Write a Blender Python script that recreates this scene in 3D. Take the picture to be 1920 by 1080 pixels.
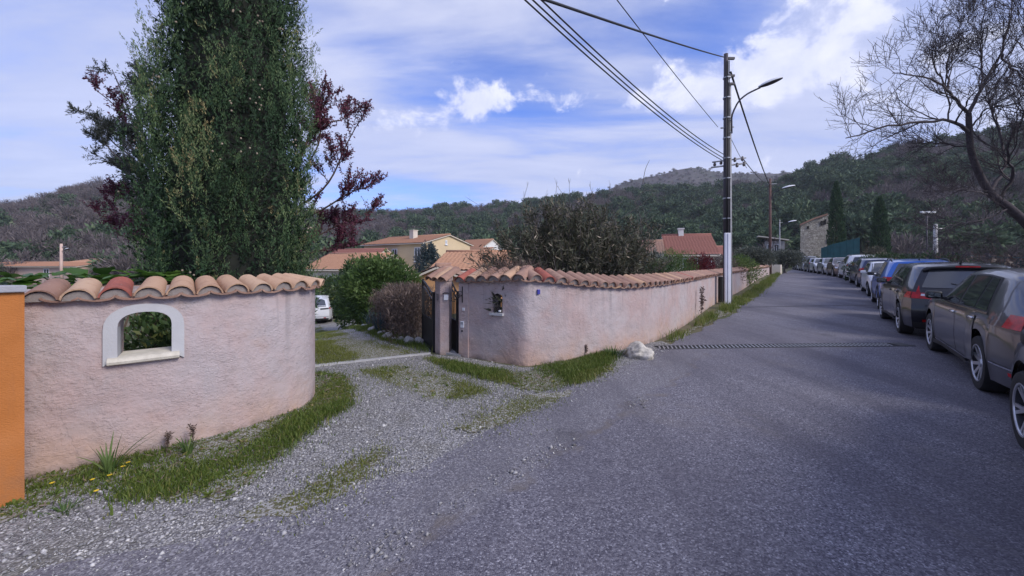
import bpy, bmesh, math, random
import numpy as np
from mathutils import Vector, Matrix
from mathutils.geometry import delaunay_2d_cdt

for _o in list(bpy.data.objects):
    bpy.data.objects.remove(_o)
SC = bpy.context.scene
COL = SC.collection
RND = random.Random(7)
NR = np.random.default_rng(11)
R = math.radians

# ------------------------------------------------------------------ camera
F, HZ, CX, EYE = 720.0, 490.0, 960.0, 1.6       # focal length and horizon in pixels of the 1920 wide photo
cam_d = bpy.data.cameras.new('camera')
cam = bpy.data.objects.new('camera', cam_d)
COL.objects.link(cam)
cam.location = (0, 0, EYE)
cam.rotation_euler = (R(90), 0, 0)
cam_d.sensor_width = 36
cam_d.lens = 36 * F / 1920
cam_d.shift_y = -(540 - HZ) / 1920
cam_d.clip_start = 0.05
cam_d.clip_end = 6000
SC.camera = cam

# ------------------------------------------------------------------ light, sky, exposure
SUN_DIR = Vector((0.82, -0.54, 0.70)).normalized()       # towards the sun
SUN_EL = math.asin(SUN_DIR.z)
SUN_AZ = math.atan2(SUN_DIR.x, SUN_DIR.y)
sun_d = bpy.data.lights.new('sun', 'SUN')
sun_d.energy = 2.6
sun_d.angle = R(22)
sun_d.color = (1.0, 0.94, 0.86)
sun = bpy.data.objects.new('sun', sun_d)
COL.objects.link(sun)
sun.rotation_euler = (-SUN_DIR).to_track_quat('-Z', 'Y').to_euler()
SC.view_settings.view_transform = 'Standard'
SC.view_settings.look = 'None'
SC.view_settings.gamma = 1.0
SC.view_settings.exposure = 0.32
SC.view_settings.use_curve_mapping = False
SC.cycles.max_bounces = 5
SC.cycles.diffuse_bounces = 3
SC.cycles.glossy_bounces = 3
SC.cycles.transparent_max_bounces = 8


class N:
    """small helper that wires shader nodes"""
    def __init__(s, tree):
        s.t = tree
        s.t.nodes.clear()

    def n(s, kind, ins=None, **props):
        nd = s.t.nodes.new(kind)
        for k, v in props.items():
            setattr(nd, k, v)
        for k, v in (ins or {}).items():
            if hasattr(v, 'bl_rna') and hasattr(v, 'is_linked'):
                s.t.links.new(v, nd.inputs[k])
            else:
                nd.inputs[k].default_value = v
        return nd

    def m(s, op, a, b=0.0, c=0.0, clamp=False):
        nd = s.t.nodes.new('ShaderNodeMath')
        nd.operation = op
        nd.use_clamp = clamp
        for i, v in enumerate((a, b, c)):
            if isinstance(v, (int, float)):
                nd.inputs[i].default_value = v
            else:
                s.t.links.new(v, nd.inputs[i])
        return nd.outputs[0]

    def ramp(s, fac, stops, interp='LINEAR'):
        nd = s.t.nodes.new('ShaderNodeValToRGB')
        nd.color_ramp.interpolation = interp
        el = nd.color_ramp.elements
        while len(el) < len(stops):
            el.new(0.5)
        for e, (p, c) in zip(el, stops):
            e.position = p
            e.color = (c, c, c, 1) if isinstance(c, (int, float)) else (*c, 1)
        if fac is not None:
            s.t.links.new(fac, nd.inputs[0])
        return nd.outputs[0]

    def mix(s, fac, a, b, mode='MIX'):
        nd = s.t.nodes.new('ShaderNodeMix')
        nd.data_type = 'RGBA'
        nd.blend_type = mode
        nd.clamp_factor = True
        for i, v in ((0, fac), (6, a), (7, b)):
            if isinstance(v, (int, float)):
                nd.inputs[i].default_value = v
            elif isinstance(v, tuple):
                nd.inputs[i].default_value = (*v, 1) if len(v) == 3 else v
            else:
                s.t.links.new(v, nd.inputs[i])
        return nd.outputs[2]

    def noise(s, vec, scale, detail=4, rough=0.55, dist=0.0, out=0):
        nd = s.n('ShaderNodeTexNoise', {'Scale': scale, 'Detail': detail, 'Roughness': rough, 'Distortion': dist})
        if vec is not None:
            s.t.links.new(vec, nd.inputs['Vector'])
        return nd.outputs[out]

    def vor(s, vec, scale, out='Color', feature='F1'):
        nd = s.n('ShaderNodeTexVoronoi', {'Scale': scale}, feature=feature)
        if vec is not None:
            s.t.links.new(vec, nd.inputs['Vector'])
        return nd.outputs[out]

    def scale(s, vec, v):
        nd = s.n('ShaderNodeMapping', {'Scale': v})
        s.t.links.new(vec, nd.inputs['Vector'])
        return nd.outputs[0]


def build_world():
    w = bpy.data.worlds.new('World')
    SC.world = w
    w.use_nodes = True
    k = N(w.node_tree)
    sky = k.n('ShaderNodeTexSky', sky_type='NISHITA', sun_disc=False, sun_elevation=SUN_EL, sun_rotation=SUN_AZ,
              altitude=400, air_density=1.0, dust_density=0.6, ozone_density=2.2)
    co = k.n('ShaderNodeTexCoord').outputs['Generated']
    sp = k.n('ShaderNodeSeparateXYZ', {0: co})
    x, y, z = sp.outputs
    az = k.m('ARCTAN2', x, y)
    el = k.m('ARCSINE', z)
    # flat high cloud deck seen in perspective
    zz = k.m('ADD', k.m('MAXIMUM', z, 0.0), 0.10)
    u = k.m('DIVIDE', x, zz)
    v = k.m('DIVIDE', y, zz)
    deck = k.n('ShaderNodeCombineXYZ', {0: u, 1: v, 2: 0.0}).outputs[0]
    rot = k.n('ShaderNodeMapping', {'Rotation': (0, 0, R(24)), 'Scale': (0.45, 1.25, 1), 'Location': (3.1, 1.4, 0)})
    k.t.links.new(deck, rot.inputs[0])
    streak = k.noise(rot.outputs[0], 1.5, 8, 0.58, 0.35)
    puffv = k.n('ShaderNodeCombineXYZ', {0: az, 1: k.m('MULTIPLY', el, 1.25), 2: 0.37}).outputs[0]
    puff = k.noise(puffv, 9.0, 7, 0.6, 0.25)

    def blob(px, py, sx, sy, wgt):
        a0 = math.atan2(px - CX, F)
        e0 = math.atan2(HZ - py, math.hypot(px - CX, F))
        da = k.m('DIVIDE', k.m('SUBTRACT', az, a0), sx)
        de = k.m('DIVIDE', k.m('SUBTRACT', el, e0), sy)
        d2 = k.m('ADD', k.m('MULTIPLY', da, da), k.m('MULTIPLY', de, de))
        return k.m('MULTIPLY', k.m('EXPONENT', k.m('MULTIPLY', d2, -1.0)), wgt)

    def total(lst, base):
        acc = base
        for b in lst:
            acc = k.m('ADD', acc, blob(*b))
        return acc
    # where the veil thins to blue and where it thickens
    cov = total([(905, 125, .30, .075, -.40), (690, 80, .22, .07, -.16), (1330, 70, .16, .10, -.34), (1160, 60, .16, .05, -.12),
                 (1060, 232, .26, .035, -.22), (800, 388, .30, .05, -.30), (1000, 330, .34, .05, .20), (560, 130, .3, .16, .10),
                 (120, 150, .35, .25, .16), (1640, 150, .30, .22, .24), (700, 270, .2, .08, .12), (150, 330, .25, .06, .04),
                 (1150, 130, .2, .05, .12)], 0.61)
    thin = k.m('ADD', cov, k.m('MULTIPLY', k.m('SUBTRACT', streak, 0.5), 1.5))
    thin = k.n('ShaderNodeMapRange', {0: thin, 1: 0.14, 2: 0.80}, interpolation_type='SMOOTHSTEP').outputs[0]
    pc = total([(890, 190, .095, .050, .62), (800, 215, .12, .05, .42), (1040, 190, .12, .03, .30), (1300, 180, .16, .05, .46),
                (1480, 110, .20, .10, .40), (1620, 60, .3, .12, .30), (745, 215, .12, .04, .2), (1190, 178, .05, .03, .25)], -0.10)
    pf = k.m('ADD', pc, k.m('MULTIPLY', k.m('SUBTRACT', puff, 0.5), 1.9))
    pf = k.n('ShaderNodeMapRange', {0: pf, 1: 0.20, 2: 0.52}, interpolation_type='SMOOTHSTEP').outputs[0]
    skyc = k.mix(1.0, sky.outputs[0], (0.86, 1.10, 1.95), 'MULTIPLY')
    skyc = k.mix(1.0, skyc, (0.105, 0.105, 0.105), 'MULTIPLY')
    veil = k.mix(k.ramp(streak, [(0.3, 0.0), (0.75, 1.0)]), (0.42, 0.47, 0.69), (0.66, 0.685, 0.85))
    c = k.mix(k.m('MULTIPLY', thin, 0.86), skyc, veil)
    white = k.mix(k.ramp(puff, [(0.35, 0.0), (0.75, 1.0)]), (0.60, 0.64, 0.88), (0.88, 0.89, 1.0))
    c = k.mix(k.m('MULTIPLY', pf, 0.9), c, white)
    # below the horizon: dull earth
    c = k.mix(k.n('ShaderNodeMapRange', {0: z, 1: -0.03, 2: 0.0}).outputs[0], (0.10, 0.10, 0.12), c)
    bg = k.n('ShaderNodeBackground', {'Color': c, 'Strength': 1.0})
    out = k.n('ShaderNodeOutputWorld')
    k.t.links.new(bg.outputs[0], out.inputs[0])


build_world()


# ------------------------------------------------------------------ ground shape and pixel helpers
def sstep(a, b, x):
    t = np.clip((np.asarray(x, float) - a) / (b - a), 0, 1)
    return t * t * (3 - 2 * t)


def gz(X, Y):
    """height of the ground: road climbs gently, garden falls away behind the walls"""
    X = np.asarray(X, float)
    Y = np.asarray(Y, float)
    t = X * .59 + Y * .81
    s = -X * .795 + Y * .606 - 2.36
    return .40 * sstep(18, 38, t) - 2.2 * sstep(3.2, 21, s)


def G(px, py, off=0.0):
    """pixel of the photo -> point on the ground"""
    dx, dz = (px - CX) / F, (HZ - py) / F
    Y = 0.3
    for _ in range(4000):
        z = EYE + dz * Y
        if z <= float(gz(dx * Y, Y)):
            break
        Y += max(0.004, min(0.2, (z - float(gz(dx * Y, Y))) * 0.5))
    return Vector((dx * Y, Y, float(gz(dx * Y, Y)) + off))


def A(px, py, Y):
    """pixel at a given depth"""
    return Vector(((px - CX) / F * Y, Y, EYE + (HZ - py) / F * Y))


# ------------------------------------------------------------------ object helpers
def tag(o, label=None, cat=None, group=None, kind=None):
    if label:
        o['label'] = label
    if cat:
        o['category'] = cat
    if group:
        o['group'] = group
    if kind:
        o['kind'] = kind
    return o


def empty(name, loc=(0, 0, 0), rz=0.0):
    o = bpy.data.objects.new(name, None)
    o.empty_display_size = 0.2
    COL.objects.link(o)
    o.location = loc
    o.rotation_euler = (0, 0, rz)
    return o


def link(name, me, mat=None, parent=None, smooth=None):
    o = bpy.data.objects.new(name, me)
    COL.objects.link(o)
    if mat is not None:
        me.materials.append(mat)
    if parent is not None:
        o.parent = parent
    if smooth:
        me.polygons.foreach_set('use_smooth', np.ones(len(me.polygons), bool))
    return o


def mesh(name, V, Fc):
    me = bpy.data.meshes.new(name)
    me.from_pydata([tuple(v) for v in V], [], [tuple(f) for f in Fc])
    me.update()
    return me


def np_mesh(name, V, quads, tint=None):
    """fast mesh from numpy arrays, all faces with the same number of corners"""
    me = bpy.data.meshes.new(name)
    V = np.ascontiguousarray(V, np.float32)
    quads = np.ascontiguousarray(quads, np.int32)
    nf, k = quads.shape
    me.vertices.add(len(V))
    me.vertices.foreach_set('co', V.ravel())
    me.loops.add(nf * k)
    me.loops.foreach_set('vertex_index', quads.ravel())
    me.polygons.add(nf)
    me.polygons.foreach_set('loop_start', np.arange(0, nf * k, k, dtype=np.int32))
    if tint is not None:
        at = me.attributes.new('tint', 'FLOAT', 'FACE')
        at.data.foreach_set('value', np.ascontiguousarray(tint, np.float32))
    me.update(calc_edges=True)
    return me


class MB:
    """collects simple shapes into ONE mesh"""
    def __init__(s):
        s.V, s.F = [], []

    def add(s, V, Fc):
        o = len(s.V)
        s.V += [Vector(v) for v in V]
        s.F += [tuple(i + o for i in f) for f in Fc]
        return s

    def box(s, lo, hi, M=None):
        x0, y0, z0 = lo
        x1, y1, z1 = hi
        V = [Vector(p) for p in ((x0, y0, z0), (x1, y0, z0), (x1, y1, z0), (x0, y1, z0), (x0, y0, z1), (x1, y0, z1), (x1, y1, z1), (x0, y1, z1))]
        if M is not None:
            V = [M @ v for v in V]
        return s.add(V, [(0, 3, 2, 1), (4, 5, 6, 7), (0, 1, 5, 4), (1, 2, 6, 5), (2, 3, 7, 6), (3, 0, 4, 7)])

    def bbox(s, lo, hi, b=0.01, M=None):
        """box with chamfered edges"""
        bm = bmesh.new()
        bmesh.ops.create_cube(bm, size=1)
        for v in bm.verts:
            v.co = Vector(((lo[i] + hi[i]) / 2 + v.co[i] * (hi[i] - lo[i]) for i in range(3)))
        bmesh.ops.bevel(bm, geom=bm.edges[:], offset=b, segments=2, affect='EDGES', profile=0.6)
        V = [M @ v.co if M is not None else v.co.copy() for v in bm.verts]
        s.add(V, [[v.index for v in f.verts] for f in bm.faces])
        bm.free()
        return s

    def tube(s, pts, r, n=8, cap=True):
        pts = [Vector(p) for p in pts]
        rr = r if isinstance(r, (list, tuple)) else [r] * len(pts)
        V, Fc = [], []
        ref = Vector((0, 0, 1)) if abs((pts[-1] - pts[0]).normalized().z) < .9 else Vector((1, 0, 0))
        for i, p in enumerate(pts):
            d = (pts[min(i + 1, len(pts) - 1)] - pts[max(i - 1, 0)]).normalized()
            a = d.cross(ref).normalized()
            b = d.cross(a)
            for j in range(n):
                t = 2 * math.pi * j / n
                V.append(p + (a * math.cos(t) + b * math.sin(t)) * rr[i])
        for i in range(len(pts) - 1):
            for j in range(n):
                Fc.append((i * n + j, i * n + (j + 1) % n, (i + 1) * n + (j + 1) % n, (i + 1) * n + j))
        if cap:
            Fc.append(tuple(range(n))[::-1])
            Fc.append(tuple((len(pts) - 1) * n + j for j in range(n)))
        return s.add(V, Fc)

    def lathe(s, prof, n=24, M=None):
        """prof: (radius, height) around Z"""
        V, Fc = [], []
        for r, h in prof:
            for j in range(n):
                t = 2 * math.pi * j / n
                v = Vector((r * math.cos(t), r * math.sin(t), h))
                V.append(M @ v if M is not None else v)
        for i in range(len(prof) - 1):
            for j in range(n):
                Fc.append((i * n + j, i * n + (j + 1) % n, (i + 1) * n + (j + 1) % n, (i + 1) * n + j))
        return s.add(V, Fc)

    def grid(s, rows):
        """rows: list of rows of points"""
        n = len(rows[0])
        V = [p for r in rows for p in r]
        Fc = [(i * n + j, i * n + j + 1, (i + 1) * n + j + 1, (i + 1) * n + j) for i in range(len(rows) - 1) for j in range(n - 1)]
        return s.add(V, Fc)

    def prism(s, poly, a, b):
        """polygon points extruded from offset a to offset b (vectors)"""
        n = len(poly)
        V = [Vector(p) + Vector(a) for p in poly] + [Vector(p) + Vector(b) for p in poly]
        Fc = [tuple(range(n))[::-1], tuple(range(n, 2 * n))] + [(i, (i + 1) % n, n + (i + 1) % n, n + i) for i in range(n)]
        return s.add(V, Fc)

    def build(s, name, mat, parent=None, smooth=False, fix=True):
        me = mesh(name, s.V, s.F)
        if fix:
            bm = bmesh.new()
            bm.from_mesh(me)
            bmesh.ops.recalc_face_normals(bm, faces=bm.faces)
            bm.to_mesh(me)
            bm.free()
        o = link(name, me, mat, parent, smooth)
        if smooth == 'auto':
            try:
                me.set_sharp_from_angle(angle=R(38))
            except Exception:
                pass
        return o


def copy_tree(o, parent=None):
    c = o.copy()
    COL.objects.link(c)
    c.parent = parent
    for ch in o.children:
        copy_tree(ch, c)
    return c


# ------------------------------------------------------------------ materials
MATS = {}


def newmat(name):
    m = bpy.data.materials.new(name)
    m.use_nodes = True
    k = N(m.node_tree)
    out = k.n('ShaderNodeOutputMaterial')
    bs = k.n('ShaderNodeBsdfPrincipled')
    k.t.links.new(bs.outputs[0], out.inputs[0])
    MATS[name] = m
    return m, k, bs, out


def setin(k, bs, **kw):
    for key, v in kw.items():
        key = key.replace('_', ' ')
        if hasattr(v, 'is_linked'):
            k.t.links.new(v, bs.inputs[key])
        else:
            bs.inputs[key].default_value = (*v, 1) if isinstance(v, tuple) and len(v) == 3 else v


def bump(k, bs, height, strength=0.4, dist=0.01):
    b = k.n('ShaderNodeBump', {'Height': height, 'Strength': strength, 'Distance': dist})
    k.t.links.new(b.outputs[0], bs.inputs['Normal'])


def plain(name, col, rough=0.6, metal=0.0, var=0.12, scale=6.0, bmp=0.0, bscale=60, coat=0.0, spec=0.5, objrand=0.0):
    """a colour with slight uneven wear"""
    m, k, bs, _ = newmat(name)
    co = k.n('ShaderNodeTexCoord').outputs['Object']
    nz = k.noise(co, scale, 5, 0.6)
    lo = tuple(c * (1 - var) for c in col)
    hi = tuple(min(1, c * (1 + var)) for c in col)
    c = k.mix(k.ramp(nz, [(0.3, 0.0), (0.7, 1.0)]), lo, hi)
    if objrand:
        rn = k.n('ShaderNodeObjectInfo').outputs['Random']
        c = k.mix(k.m('MULTIPLY', rn, objrand), c, tuple(x * 0.55 for x in col))
    setin(k, bs, Base_Color=c, Roughness=rough, Metallic=metal, Coat_Weight=coat, Specular_IOR_Level=spec)
    if bmp:
        bump(k, bs, k.noise(co, bscale, 4, 0.6), bmp, 0.01)
    return m


def leafmat(name, stops, transl=0.25, rough=0.55):
    """foliage whose faces carry a 'tint' value"""
    m, k, bs, out = newmat(name)
    at = k.n('ShaderNodeAttribute', attribute_name='tint').outputs['Fac']
    c = k.ramp(at, stops)
    setin(k, bs, Base_Color=c, Roughness=rough, Specular_IOR_Level=0.3)
    tr = k.n('ShaderNodeBsdfTranslucent', {'Color': c})
    mx = k.n('ShaderNodeMixShader', {0: transl, 1: bs.outputs[0], 2: tr.outputs[0]})
    k.t.links.new(mx.outputs[0], out.inputs[0])
    return m


def build_materials():
    # rough pink render with grey weathering and rusty splash along the foot
    m, k, bs, _ = newmat('stucco_pink')
    po = k.n('ShaderNodeNewGeometry').outputs['Position']
    z = k.n('ShaderNodeSeparateXYZ', {0: po}).outputs[2]
    big = k.noise(po, 1.3, 5, 0.6, 0.4)
    mid = k.noise(po, 5.0, 5, 0.6)
    c = k.mix(k.ramp(big, [(0.38, 0.0), (0.60, 1.0)]), (0.445, 0.388, 0.395), (0.445, 0.338, 0.325))
    stain = k.ramp(k.noise(k.scale(po, (1, 1, 1.6)), 1.9, 6, 0.62, 0.6), [(0.60, 0.0), (0.72, 1.0)])
    c = k.mix(k.m('MULTIPLY', stain, 0.45), c, (0.40, 0.265, 0.21))
    c = k.mix(k.ramp(mid, [(0.45, 0.0), (0.8, 0.6)]), c, (0.36, 0.325, 0.33))
    foot = k.n('ShaderNodeMapRange', {0: z, 1: 0.42, 2: 0.0}).outputs[0]
    foot = k.m('MULTIPLY', foot, k.ramp(k.noise(po, 2.6, 5, 0.65), [(0.35, 0.1), (0.65, 1.0)]), clamp=True)
    c = k.mix(k.m('MULTIPLY', foot, 0.62), c, (0.50, 0.315, 0.20))
    dirt = k.n('ShaderNodeMapRange', {0: z, 1: 0.09, 2: -0.02}).outputs[0]
    c = k.mix(k.m('MULTIPLY', dirt, k.ramp(mid, [(0.4, 0.0), (0.6, 0.8)])), c, (0.12, 0.10, 0.09))
    # grey run-off streaks below the tiles
    st = k.scale(po, (3.6, 3.6, 0.22))
    stn = k.ramp(k.noise(st, 1.6, 4, 0.6), [(0.56, 0.0), (0.70, 1.0)])
    c = k.mix(k.m('MULTIPLY', k.m('MULTIPLY', stn, k.n('ShaderNodeMapRange', {0: z, 1: 0.35, 2: 1.25}).outputs[0]), 0.60), c, (0.19, 0.175, 0.18))
    worm = k.scale(po, (1, 1, 1.8))
    wn = k.noise(worm, 24, 6, 0.6, 1.2)
    wf = k.noise(po, 85, 3, 0.6)
    groove = k.ramp(wn, [(0.33, 0.0), (0.44, 1.0)])
    c = k.mix(k.m('MULTIPLY', k.m('SUBTRACT', 1.0, groove), 0.14), c, (0.30, 0.24, 0.24))
    hair = k.vor(k.n('ShaderNodeMixRGB', {0: 0.22, 1: po, 2: k.noise(po, 4.0, 5, 0.65, 0, 1)}).outputs[0], 1.1, 'Distance', 'DISTANCE_TO_EDGE')
    c = k.mix(k.m('MULTIPLY', k.m('MULTIPLY', k.ramp(hair, [(0.0, 1.0), (0.006, 0.0)]), k.ramp(big, [(0.45, 0.0), (0.6, 1.0)])), 0.45), c, (0.22, 0.18, 0.175))
    setin(k, bs, Base_Color=c, Roughness=0.93, Specular_IOR_Level=0.2)
    h = k.m('ADD', k.m('MULTIPLY', wn, 1.0), k.m('MULTIPLY', wf, 0.28))
    rough_zone = k.ramp(k.noise(po, 3.2, 4, 0.6), [(0.35, 0.25), (0.62, 1.0)])
    scr = k.noise(k.scale(po, (1, 1, 1.9)), 15, 5, 0.6, 2.6)
    h = k.m('ADD', h, k.m('MULTIPLY', k.ramp(scr, [(0.29, 0.0), (0.345, 1.0)]), 0.6))
    bump(k, bs, k.m('MULTIPLY', h, rough_zone), 0.75, 0.019)
    # orange render
    m, k, bs, _ = newmat('stucco_orange')
    po = k.n('ShaderNodeNewGeometry').outputs['Position']
    c = k.mix(k.ramp(k.noise(po, 3, 5, 0.6), [(0.3, 0.0), (0.7, 1.0)]), (0.42, 0.150, 0.040), (0.53, 0.20, 0.062))
    zo = k.n('ShaderNodeSeparateXYZ', {0: po}).outputs[2]
    gr = k.m('MULTIPLY', k.n('ShaderNodeMapRange', {0: zo, 1: 0.5, 2: 0.0}).outputs[0], k.ramp(k.noise(po, 6, 5, 0.7), [(0.35, 0.0), (0.65, 0.7)]))
    c = k.mix(gr, c, (0.22, 0.12, 0.07))
    c = k.mix(k.ramp(k.noise(k.scale(po, (9, 9, 0.8)), 1.5, 5, 0.65), [(0.58, 0.0), (0.75, 0.35)]), c, (0.33, 0.14, 0.06))
    setin(k, bs, Base_Color=c, Roughness=0.9, Specular_IOR_Level=0.2)
    bump(k, bs, k.noise(k.scale(po, (1, 1, 2.5)), 70, 5, 0.6), 0.5, 0.01)
    # asphalt with pale aggregate
    m, k, bs, _ = newmat('asphalt')
    po = k.n('ShaderNodeNewGeometry').outputs['Position']
    cell = k.vor(po, 108)
    cr = k.n('ShaderNodeSeparateColor', {0: cell}).outputs[0]
    dist = k.vor(po, 108, 'Distance')
    big = k.noise(po, 0.35, 5, 0.6, 0.5)
    mid = k.noise(po, 2.2, 6, 0.65)
    c = k.mix(k.ramp(cr, [(0.0, 0.0), (0.45, 0.22), (0.80, 0.42), (0.93, 0.62), (1.0, 1.0)]), (0.052, 0.048, 0.068), (0.46, 0.445, 0.49))
    c = k.mix(k.m('MULTIPLY', k.ramp(big, [(0.38, 0.0), (0.62, 1.0)]), 0.42), c, (0.105, 0.098, 0.125))
    c = k.mix(k.m('MULTIPLY', k.ramp(mid, [(0.50, 0.0), (0.72, 1.0)]), 0.32), c, (0.18, 0.168, 0.19))
    xy = k.n('ShaderNodeSeparateXYZ', {0: po})
    wob = k.m('MULTIPLY', k.m('SUBTRACT', k.noise(po, 1.4, 5, 0.65), 0.5), 0.9)
    # old coarser asphalt on the driveway side of a worn seam
    sd = k.m('ADD', k.m('SUBTRACT', k.m('MULTIPLY', xy.outputs[1], 0.66), k.m('ADD', k.m('MULTIPLY', xy.outputs[0], 0.75), 1.78)), wob)
    old = k.n('ShaderNodeMapRange', {0: sd, 1: -0.05, 2: 0.10}, interpolation_type='SMOOTHSTEP').outputs[0]
    near = k.n('ShaderNodeMapRange', {0: xy.outputs[1], 1: 7.5, 2: 6.0}).outputs[0]
    old = k.m('MULTIPLY', old, near)
    c2 = k.mix(k.ramp(k.n('ShaderNodeSeparateColor', {0: k.vor(po, 88)}).outputs[2], [(0.0, 0.0), (0.7, 0.4), (1.0, 1.0)]), (0.085, 0.080, 0.095), (0.40, 0.385, 0.405))
    c = k.mix(k.m('MULTIPLY', old, 0.7), c, c2)
    seam = k.n('ShaderNodeMapRange', {0: k.m('ABSOLUTE', sd), 1: 0.10, 2: 0.0}, interpolation_type='SMOOTHSTEP').outputs[0]
    c = k.mix(k.m('MULTIPLY', k.m('MULTIPLY', seam, near), k.ramp(k.noise(po, 3.5, 4, 0.6), [(0.45, 0.0), (0.6, 0.6)])), c, (0.16, 0.135, 0.115))
    # long smooth streaks and hairline cracks along the lane
    rt = k.n('ShaderNodeMapping', {'Rotation': (0, 0, R(36.5)), 'Scale': (1.0, 0.09, 1)})
    k.t.links.new(po, rt.inputs[0])
    lane = k.noise(rt.outputs[0], 0.95, 5, 0.6, 0.2)
    c = k.mix(k.m('MULTIPLY', k.ramp(lane, [(0.44, 0.0), (0.60, 1.0)]), 0.55), c, (0.075, 0.070, 0.090))
    crk = k.vor(k.n('ShaderNodeMixRGB', {0: 0.08, 1: po, 2: k.noise(po, 3.0, 4, 0.6, 0, 1)}).outputs[0], 0.42, 'Distance', 'DISTANCE_TO_EDGE')
    c = k.mix(k.m('MULTIPLY', k.ramp(crk, [(0.0, 1.0), (0.006, 0.0)]), 0.10), c, (0.03, 0.028, 0.03))
    # dusty brown drift and old oil spots
    c = k.mix(k.m('MULTIPLY', k.ramp(k.noise(po, 0.8, 6, 0.7, 0.8), [(0.56, 0.0), (0.70, 1.0)]), 0.30), c, (0.20, 0.175, 0.155))
    oil = k.vor(k.n('ShaderNodeMixRGB', {0: 0.15, 1: po, 2: k.noise(po, 5.0, 3, 0.6, 0, 1)}).outputs[0], 0.75, 'Distance')
    c = k.mix(k.m('MULTIPLY', k.ramp(oil, [(0.05, 1.0), (0.13, 0.0)]), 0.35), c, (0.045, 0.042, 0.05))
    setin(k, bs, Base_Color=c, Roughness=k.ramp(mid, [(0.3, 0.72), (0.7, 0.92)]), Specular_IOR_Level=0.35)
    bump(k, bs, k.m('ADD', k.m('SUBTRACT', 1.0, dist), k.m('MULTIPLY', mid, 2.0)), 0.75, 0.006)
    # gravel bed
    m, k, bs, _ = newmat('gravel_bed')
    po = k.n('ShaderNodeNewGeometry').outputs['Position']
    cell = k.vor(po, 62)
    cr = k.n('ShaderNodeSeparateColor', {0: cell}).outputs[1]
    d = k.vor(po, 62, 'Distance')
    big = k.noise(po, 1.7, 5, 0.65)
    c = k.mix(cr, (0.17, 0.165, 0.17), (0.47, 0.455, 0.455))
    c = k.mix(k.m('MULTIPLY', k.ramp(d, [(0.35, 0.0), (0.7, 1.0)]), 0.7), c, (0.09, 0.085, 0.085))
    c = k.mix(k.m('MULTIPLY', k.ramp(big, [(0.5, 0.0), (0.68, 1.0)]), 0.55), c, (0.115, 0.105, 0.07))
    setin(k, bs, Base_Color=c, Roughness=0.9)
    bump(k, bs, k.m('SUBTRACT', 1.0, d), 0.8, 0.012)
    # pebbles
    m, k, bs, _ = newmat('pebble')
    at = k.n('ShaderNodeAttribute', attribute_name='tint').outputs['Fac']
    c = k.ramp(at, [(0.0, (0.075, 0.072, 0.075)), (0.35, (0.22, 0.215, 0.22)), (0.75, (0.39, 0.38, 0.385)), (1.0, (0.60, 0.585, 0.565))])
    setin(k, bs, Base_Color=c, Roughness=0.85)
    # mossy soil under the grass
    m, k, bs, _ = newmat('turf_soil')
    po = k.n('ShaderNodeNewGeometry').outputs['Position']
    a = k.noise(po, 7, 6, 0.7)
    b = k.noise(po, 60, 3, 0.7)
    c = k.mix(k.ramp(a, [(0.35, 0.0), (0.65, 1.0)]), (0.085, 0.092, 0.034), (0.150, 0.125, 0.075))
    vc = k.n('ShaderNodeSeparateColor', {0: k.vor(po, 70)}).outputs[1]
    c = k.mix(k.ramp(vc, [(0.42, 0.0), (0.62, 0.9)]), c, k.mix(vc, (0.13, 0.125, 0.12), (0.40, 0.39, 0.38)))
    setin(k, bs, Base_Color=c, Roughness=0.95)
    bump(k, bs, b, 0.8, 0.015)
    m, k, bs, _ = newmat('road_dirt')
    po = k.n('ShaderNodeNewGeometry').outputs['Position']
    vc = k.n('ShaderNodeSeparateColor', {0: k.vor(po, 80)}).outputs[1]
    a = k.noise(po, 6, 6, 0.7)
    c = k.mix(k.ramp(a, [(0.35, 0.0), (0.65, 1.0)]), (0.075, 0.066, 0.060), (0.135, 0.115, 0.098))
    c = k.mix(k.ramp(vc, [(0.6, 0.0), (1.0, 0.6)]), c, (0.22, 0.205, 0.195))
    setin(k, bs, Base_Color=c, Roughness=0.95)
    bump(k, bs, vc, 0.6, 0.01)
    # open ground
    m, k, bs, _ = newmat('ground_earth')
    po = k.n('ShaderNodeNewGeometry').outputs['Position']
    a = k.noise(po, 0.5, 6, 0.65)
    b = k.noise(po, 9, 5, 0.7)
    c = k.mix(k.ramp(a, [(0.35, 0.0), (0.65, 1.0)]), (0.055, 0.075, 0.025), (0.15, 0.12, 0.075))
    c = k.mix(k.ramp(b, [(0.5, 0.0), (0.75, 0.6)]), c, (0.10, 0.10, 0.045))
    setin(k, bs, Base_Color=c, Roughness=0.95)
    bump(k, bs, b, 0.6, 0.03)
    # hillside
    m, k, bs, _ = newmat('hillside')
    po = k.n('ShaderNodeNewGeometry').outputs['Position']
    a = k.noise(po, 0.018, 6, 0.65)
    b = k.noise(po, 0.16, 6, 0.7)
    c = k.mix(k.ramp(a, [(0.38, 0.0), (0.62, 1.0)]), (0.075, 0.085, 0.060), (0.155, 0.130, 0.135))
    c = k.mix(k.ramp(b, [(0.45, 0.0), (0.75, 0.8)]), c, (0.17, 0.155, 0.15))
    setin(k, bs, Base_Color=c, Roughness=0.95, Specular_IOR_Level=0.1)
    bump(k, bs, b, 0.8, 1.5)
    # far mountain
    m, k, bs, _ = newmat('mountain_scrub')
    po = k.n('ShaderNodeNewGeometry').outputs['Position']
    a = k.noise(po, 0.018, 6, 0.65)
    b = k.noise(po, 0.16, 6, 0.7)
    c = k.mix(k.ramp(a, [(0.38, 0.0), (0.62, 1.0)]), (0.055, 0.058, 0.050), (0.092, 0.080, 0.084))
    c = k.mix(k.ramp(b, [(0.45, 0.0), (0.75, 0.8)]), c, (0.135, 0.125, 0.12))
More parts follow.
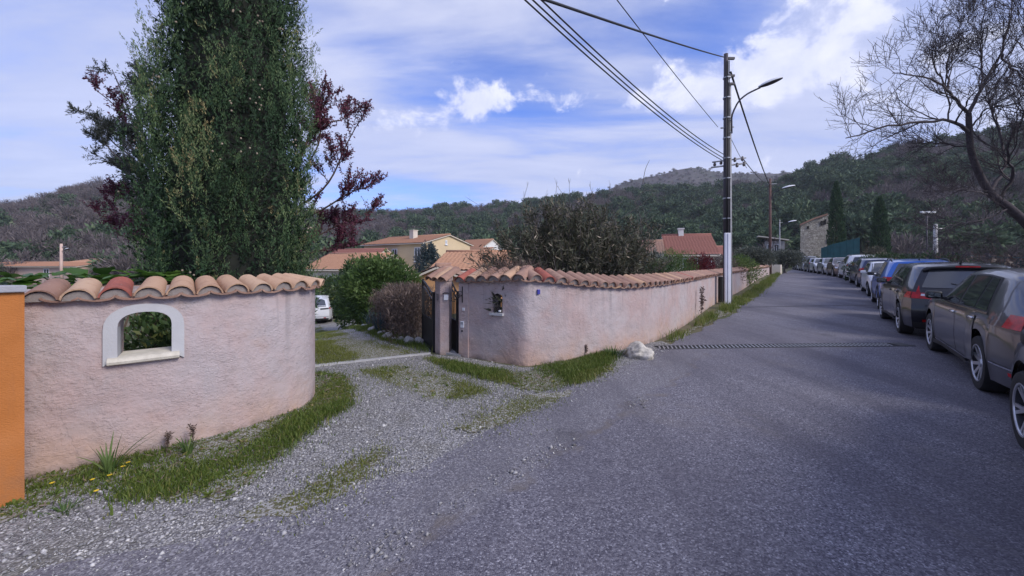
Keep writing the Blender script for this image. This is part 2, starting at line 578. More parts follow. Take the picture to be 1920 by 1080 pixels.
    setin(k, bs, Base_Color=c, Roughness=0.95, Specular_IOR_Level=0.1)
    bump(k, bs, b, 0.8, 1.5)
    # terracotta, every tile slightly different
    for nm, c0, c1, c2 in (('terracotta_pale', (0.52, 0.355, 0.245), (0.45, 0.275, 0.18), (0.30, 0.17, 0.12)),
                           ('terracotta_old', (0.37, 0.235, 0.18), (0.27, 0.155, 0.12), (0.165, 0.115, 0.10)),
                           ('terracotta_red', (0.36, 0.115, 0.085), (0.28, 0.085, 0.07), (0.2, 0.08, 0.07)),
                           ('terracotta_roof', (0.50, 0.29, 0.185), (0.38, 0.185, 0.115), (0.24, 0.125, 0.09)),
                           ('terracotta_roof_red', (0.33, 0.155, 0.125), (0.25, 0.105, 0.085), (0.2, 0.10, 0.09))):
        m, k, bs, _ = newmat(nm)
        tc = k.n('ShaderNodeTexCoord').outputs['Object']
        po = k.n('ShaderNodeNewGeometry').outputs['Position']
        rn = k.n('ShaderNodeObjectInfo').outputs['Random']
        a = k.noise(po, 9, 6, 0.65)
        b = k.noise(po, 45, 4, 0.7)
        c = k.mix(k.m('ADD', k.m('MULTIPLY', rn, 0.75), k.m('MULTIPLY', k.m('SUBTRACT', a, 0.5), 0.9), clamp=True), c0, c1)
        c = k.mix(k.ramp(a, [(0.52, 0.0), (0.74, 0.75)]), c, c2)
        c = k.mix(k.ramp(b, [(0.60, 0.0), (0.75, 0.45)]), c, (0.46, 0.40, 0.33))
        setin(k, bs, Base_Color=c, Roughness=0.88, Specular_IOR_Level=0.25)
        bump(k, bs, b, 0.5, 0.006)
    # white trim, stone, concrete
    plain('white_render', (0.44, 0.44, 0.455), 0.85, var=0.06, scale=4, bmp=0.25, bscale=50)
    plain('sill_stone', (0.56, 0.52, 0.44), 0.8, var=0.15, scale=14, bmp=0.3)
    plain('coping_stone', (0.34, 0.34, 0.37), 0.85, var=0.12, scale=9, bmp=0.3)
    plain('concrete', (0.42, 0.41, 0.41), 0.9, var=0.18, scale=5, bmp=0.4)
    plain('concrete_pale', (0.58, 0.57, 0.57), 0.85, var=0.12, scale=5, bmp=0.2)
    plain('concrete_pole', (0.30, 0.30, 0.315), 0.85, var=0.2, scale=3, bmp=0.3)
    plain('pole_dark', (0.050, 0.043, 0.055), 0.6, var=0.25, scale=4)
    plain('pole_wood', (0.115, 0.062, 0.055), 0.85, var=0.25, scale=5, bmp=0.4)
    plain('conduit', (0.60, 0.61, 0.68), 0.5, var=0.07, scale=3)
    plain('galvanised', (0.36, 0.37, 0.40), 0.45, metal=0.6, var=0.12)
    plain('lamp_white', (0.72, 0.73, 0.76), 0.4, var=0.05)
    plain('black_iron', (0.013, 0.013, 0.016), 0.45, var=0.25, spec=0.4)
    plain('cast_iron', (0.035, 0.034, 0.038), 0.6, var=0.35, scale=20, bmp=0.2)
    plain('mortar', (0.27, 0.235, 0.22), 0.95, var=0.2, scale=20, bmp=0.5)
    plain('cone_brown', (0.30, 0.24, 0.18), 0.9, var=0.2)
    plain('crown_shade', (0.014, 0.016, 0.012), 0.95, var=0.3)
    plain('tar', (0.035, 0.034, 0.042), 0.8, var=0.3)
    plain('void_dark', (0.008, 0.008, 0.010), 0.9)
    plain('cable_black', (0.012, 0.012, 0.014), 0.55)
    plain('insulator', (0.12, 0.10, 0.10), 0.25)
    plain('bark_dark', (0.050, 0.040, 0.046), 0.95, var=0.35, scale=9, bmp=0.8, bscale=25)
    plain('bark_grey', (0.115, 0.10, 0.098), 0.95, var=0.3, scale=9, bmp=0.8, bscale=25)
    plain('bark_brown', (0.095, 0.066, 0.050), 0.95, var=0.3, scale=9, bmp=0.6)
    plain('rock_pale', (0.47, 0.44, 0.39), 0.95, var=0.4, scale=16, bmp=1.0, bscale=38)
    plain('rock_grey', (0.42, 0.40, 0.38), 0.92, var=0.25, scale=7, bmp=0.8, bscale=22)
    plain('wall_yellow', (0.60, 0.47, 0.30), 0.9, var=0.06, scale=0.6, bmp=0.2)
    plain('wall_orange', (0.60, 0.33, 0.16), 0.9, var=0.10, scale=0.6)
    plain('wall_pink', (0.55, 0.40, 0.34), 0.9, var=0.10, scale=0.6)
    plain('wall_cream', (0.60, 0.54, 0.46), 0.9, var=0.08, scale=0.6)
    plain('wall_white', (0.66, 0.65, 0.64), 0.9, var=0.08, scale=0.6)
    plain('wall_grey', (0.30, 0.29, 0.29), 0.9, var=0.12, scale=0.6)
    plain('window_white', (0.70, 0.71, 0.74), 0.5, var=0.04)
    plain('shutter_blue', (0.32, 0.38, 0.50), 0.6, var=0.08)
    plain('fence_green', (0.012, 0.085, 0.095), 0.7, var=0.25, scale=1.5)
    plain('plastic_white', (0.68, 0.68, 0.72), 0.4, var=0.04)
    plain('sign_blue', (0.05, 0.05, 0.32), 0.4)
    plain('bed_brown', (0.22, 0.155, 0.10), 0.9, var=0.3)
    plain('petal_yellow', (0.75, 0.52, 0.03), 0.6)
    plain('slate_blue', (0.10, 0.11, 0.16), 0.5)
    # old rubble masonry
    m, k, bs, _ = newmat('rubble_stone')
    po = k.n('ShaderNodeNewGeometry').outputs['Position']
    pv = k.scale(po, (1, 1, 1.7))
    cell = k.n('ShaderNodeSeparateColor', {0: k.vor(pv, 3.0)}).outputs[0]
    ed = k.vor(pv, 3.0, 'Distance', 'DISTANCE_TO_EDGE')
    c = k.mix(cell, (0.34, 0.315, 0.285), (0.56, 0.53, 0.48))
    c = k.mix(k.ramp(ed, [(0.02, 0.9), (0.10, 0.0)]), c, (0.20, 0.18, 0.165))
    c = k.mix(k.ramp(k.noise(po, 0.9, 5, 0.65), [(0.5, 0.0), (0.7, 0.6)]), c, (0.20, 0.18, 0.16))
    setin(k, bs, Base_Color=c, Roughness=0.95)
    bump(k, bs, k.ramp(ed, [(0.0, 0.0), (0.15, 1.0)]), 0.9, 0.12)
    # glass
    for nm, col in (('car_glass', (0.020, 0.023, 0.028)), ('window_glass', (0.05, 0.06, 0.075))):
        m, k, bs, _ = newmat(nm)
        setin(k, bs, Base_Color=col, Roughness=0.04, Specular_IOR_Level=1.0, IOR=1.6)
    m, k, bs, _ = newmat('rubber')
    setin(k, bs, Base_Color=(0.013, 0.013, 0.015), Roughness=0.8)
    plain('plastic_black', (0.017, 0.017, 0.019), 0.55, var=0.1)
    plain('alloy', (0.55, 0.56, 0.60), 0.32, metal=0.75, var=0.05)
    plain('alloy_dark', (0.05, 0.05, 0.06), 0.4, metal=0.3)
    plain('chrome', (0.75, 0.76, 0.80), 0.18, metal=1.0, var=0.03)
    plain('lens_red', (0.42, 0.006, 0.010), 0.22, var=0.35, scale=16, coat=0.15, spec=0.3)
    plain('lens_clear', (0.62, 0.64, 0.70), 0.12, var=0.2, scale=10, coat=0.8)
    plain('plate_white', (0.72, 0.72, 0.70), 0.5, var=0.03)

    def paint(name, col, metal=0.35):
        m, k, bs, _ = newmat(name)
        po = k.n('ShaderNodeTexCoord').outputs['Object']
        dust = k.ramp(k.noise(po, 3.0, 5, 0.65), [(0.45, 0.0), (0.8, 0.22)])
        c = k.mix(dust, col, tuple(x * 0.8 + 0.02 for x in col))
        setin(k, bs, Base_Color=c, Roughness=0.30, Metallic=metal, Coat_Weight=0.8, Coat_Roughness=0.04, Specular_IOR_Level=0.3)
    paint('paint_grey', (0.062, 0.061, 0.070), 0.15)
    paint('paint_black', (0.003, 0.003, 0.008), 0.0)
    paint('paint_blue', (0.03, 0.13, 0.48))
    paint('paint_white', (0.66, 0.67, 0.70), 0.0)
    paint('paint_navy', (0.025, 0.035, 0.085))
    paint('paint_silver', (0.40, 0.41, 0.45), 0.5)
    paint('paint_darkgrey', (0.055, 0.057, 0.068))
    paint('paint_bronze', (0.14, 0.095, 0.08))
    paint('paint_slate', (0.12, 0.125, 0.16))
    # foliage
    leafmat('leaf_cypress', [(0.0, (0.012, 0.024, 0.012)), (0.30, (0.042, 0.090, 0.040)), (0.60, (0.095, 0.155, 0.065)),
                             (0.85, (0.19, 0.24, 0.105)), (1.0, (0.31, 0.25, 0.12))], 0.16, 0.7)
    leafmat('leaf_plum', [(0.0, (0.075, 0.022, 0.042)), (0.6, (0.16, 0.045, 0.080)), (1.0, (0.28, 0.09, 0.12))], 0.3)
    leafmat('leaf_green', [(0.0, (0.035, 0.070, 0.020)), (0.6, (0.085, 0.145, 0.040)), (1.0, (0.18, 0.235, 0.070))], 0.3)
    leafmat('leaf_laurel', [(0.0, (0.026, 0.052, 0.020)), (0.6, (0.060, 0.105, 0.036)), (0.85, (0.115, 0.16, 0.055)), (1.0, (0.24, 0.24, 0.07))], 0.25, 0.4)
    leafmat('leaf_reed', [(0.0, (0.045, 0.048, 0.034)), (0.45, (0.095, 0.098, 0.062)), (0.75, (0.18, 0.155, 0.11)), (1.0, (0.40, 0.33, 0.26))], 0.2)
    leafmat('leaf_brown', [(0.0, (0.080, 0.058, 0.050)), (0.6, (0.165, 0.118, 0.100)), (1.0, (0.26, 0.20, 0.165))], 0.2)
    leafmat('leaf_olive', [(0.0, (0.045, 0.056, 0.042)), (0.6, (0.105, 0.118, 0.095)), (1.0, (0.21, 0.22, 0.20))], 0.2)
    leafmat('leaf_grey', [(0.0, (0.11, 0.115, 0.12)), (1.0, (0.27, 0.27, 0.29))], 0.2)
    leafmat('leaf_red', [(0.0, (0.06, 0.012, 0.018)), (1.0, (0.24, 0.035, 0.045))], 0.3)
    leafmat('leaf_big', [(0.0, (0.035, 0.085, 0.015)), (0.6, (0.085, 0.175, 0.03)), (1.0, (0.16, 0.27, 0.06))], 0.3, 0.4)
    leafmat('leaf_spruce', [(0.0, (0.022, 0.040, 0.046)), (1.0, (0.070, 0.105, 0.115))], 0.1)
    leafmat('grass_blade', [(0.0, (0.055, 0.095, 0.016)), (0.55, (0.125, 0.175, 0.034)), (0.85, (0.215, 0.225, 0.06)), (1.0, (0.33, 0.28, 0.14))], 0.3)
    leafmat('moss_blade', [(0.0, (0.100, 0.130, 0.025)), (0.6, (0.18, 0.20, 0.045)), (1.0, (0.29, 0.27, 0.11))], 0.3)
    leafmat('forest_pine', [(0.0, (0.032, 0.056, 0.034)), (0.6, (0.082, 0.130, 0.072)), (1.0, (0.155, 0.20, 0.105))], 0.15, 0.8)
    leafmat('forest_bare', [(0.0, (0.085, 0.070, 0.074)), (0.6, (0.145, 0.122, 0.125)), (1.0, (0.215, 0.185, 0.18))], 0.1, 0.9)
    leafmat('forest_shrub', [(0.0, (0.070, 0.085, 0.058)), (0.6, (0.135, 0.155, 0.105)), (1.0, (0.24, 0.26, 0.185))], 0.15, 0.9)
    leafmat('forest_oak', [(0.0, (0.038, 0.045, 0.034)), (0.6, (0.078, 0.088, 0.062)), (1.0, (0.13, 0.14, 0.095))], 0.15, 0.8)


build_materials()
# ------------------------------------------------------------------ shared generators
def unit(a):
    return a / np.maximum(np.linalg.norm(a, axis=-1, keepdims=True), 1e-9)


def leaf_mesh(name, P, D, Ln, Wd, tint, rng, fold=0.18, side=None):
    """one folded four-cornered leaf per point"""
    n = len(P)
    D = unit(D)
    if side is None:
        side = unit(np.cross(D, rng.normal(size=(n, 3))))
    nrm = np.cross(D, side)
    Ln = np.broadcast_to(np.asarray(Ln, float), (n,))[:, None]
    Wd = np.broadcast_to(np.asarray(Wd, float), (n,))[:, None]
    mid = P + D * Ln * 0.45
    V = np.empty((n, 4, 3))
    V[:, 0] = P
    V[:, 1] = mid + side * Wd * .5 + nrm * Wd * fold
    V[:, 2] = P + D * Ln
    V[:, 3] = mid - side * Wd * .5 + nrm * Wd * fold
    Q = np.arange(n * 4).reshape(n, 4)
    return np_mesh(name, V.reshape(-1, 3), Q, tint)


def blades_mesh(name, P, H, W, tint, rng, lean=0.5):
    """grass blades: two-segment tapered strips"""
    n = len(P)
    a = rng.uniform(0, 2 * np.pi, n)
    side = np.stack([np.cos(a), np.sin(a), np.zeros(n)], 1)
    b = rng.uniform(0, 2 * np.pi, n)
    out = np.stack([np.cos(b), np.sin(b), np.zeros(n)], 1) * rng.uniform(0.1, 1, n)[:, None] * lean
    H = np.asarray(H)[:, None]
    W = np.asarray(W)[:, None]
    up = np.array([0, 0, 1.0])
    V = np.empty((n, 6, 3))
    V[:, 0] = P - side * W
    V[:, 1] = P + side * W
    m = P + up * H * .6 + out * H * .35
    V[:, 2] = m + side * W * .8
    V[:, 3] = m - side * W * .8
    t = P + up * H * 0.95 + out * H * 1.0
    V[:, 4] = t + side * W * .15
    V[:, 5] = t - side * W * .15
    i = np.arange(n)[:, None] * 6
    Q = np.concatenate([i + np.array([0, 1, 2, 3]), i + np.array([3, 2, 4, 5])], 0)
    return np_mesh(name, V.reshape(-1, 3), Q, np.concatenate([tint, tint]))


def inpoly(P, poly):
    x, y = P[:, 0], P[:, 1]
    r = np.zeros(len(P), bool)
    n = len(poly)
    for i in range(n):
        x0, y0 = poly[i]
        x1, y1 = poly[(i + 1) % n]
        if y0 == y1:
            continue
        c = ((y0 > y) != (y1 > y)) & (x < (x1 - x0) * (y - y0) / (y1 - y0) + x0)
        r ^= c
    return r


def ground_poly(px):
    return [tuple(G(x, y)[:2]) for x, y in px]


def ragged(poly, step=0.06, amp=0.05, rng=RND):
    out = []
    n = len(poly)
    for i in range(n):
        a, b = Vector(poly[i]), Vector(poly[(i + 1) % n])
        k = max(1, int((b - a).length / step))
        for j in range(k):
            p = a.lerp(b, j / k)
            out.append((p.x + rng.uniform(-amp, amp), p.y + rng.uniform(-amp, amp)))
    return out


def sheet(name, poly, off, mat, cell=0.3, zf=None):
    """flat irregular patch lying on the ground"""
    xs = [p[0] for p in poly]
    ys = [p[1] for p in poly]
    pts = [Vector(p) for p in poly]
    edges = [(i, (i + 1) % len(poly)) for i in range(len(poly))]
    gx, gy = np.meshgrid(np.arange(min(xs), max(xs), cell), np.arange(min(ys), max(ys), cell))
    gp = np.stack([gx.ravel(), gy.ravel()], 1)
    gp = gp[inpoly(gp, poly)]
    pts += [Vector((p[0] + RND.uniform(-.02, .02), p[1])) for p in gp]
    V, _, Fc, *_ = delaunay_2d_cdt(pts, edges, [], 0, 1e-5)
    cen = np.array([[sum(V[i].x for i in f) / len(f), sum(V[i].y for i in f) / len(f)] for f in Fc])
    keep = inpoly(cen, poly)
    Fc = [f for f, q in zip(Fc, keep) if q]
    V3 = [(v.x, v.y, float((zf or gz)(v.x, v.y)) + off) for v in V]
    me = mesh(name, V3, Fc)
    bm = bmesh.new()
    bm.from_mesh(me)
    bmesh.ops.delete(bm, geom=[v for v in bm.verts if not v.link_faces], context='VERTS')
    for f in bm.faces:
        f.normal_update()
        if f.normal.z < 0:
            f.normal_flip()
    bm.to_mesh(me)
    bm.free()
    return link(name, me, mat)


def sample(poly, n, rng):
    xs = np.array([p[0] for p in poly])
    ys = np.array([p[1] for p in poly])
    out = np.empty((0, 2))
    while len(out) < n:
        q = np.stack([rng.uniform(xs.min(), xs.max(), n * 2), rng.uniform(ys.min(), ys.max(), n * 2)], 1)
        out = np.concatenate([out, q[inpoly(q, poly)]])
    return out[:n]


def smooth_noise(P, s, seed=0):
    """cheap smooth 2-D noise 0..1"""
    r = np.random.default_rng(seed)
    v = np.zeros(len(P))
    for i in range(6):
        a = r.uniform(0, 2 * np.pi)
        f = s * r.uniform(0.6, 1.9)
        v += np.sin((P[:, 0] * np.cos(a) + P[:, 1] * np.sin(a)) * f + r.uniform(0, 6.28))
    return np.clip(0.5 + v / 6, 0, 1)


# ------------------------------------------------------------------ ground and hills
def build_ground():
    xs = np.unique(np.concatenate([np.linspace(-2500, -60, 16), np.arange(-60, 70, 0.6), np.linspace(70, 2500, 16)]))
    ys = np.unique(np.concatenate([np.linspace(-600, -12, 8), np.arange(-12, 90, 0.6), np.linspace(90, 3000, 18)]))
    X, Y = np.meshgrid(xs, ys)
    V = np.stack([X, Y, gz(X, Y) - 0.004], -1).reshape(-1, 3)
    n = len(xs)
    i, j = np.meshgrid(np.arange(len(ys) - 1), np.arange(n - 1), indexing='ij')
    a = (i * n + j).ravel()
    Q = np.stack([a, a + 1, a + n + 1, a + n], 1)
    o = link('ground', np_mesh('ground', V, Q), MATS['ground_earth'], smooth=True)
    tag(o, kind='structure')


build_ground()

ROAD_L = [(-9.0, -7.0), (-5.2, -1.2), (-3.4, 0.9), tuple(G(80, 1080)[:2]), tuple(G(560, 968)[:2]), tuple(G(700, 905)[:2]), tuple(G(880, 828)[:2]),
          tuple(G(1000, 745)[:2]), tuple(G(1150, 700)[:2]), tuple(G(1195, 674)[:2]), tuple(G(1237, 656)[:2]), tuple(G(1290, 629)[:2]),
          (6.35, 11.2), (9.3, 15.2), (16.5, 24.6), (25.9, 36.8), (37.0, 51.0), (60, 80.5)]
ROAD_DIR = Vector((.615, .788)).normalized()
# line on which the left-hand wheels of the parked cars stand
ROW = [(-2.2, -5.0), (2.2, 0.35), (5.71, 4.70), (8.47, 8.41), (12.05, 12.62), (15.6, 16.85), (18.9, 21.1), (22.6, 26.3), (26.6, 32.6), (29.6, 37.6), (33.2, 43.6), (40.0, 54.6), (56, 79)]


def resample(pts, n, power=1.0):
    pts = [Vector(p) for p in pts]
    d = [0]
    for a, b in zip(pts, pts[1:]):
        d.append(d[-1] + (b - a).length)
    out = []
    for i in range(n):
        t = d[-1] * (i / (n - 1)) ** power
        j = min(max(k for k in range(len(d)) if d[k] <= t + 1e-9), len(pts) - 2)
        f = (t - d[j]) / max(1e-9, d[j + 1] - d[j])
        out.append(pts[j].lerp(pts[j + 1], f))
    return out


ROAD_NRM = Vector((ROAD_DIR.y, -ROAD_DIR.x))
_rl = [Vector(p) for p in resample(ROAD_L, 520)]
_rt = np.array([p.dot(ROAD_DIR) for p in _rl])
_rq = np.array([p.dot(ROAD_NRM) for p in _rl])
_ri = np.argsort(_rt)
_row = [Vector(p) for p in resample(ROW, 200)]
_wt = np.array([p.dot(ROAD_DIR) for p in _row])
_wq = np.array([p.dot(ROAD_NRM) for p in _row]) + 2.3


def road_right(t):
    return np.interp(t, _wt, _wq)


def road_z(x, y):
    """height of the cambered road surface"""
    t = x * ROAD_DIR.x + y * ROAD_DIR.y
    q = x * ROAD_NRM.x + y * ROAD_NRM.y
    l = np.interp(t, _rt[_ri], _rq[_ri])
    f = np.clip((q - l) / np.maximum(road_right(t) - l, .5), 0, 1)
    return gz(x, y) + 0.008 + 0.03 * np.sin(np.pi * f)


def build_road():
    L = resample(ROAD_L, 520)
    rows = []
    rr = random.Random(3)
    for i, p in enumerate(L):
        jit = rr.uniform(-.05, .05) + 0.06 * math.sin(i * 0.9) + 0.05 * math.sin(i * 0.37)
        p = p + Vector((-.78, .62)) * jit * (1.0 if p.y < 20 else 0.4)
        t = p.dot(ROAD_DIR)
        # far side of the road: straight line under the parked cars
        q = ROAD_DIR * t + ROAD_NRM * float(road_right(t))
        row = []
        for k in range(25):
            s = p.lerp(q, (k / 24))
            row.append((s.x, s.y, float(road_z(s.x, s.y))))
        rows.append(row)
    mb = MB()
    mb.grid(rows)
    o = mb.build('road', MATS['asphalt'], smooth=True)
    tag(o, kind='structure')


build_road()

APRON = ground_poly([(0, 1080), (-80, 1000), (0, 955), (90, 893), (250, 856), (340, 832), (470, 798), (560, 766), (574, 742)]) + \
    [(-2.9, 5.0), (-3.2, 5.75)] + ground_poly([(600, 688), (700, 676), (800, 664), (865, 670), (985, 690)]) + \
    ground_poly([(1020, 686), (1150, 652), (1240, 640)]) + ground_poly([(1270, 650), (1160, 715), (1040, 780), (930, 850), (760, 930), (600, 1000), (300, 1078)]) + [(-1.6, 1.2), (-4.0, -1.6)]
o = sheet('gravel_apron', ragged(APRON, .12, .02), 0.004, MATS['gravel_bed'])
tag(o, kind='structure')
DRIVE = [(-5.2, 4.6), (-3.05, 5.80), (-1.45, 6.62), (-1.5, 7.3), (-3.2, 10.6), (-6.3, 15.5), (-9.0, 20.5), (-10.2, 26), (-16, 26), (-15, 18), (-9, 9)]
o = sheet('driveway', ragged(DRIVE, .2, .05), 0.004, MATS['gravel_bed'], 0.35)
tag(o, kind='structure')

TURF = {
    'left_wall': ([(-40, 985), (0, 958), (80, 896), (250, 860), (340, 834), (470, 800), (560, 768), (578, 752), (584, 700), (640, 702), (664, 742), (640, 776), (585, 792),
                   (600, 800), (540, 845), (500, 885), (430, 935), (350, 930), (290, 945), (235, 948), (205, 915), (130, 935), (60, 962)], 1.0),
    'gate_strip': ([(668, 692), (736, 686), (800, 700), (880, 722), (918, 736), (880, 745), (800, 748), (745, 722)], .75),
    'right_wall': ([(800, 672), (865, 682), (980, 702), (1010, 692), (1100, 664), (1140, 652), (1150, 672), (1148, 694), (1110, 713), (1010, 738), (930, 716), (850, 697)], 1.0),
    'edge_moss': ([(850, 808), (930, 770), (985, 742), (1070, 734), (1060, 745), (960, 790), (900, 812)], .5),
    'edge_moss_low': ([(430, 975), (480, 948), (600, 905), (655, 872), (720, 838), (730, 850), (650, 925), (560, 958), (470, 985)], .45),
    'drive_middle': ([(585, 668), (588, 640), (640, 634), (720, 648), (775, 662), (700, 673), (600, 683)], .7),
    'drive_middle_back': ([(586, 636), (584, 618), (600, 611), (660, 632), (640, 636)], .7),
    'drive_side': ([(800, 661), (770, 653), (722, 641), (680, 623), (640, 606), (625, 604), (632, 599), (700, 612), (760, 634), (795, 648)], .9),
}
TURF_POLY = {}
for nm, (px, dens) in TURF.items():
    poly = ragged(ground_poly(px), .045, .055)
    TURF_POLY[nm] = (poly, dens)
    o = sheet('verge_turf', poly, 0.0125 if nm.startswith(('edge', 'left', 'right')) else 0.008, MATS['turf_soil'], 0.2)
    tag(o, kind='structure')
# grass strip between the long wall and the road
strip = [(2.98, 7.55), (4.6, 9.55), (7.9, 14.2), (16.2, 24.8), (24.6, 35.7), (25.4, 36.4), (17.0, 24.9), (9.25, 15.0), (6.45, 11.5), (4.2, 8.9), (3.5, 7.9)]
poly = ragged(strip, .1, .05)
TURF_POLY['far_strip'] = (poly, 1.0)
o = sheet('verge_turf', poly, 0.0125, MATS['turf_soil'], 0.25)
tag(o, kind='structure')


def build_grass():
    rng = np.random.default_rng(5)
    Ps, Hs, Ws, Ts = [], [], [], []
    mP, mH, mW, mT = [], [], [], []
    for nm, (poly, dens) in TURF_POLY.items():
        area = abs(sum(poly[i][0] * poly[(i + 1) % len(poly)][1] - poly[(i + 1) % len(poly)][0] * poly[i][1] for i in range(len(poly)))) / 2
        per = {'far_strip': 1100, 'drive_side': 3600, 'drive_middle': 5200, 'drive_middle_back': 3000, 'left_wall': 11000, 'right_wall': 10000}.get(nm, 9000)
        n = int(area * per * dens)
        mossy = nm in ('gate_strip', 'edge_moss', 'edge_moss_low', 'drive_middle', 'drive_middle_back')
        n = int(n * (1.5 if mossy else 1.12))
        sprd = np.where(rng.uniform(size=(n, 1)) < (.40 if mossy else .14), .17 if mossy else .13, .045)
        q = sample(poly, n, rng) + rng.normal(0, 1, (n, 2)) * sprd
        nz = smooth_noise(q, 5.0, 3)
        keep = rng.uniform(size=n) < np.clip((nz - 0.20) * 3.0, 0.42 if nm == 'left_wall' else 0.6 if nm == 'right_wall' else 0.25, 1)
        q, nz = q[keep], nz[keep]
        n = len(q)
        P = np.stack([q[:, 0], q[:, 1], np.where(inpoly(q, APRON), gz(q[:, 0], q[:, 1]) + 0.006, np.maximum(gz(q[:, 0], q[:, 1]) + .006, gz(q[:, 0], q[:, 1])))], 1)
        tall = {'far_strip': .16, 'right_wall': .055, 'left_wall': .042, 'drive_side': .08}.get(nm, .026)
        h = tall * rng.uniform(.4, 1.25, n) * (0.55 + 0.9 * nz)
        w = np.where(h > .06, .0028, .0024) * rng.uniform(.7, 1.5, n) * (1.6 if nm == 'far_strip' else 1.25)
        t = np.clip(rng.beta(2, 3, n) * .9 + (nm in ('far_strip',)) * .15 + rng.choice([0, .35], n, p=[.86, .14]), 0, 1)
        if nm in ('gate_strip', 'edge_moss', 'edge_moss_low', 'drive_middle', 'drive_middle_back'):
            mP.append(P); mH.append(h); mW.append(w); mT.append(t)
        else:
            m2 = rng.uniform(size=n) < np.clip((smooth_noise(q, 3.0, 9) - .52) * 5, 0, .85)
            mP.append(P[m2]); mH.append(h[m2] * .6); mW.append(w[m2]); mT.append(t[m2])
            Ps.append(P[~m2]); Hs.append(h[~m2]); Ws.append(w[~m2]); Ts.append(t[~m2])
    c = np.concatenate
    o = link('grass', blades_mesh('grass', c(Ps), c(Hs), c(Ws), c(Ts), rng, .7), MATS['grass_blade'])
    tag(o, 'short green grass growing along the foot of the walls', 'grass', kind='stuff')
    o = link('mossy_grass', blades_mesh('mossy_grass', c(mP), c(mH), c(mW), c(mT), rng, 1.0), MATS['moss_blade'])
    tag(o, 'yellowish mossy grass thinning out over the gravel', 'grass', kind='stuff')


build_grass()


def pebble_mesh(name, P, S, tint, rng):
    """flattened irregular eight-sided stones"""
    n = len(P)
    base = np.array([[1, 0, 0], [0, 1, 0], [-1, 0, 0], [0, -1, 0], [0, 0, 1], [0, 0, -1]], float)
    V = base[None] * rng.uniform(.55, 1.25, (n, 6, 1))
    V[:, :, 2] *= rng.uniform(.4, .8, n)[:, None]
    V += rng.normal(0, .18, V.shape)
    a = rng.uniform(0, 2 * np.pi, n)
    ca, sa = np.cos(a), np.sin(a)
    x = V[:, :, 0] * ca[:, None] - V[:, :, 1] * sa[:, None]
    y = V[:, :, 0] * sa[:, None] + V[:, :, 1] * ca[:, None]
    V[:, :, 0], V[:, :, 1] = x, y
    V = V * np.asarray(S)[:, None, None] + P[:, None, :]
    f = np.array([[0, 1, 4], [1, 2, 4], [2, 3, 4], [3, 0, 4], [1, 0, 5], [2, 1, 5], [3, 2, 5], [0, 3, 5]])
    T = (np.arange(n)[:, None, None] * 6 + f[None]).reshape(-1, 3)
    return np_mesh(name, V.reshape(-1, 3), T, np.repeat(tint, 8))


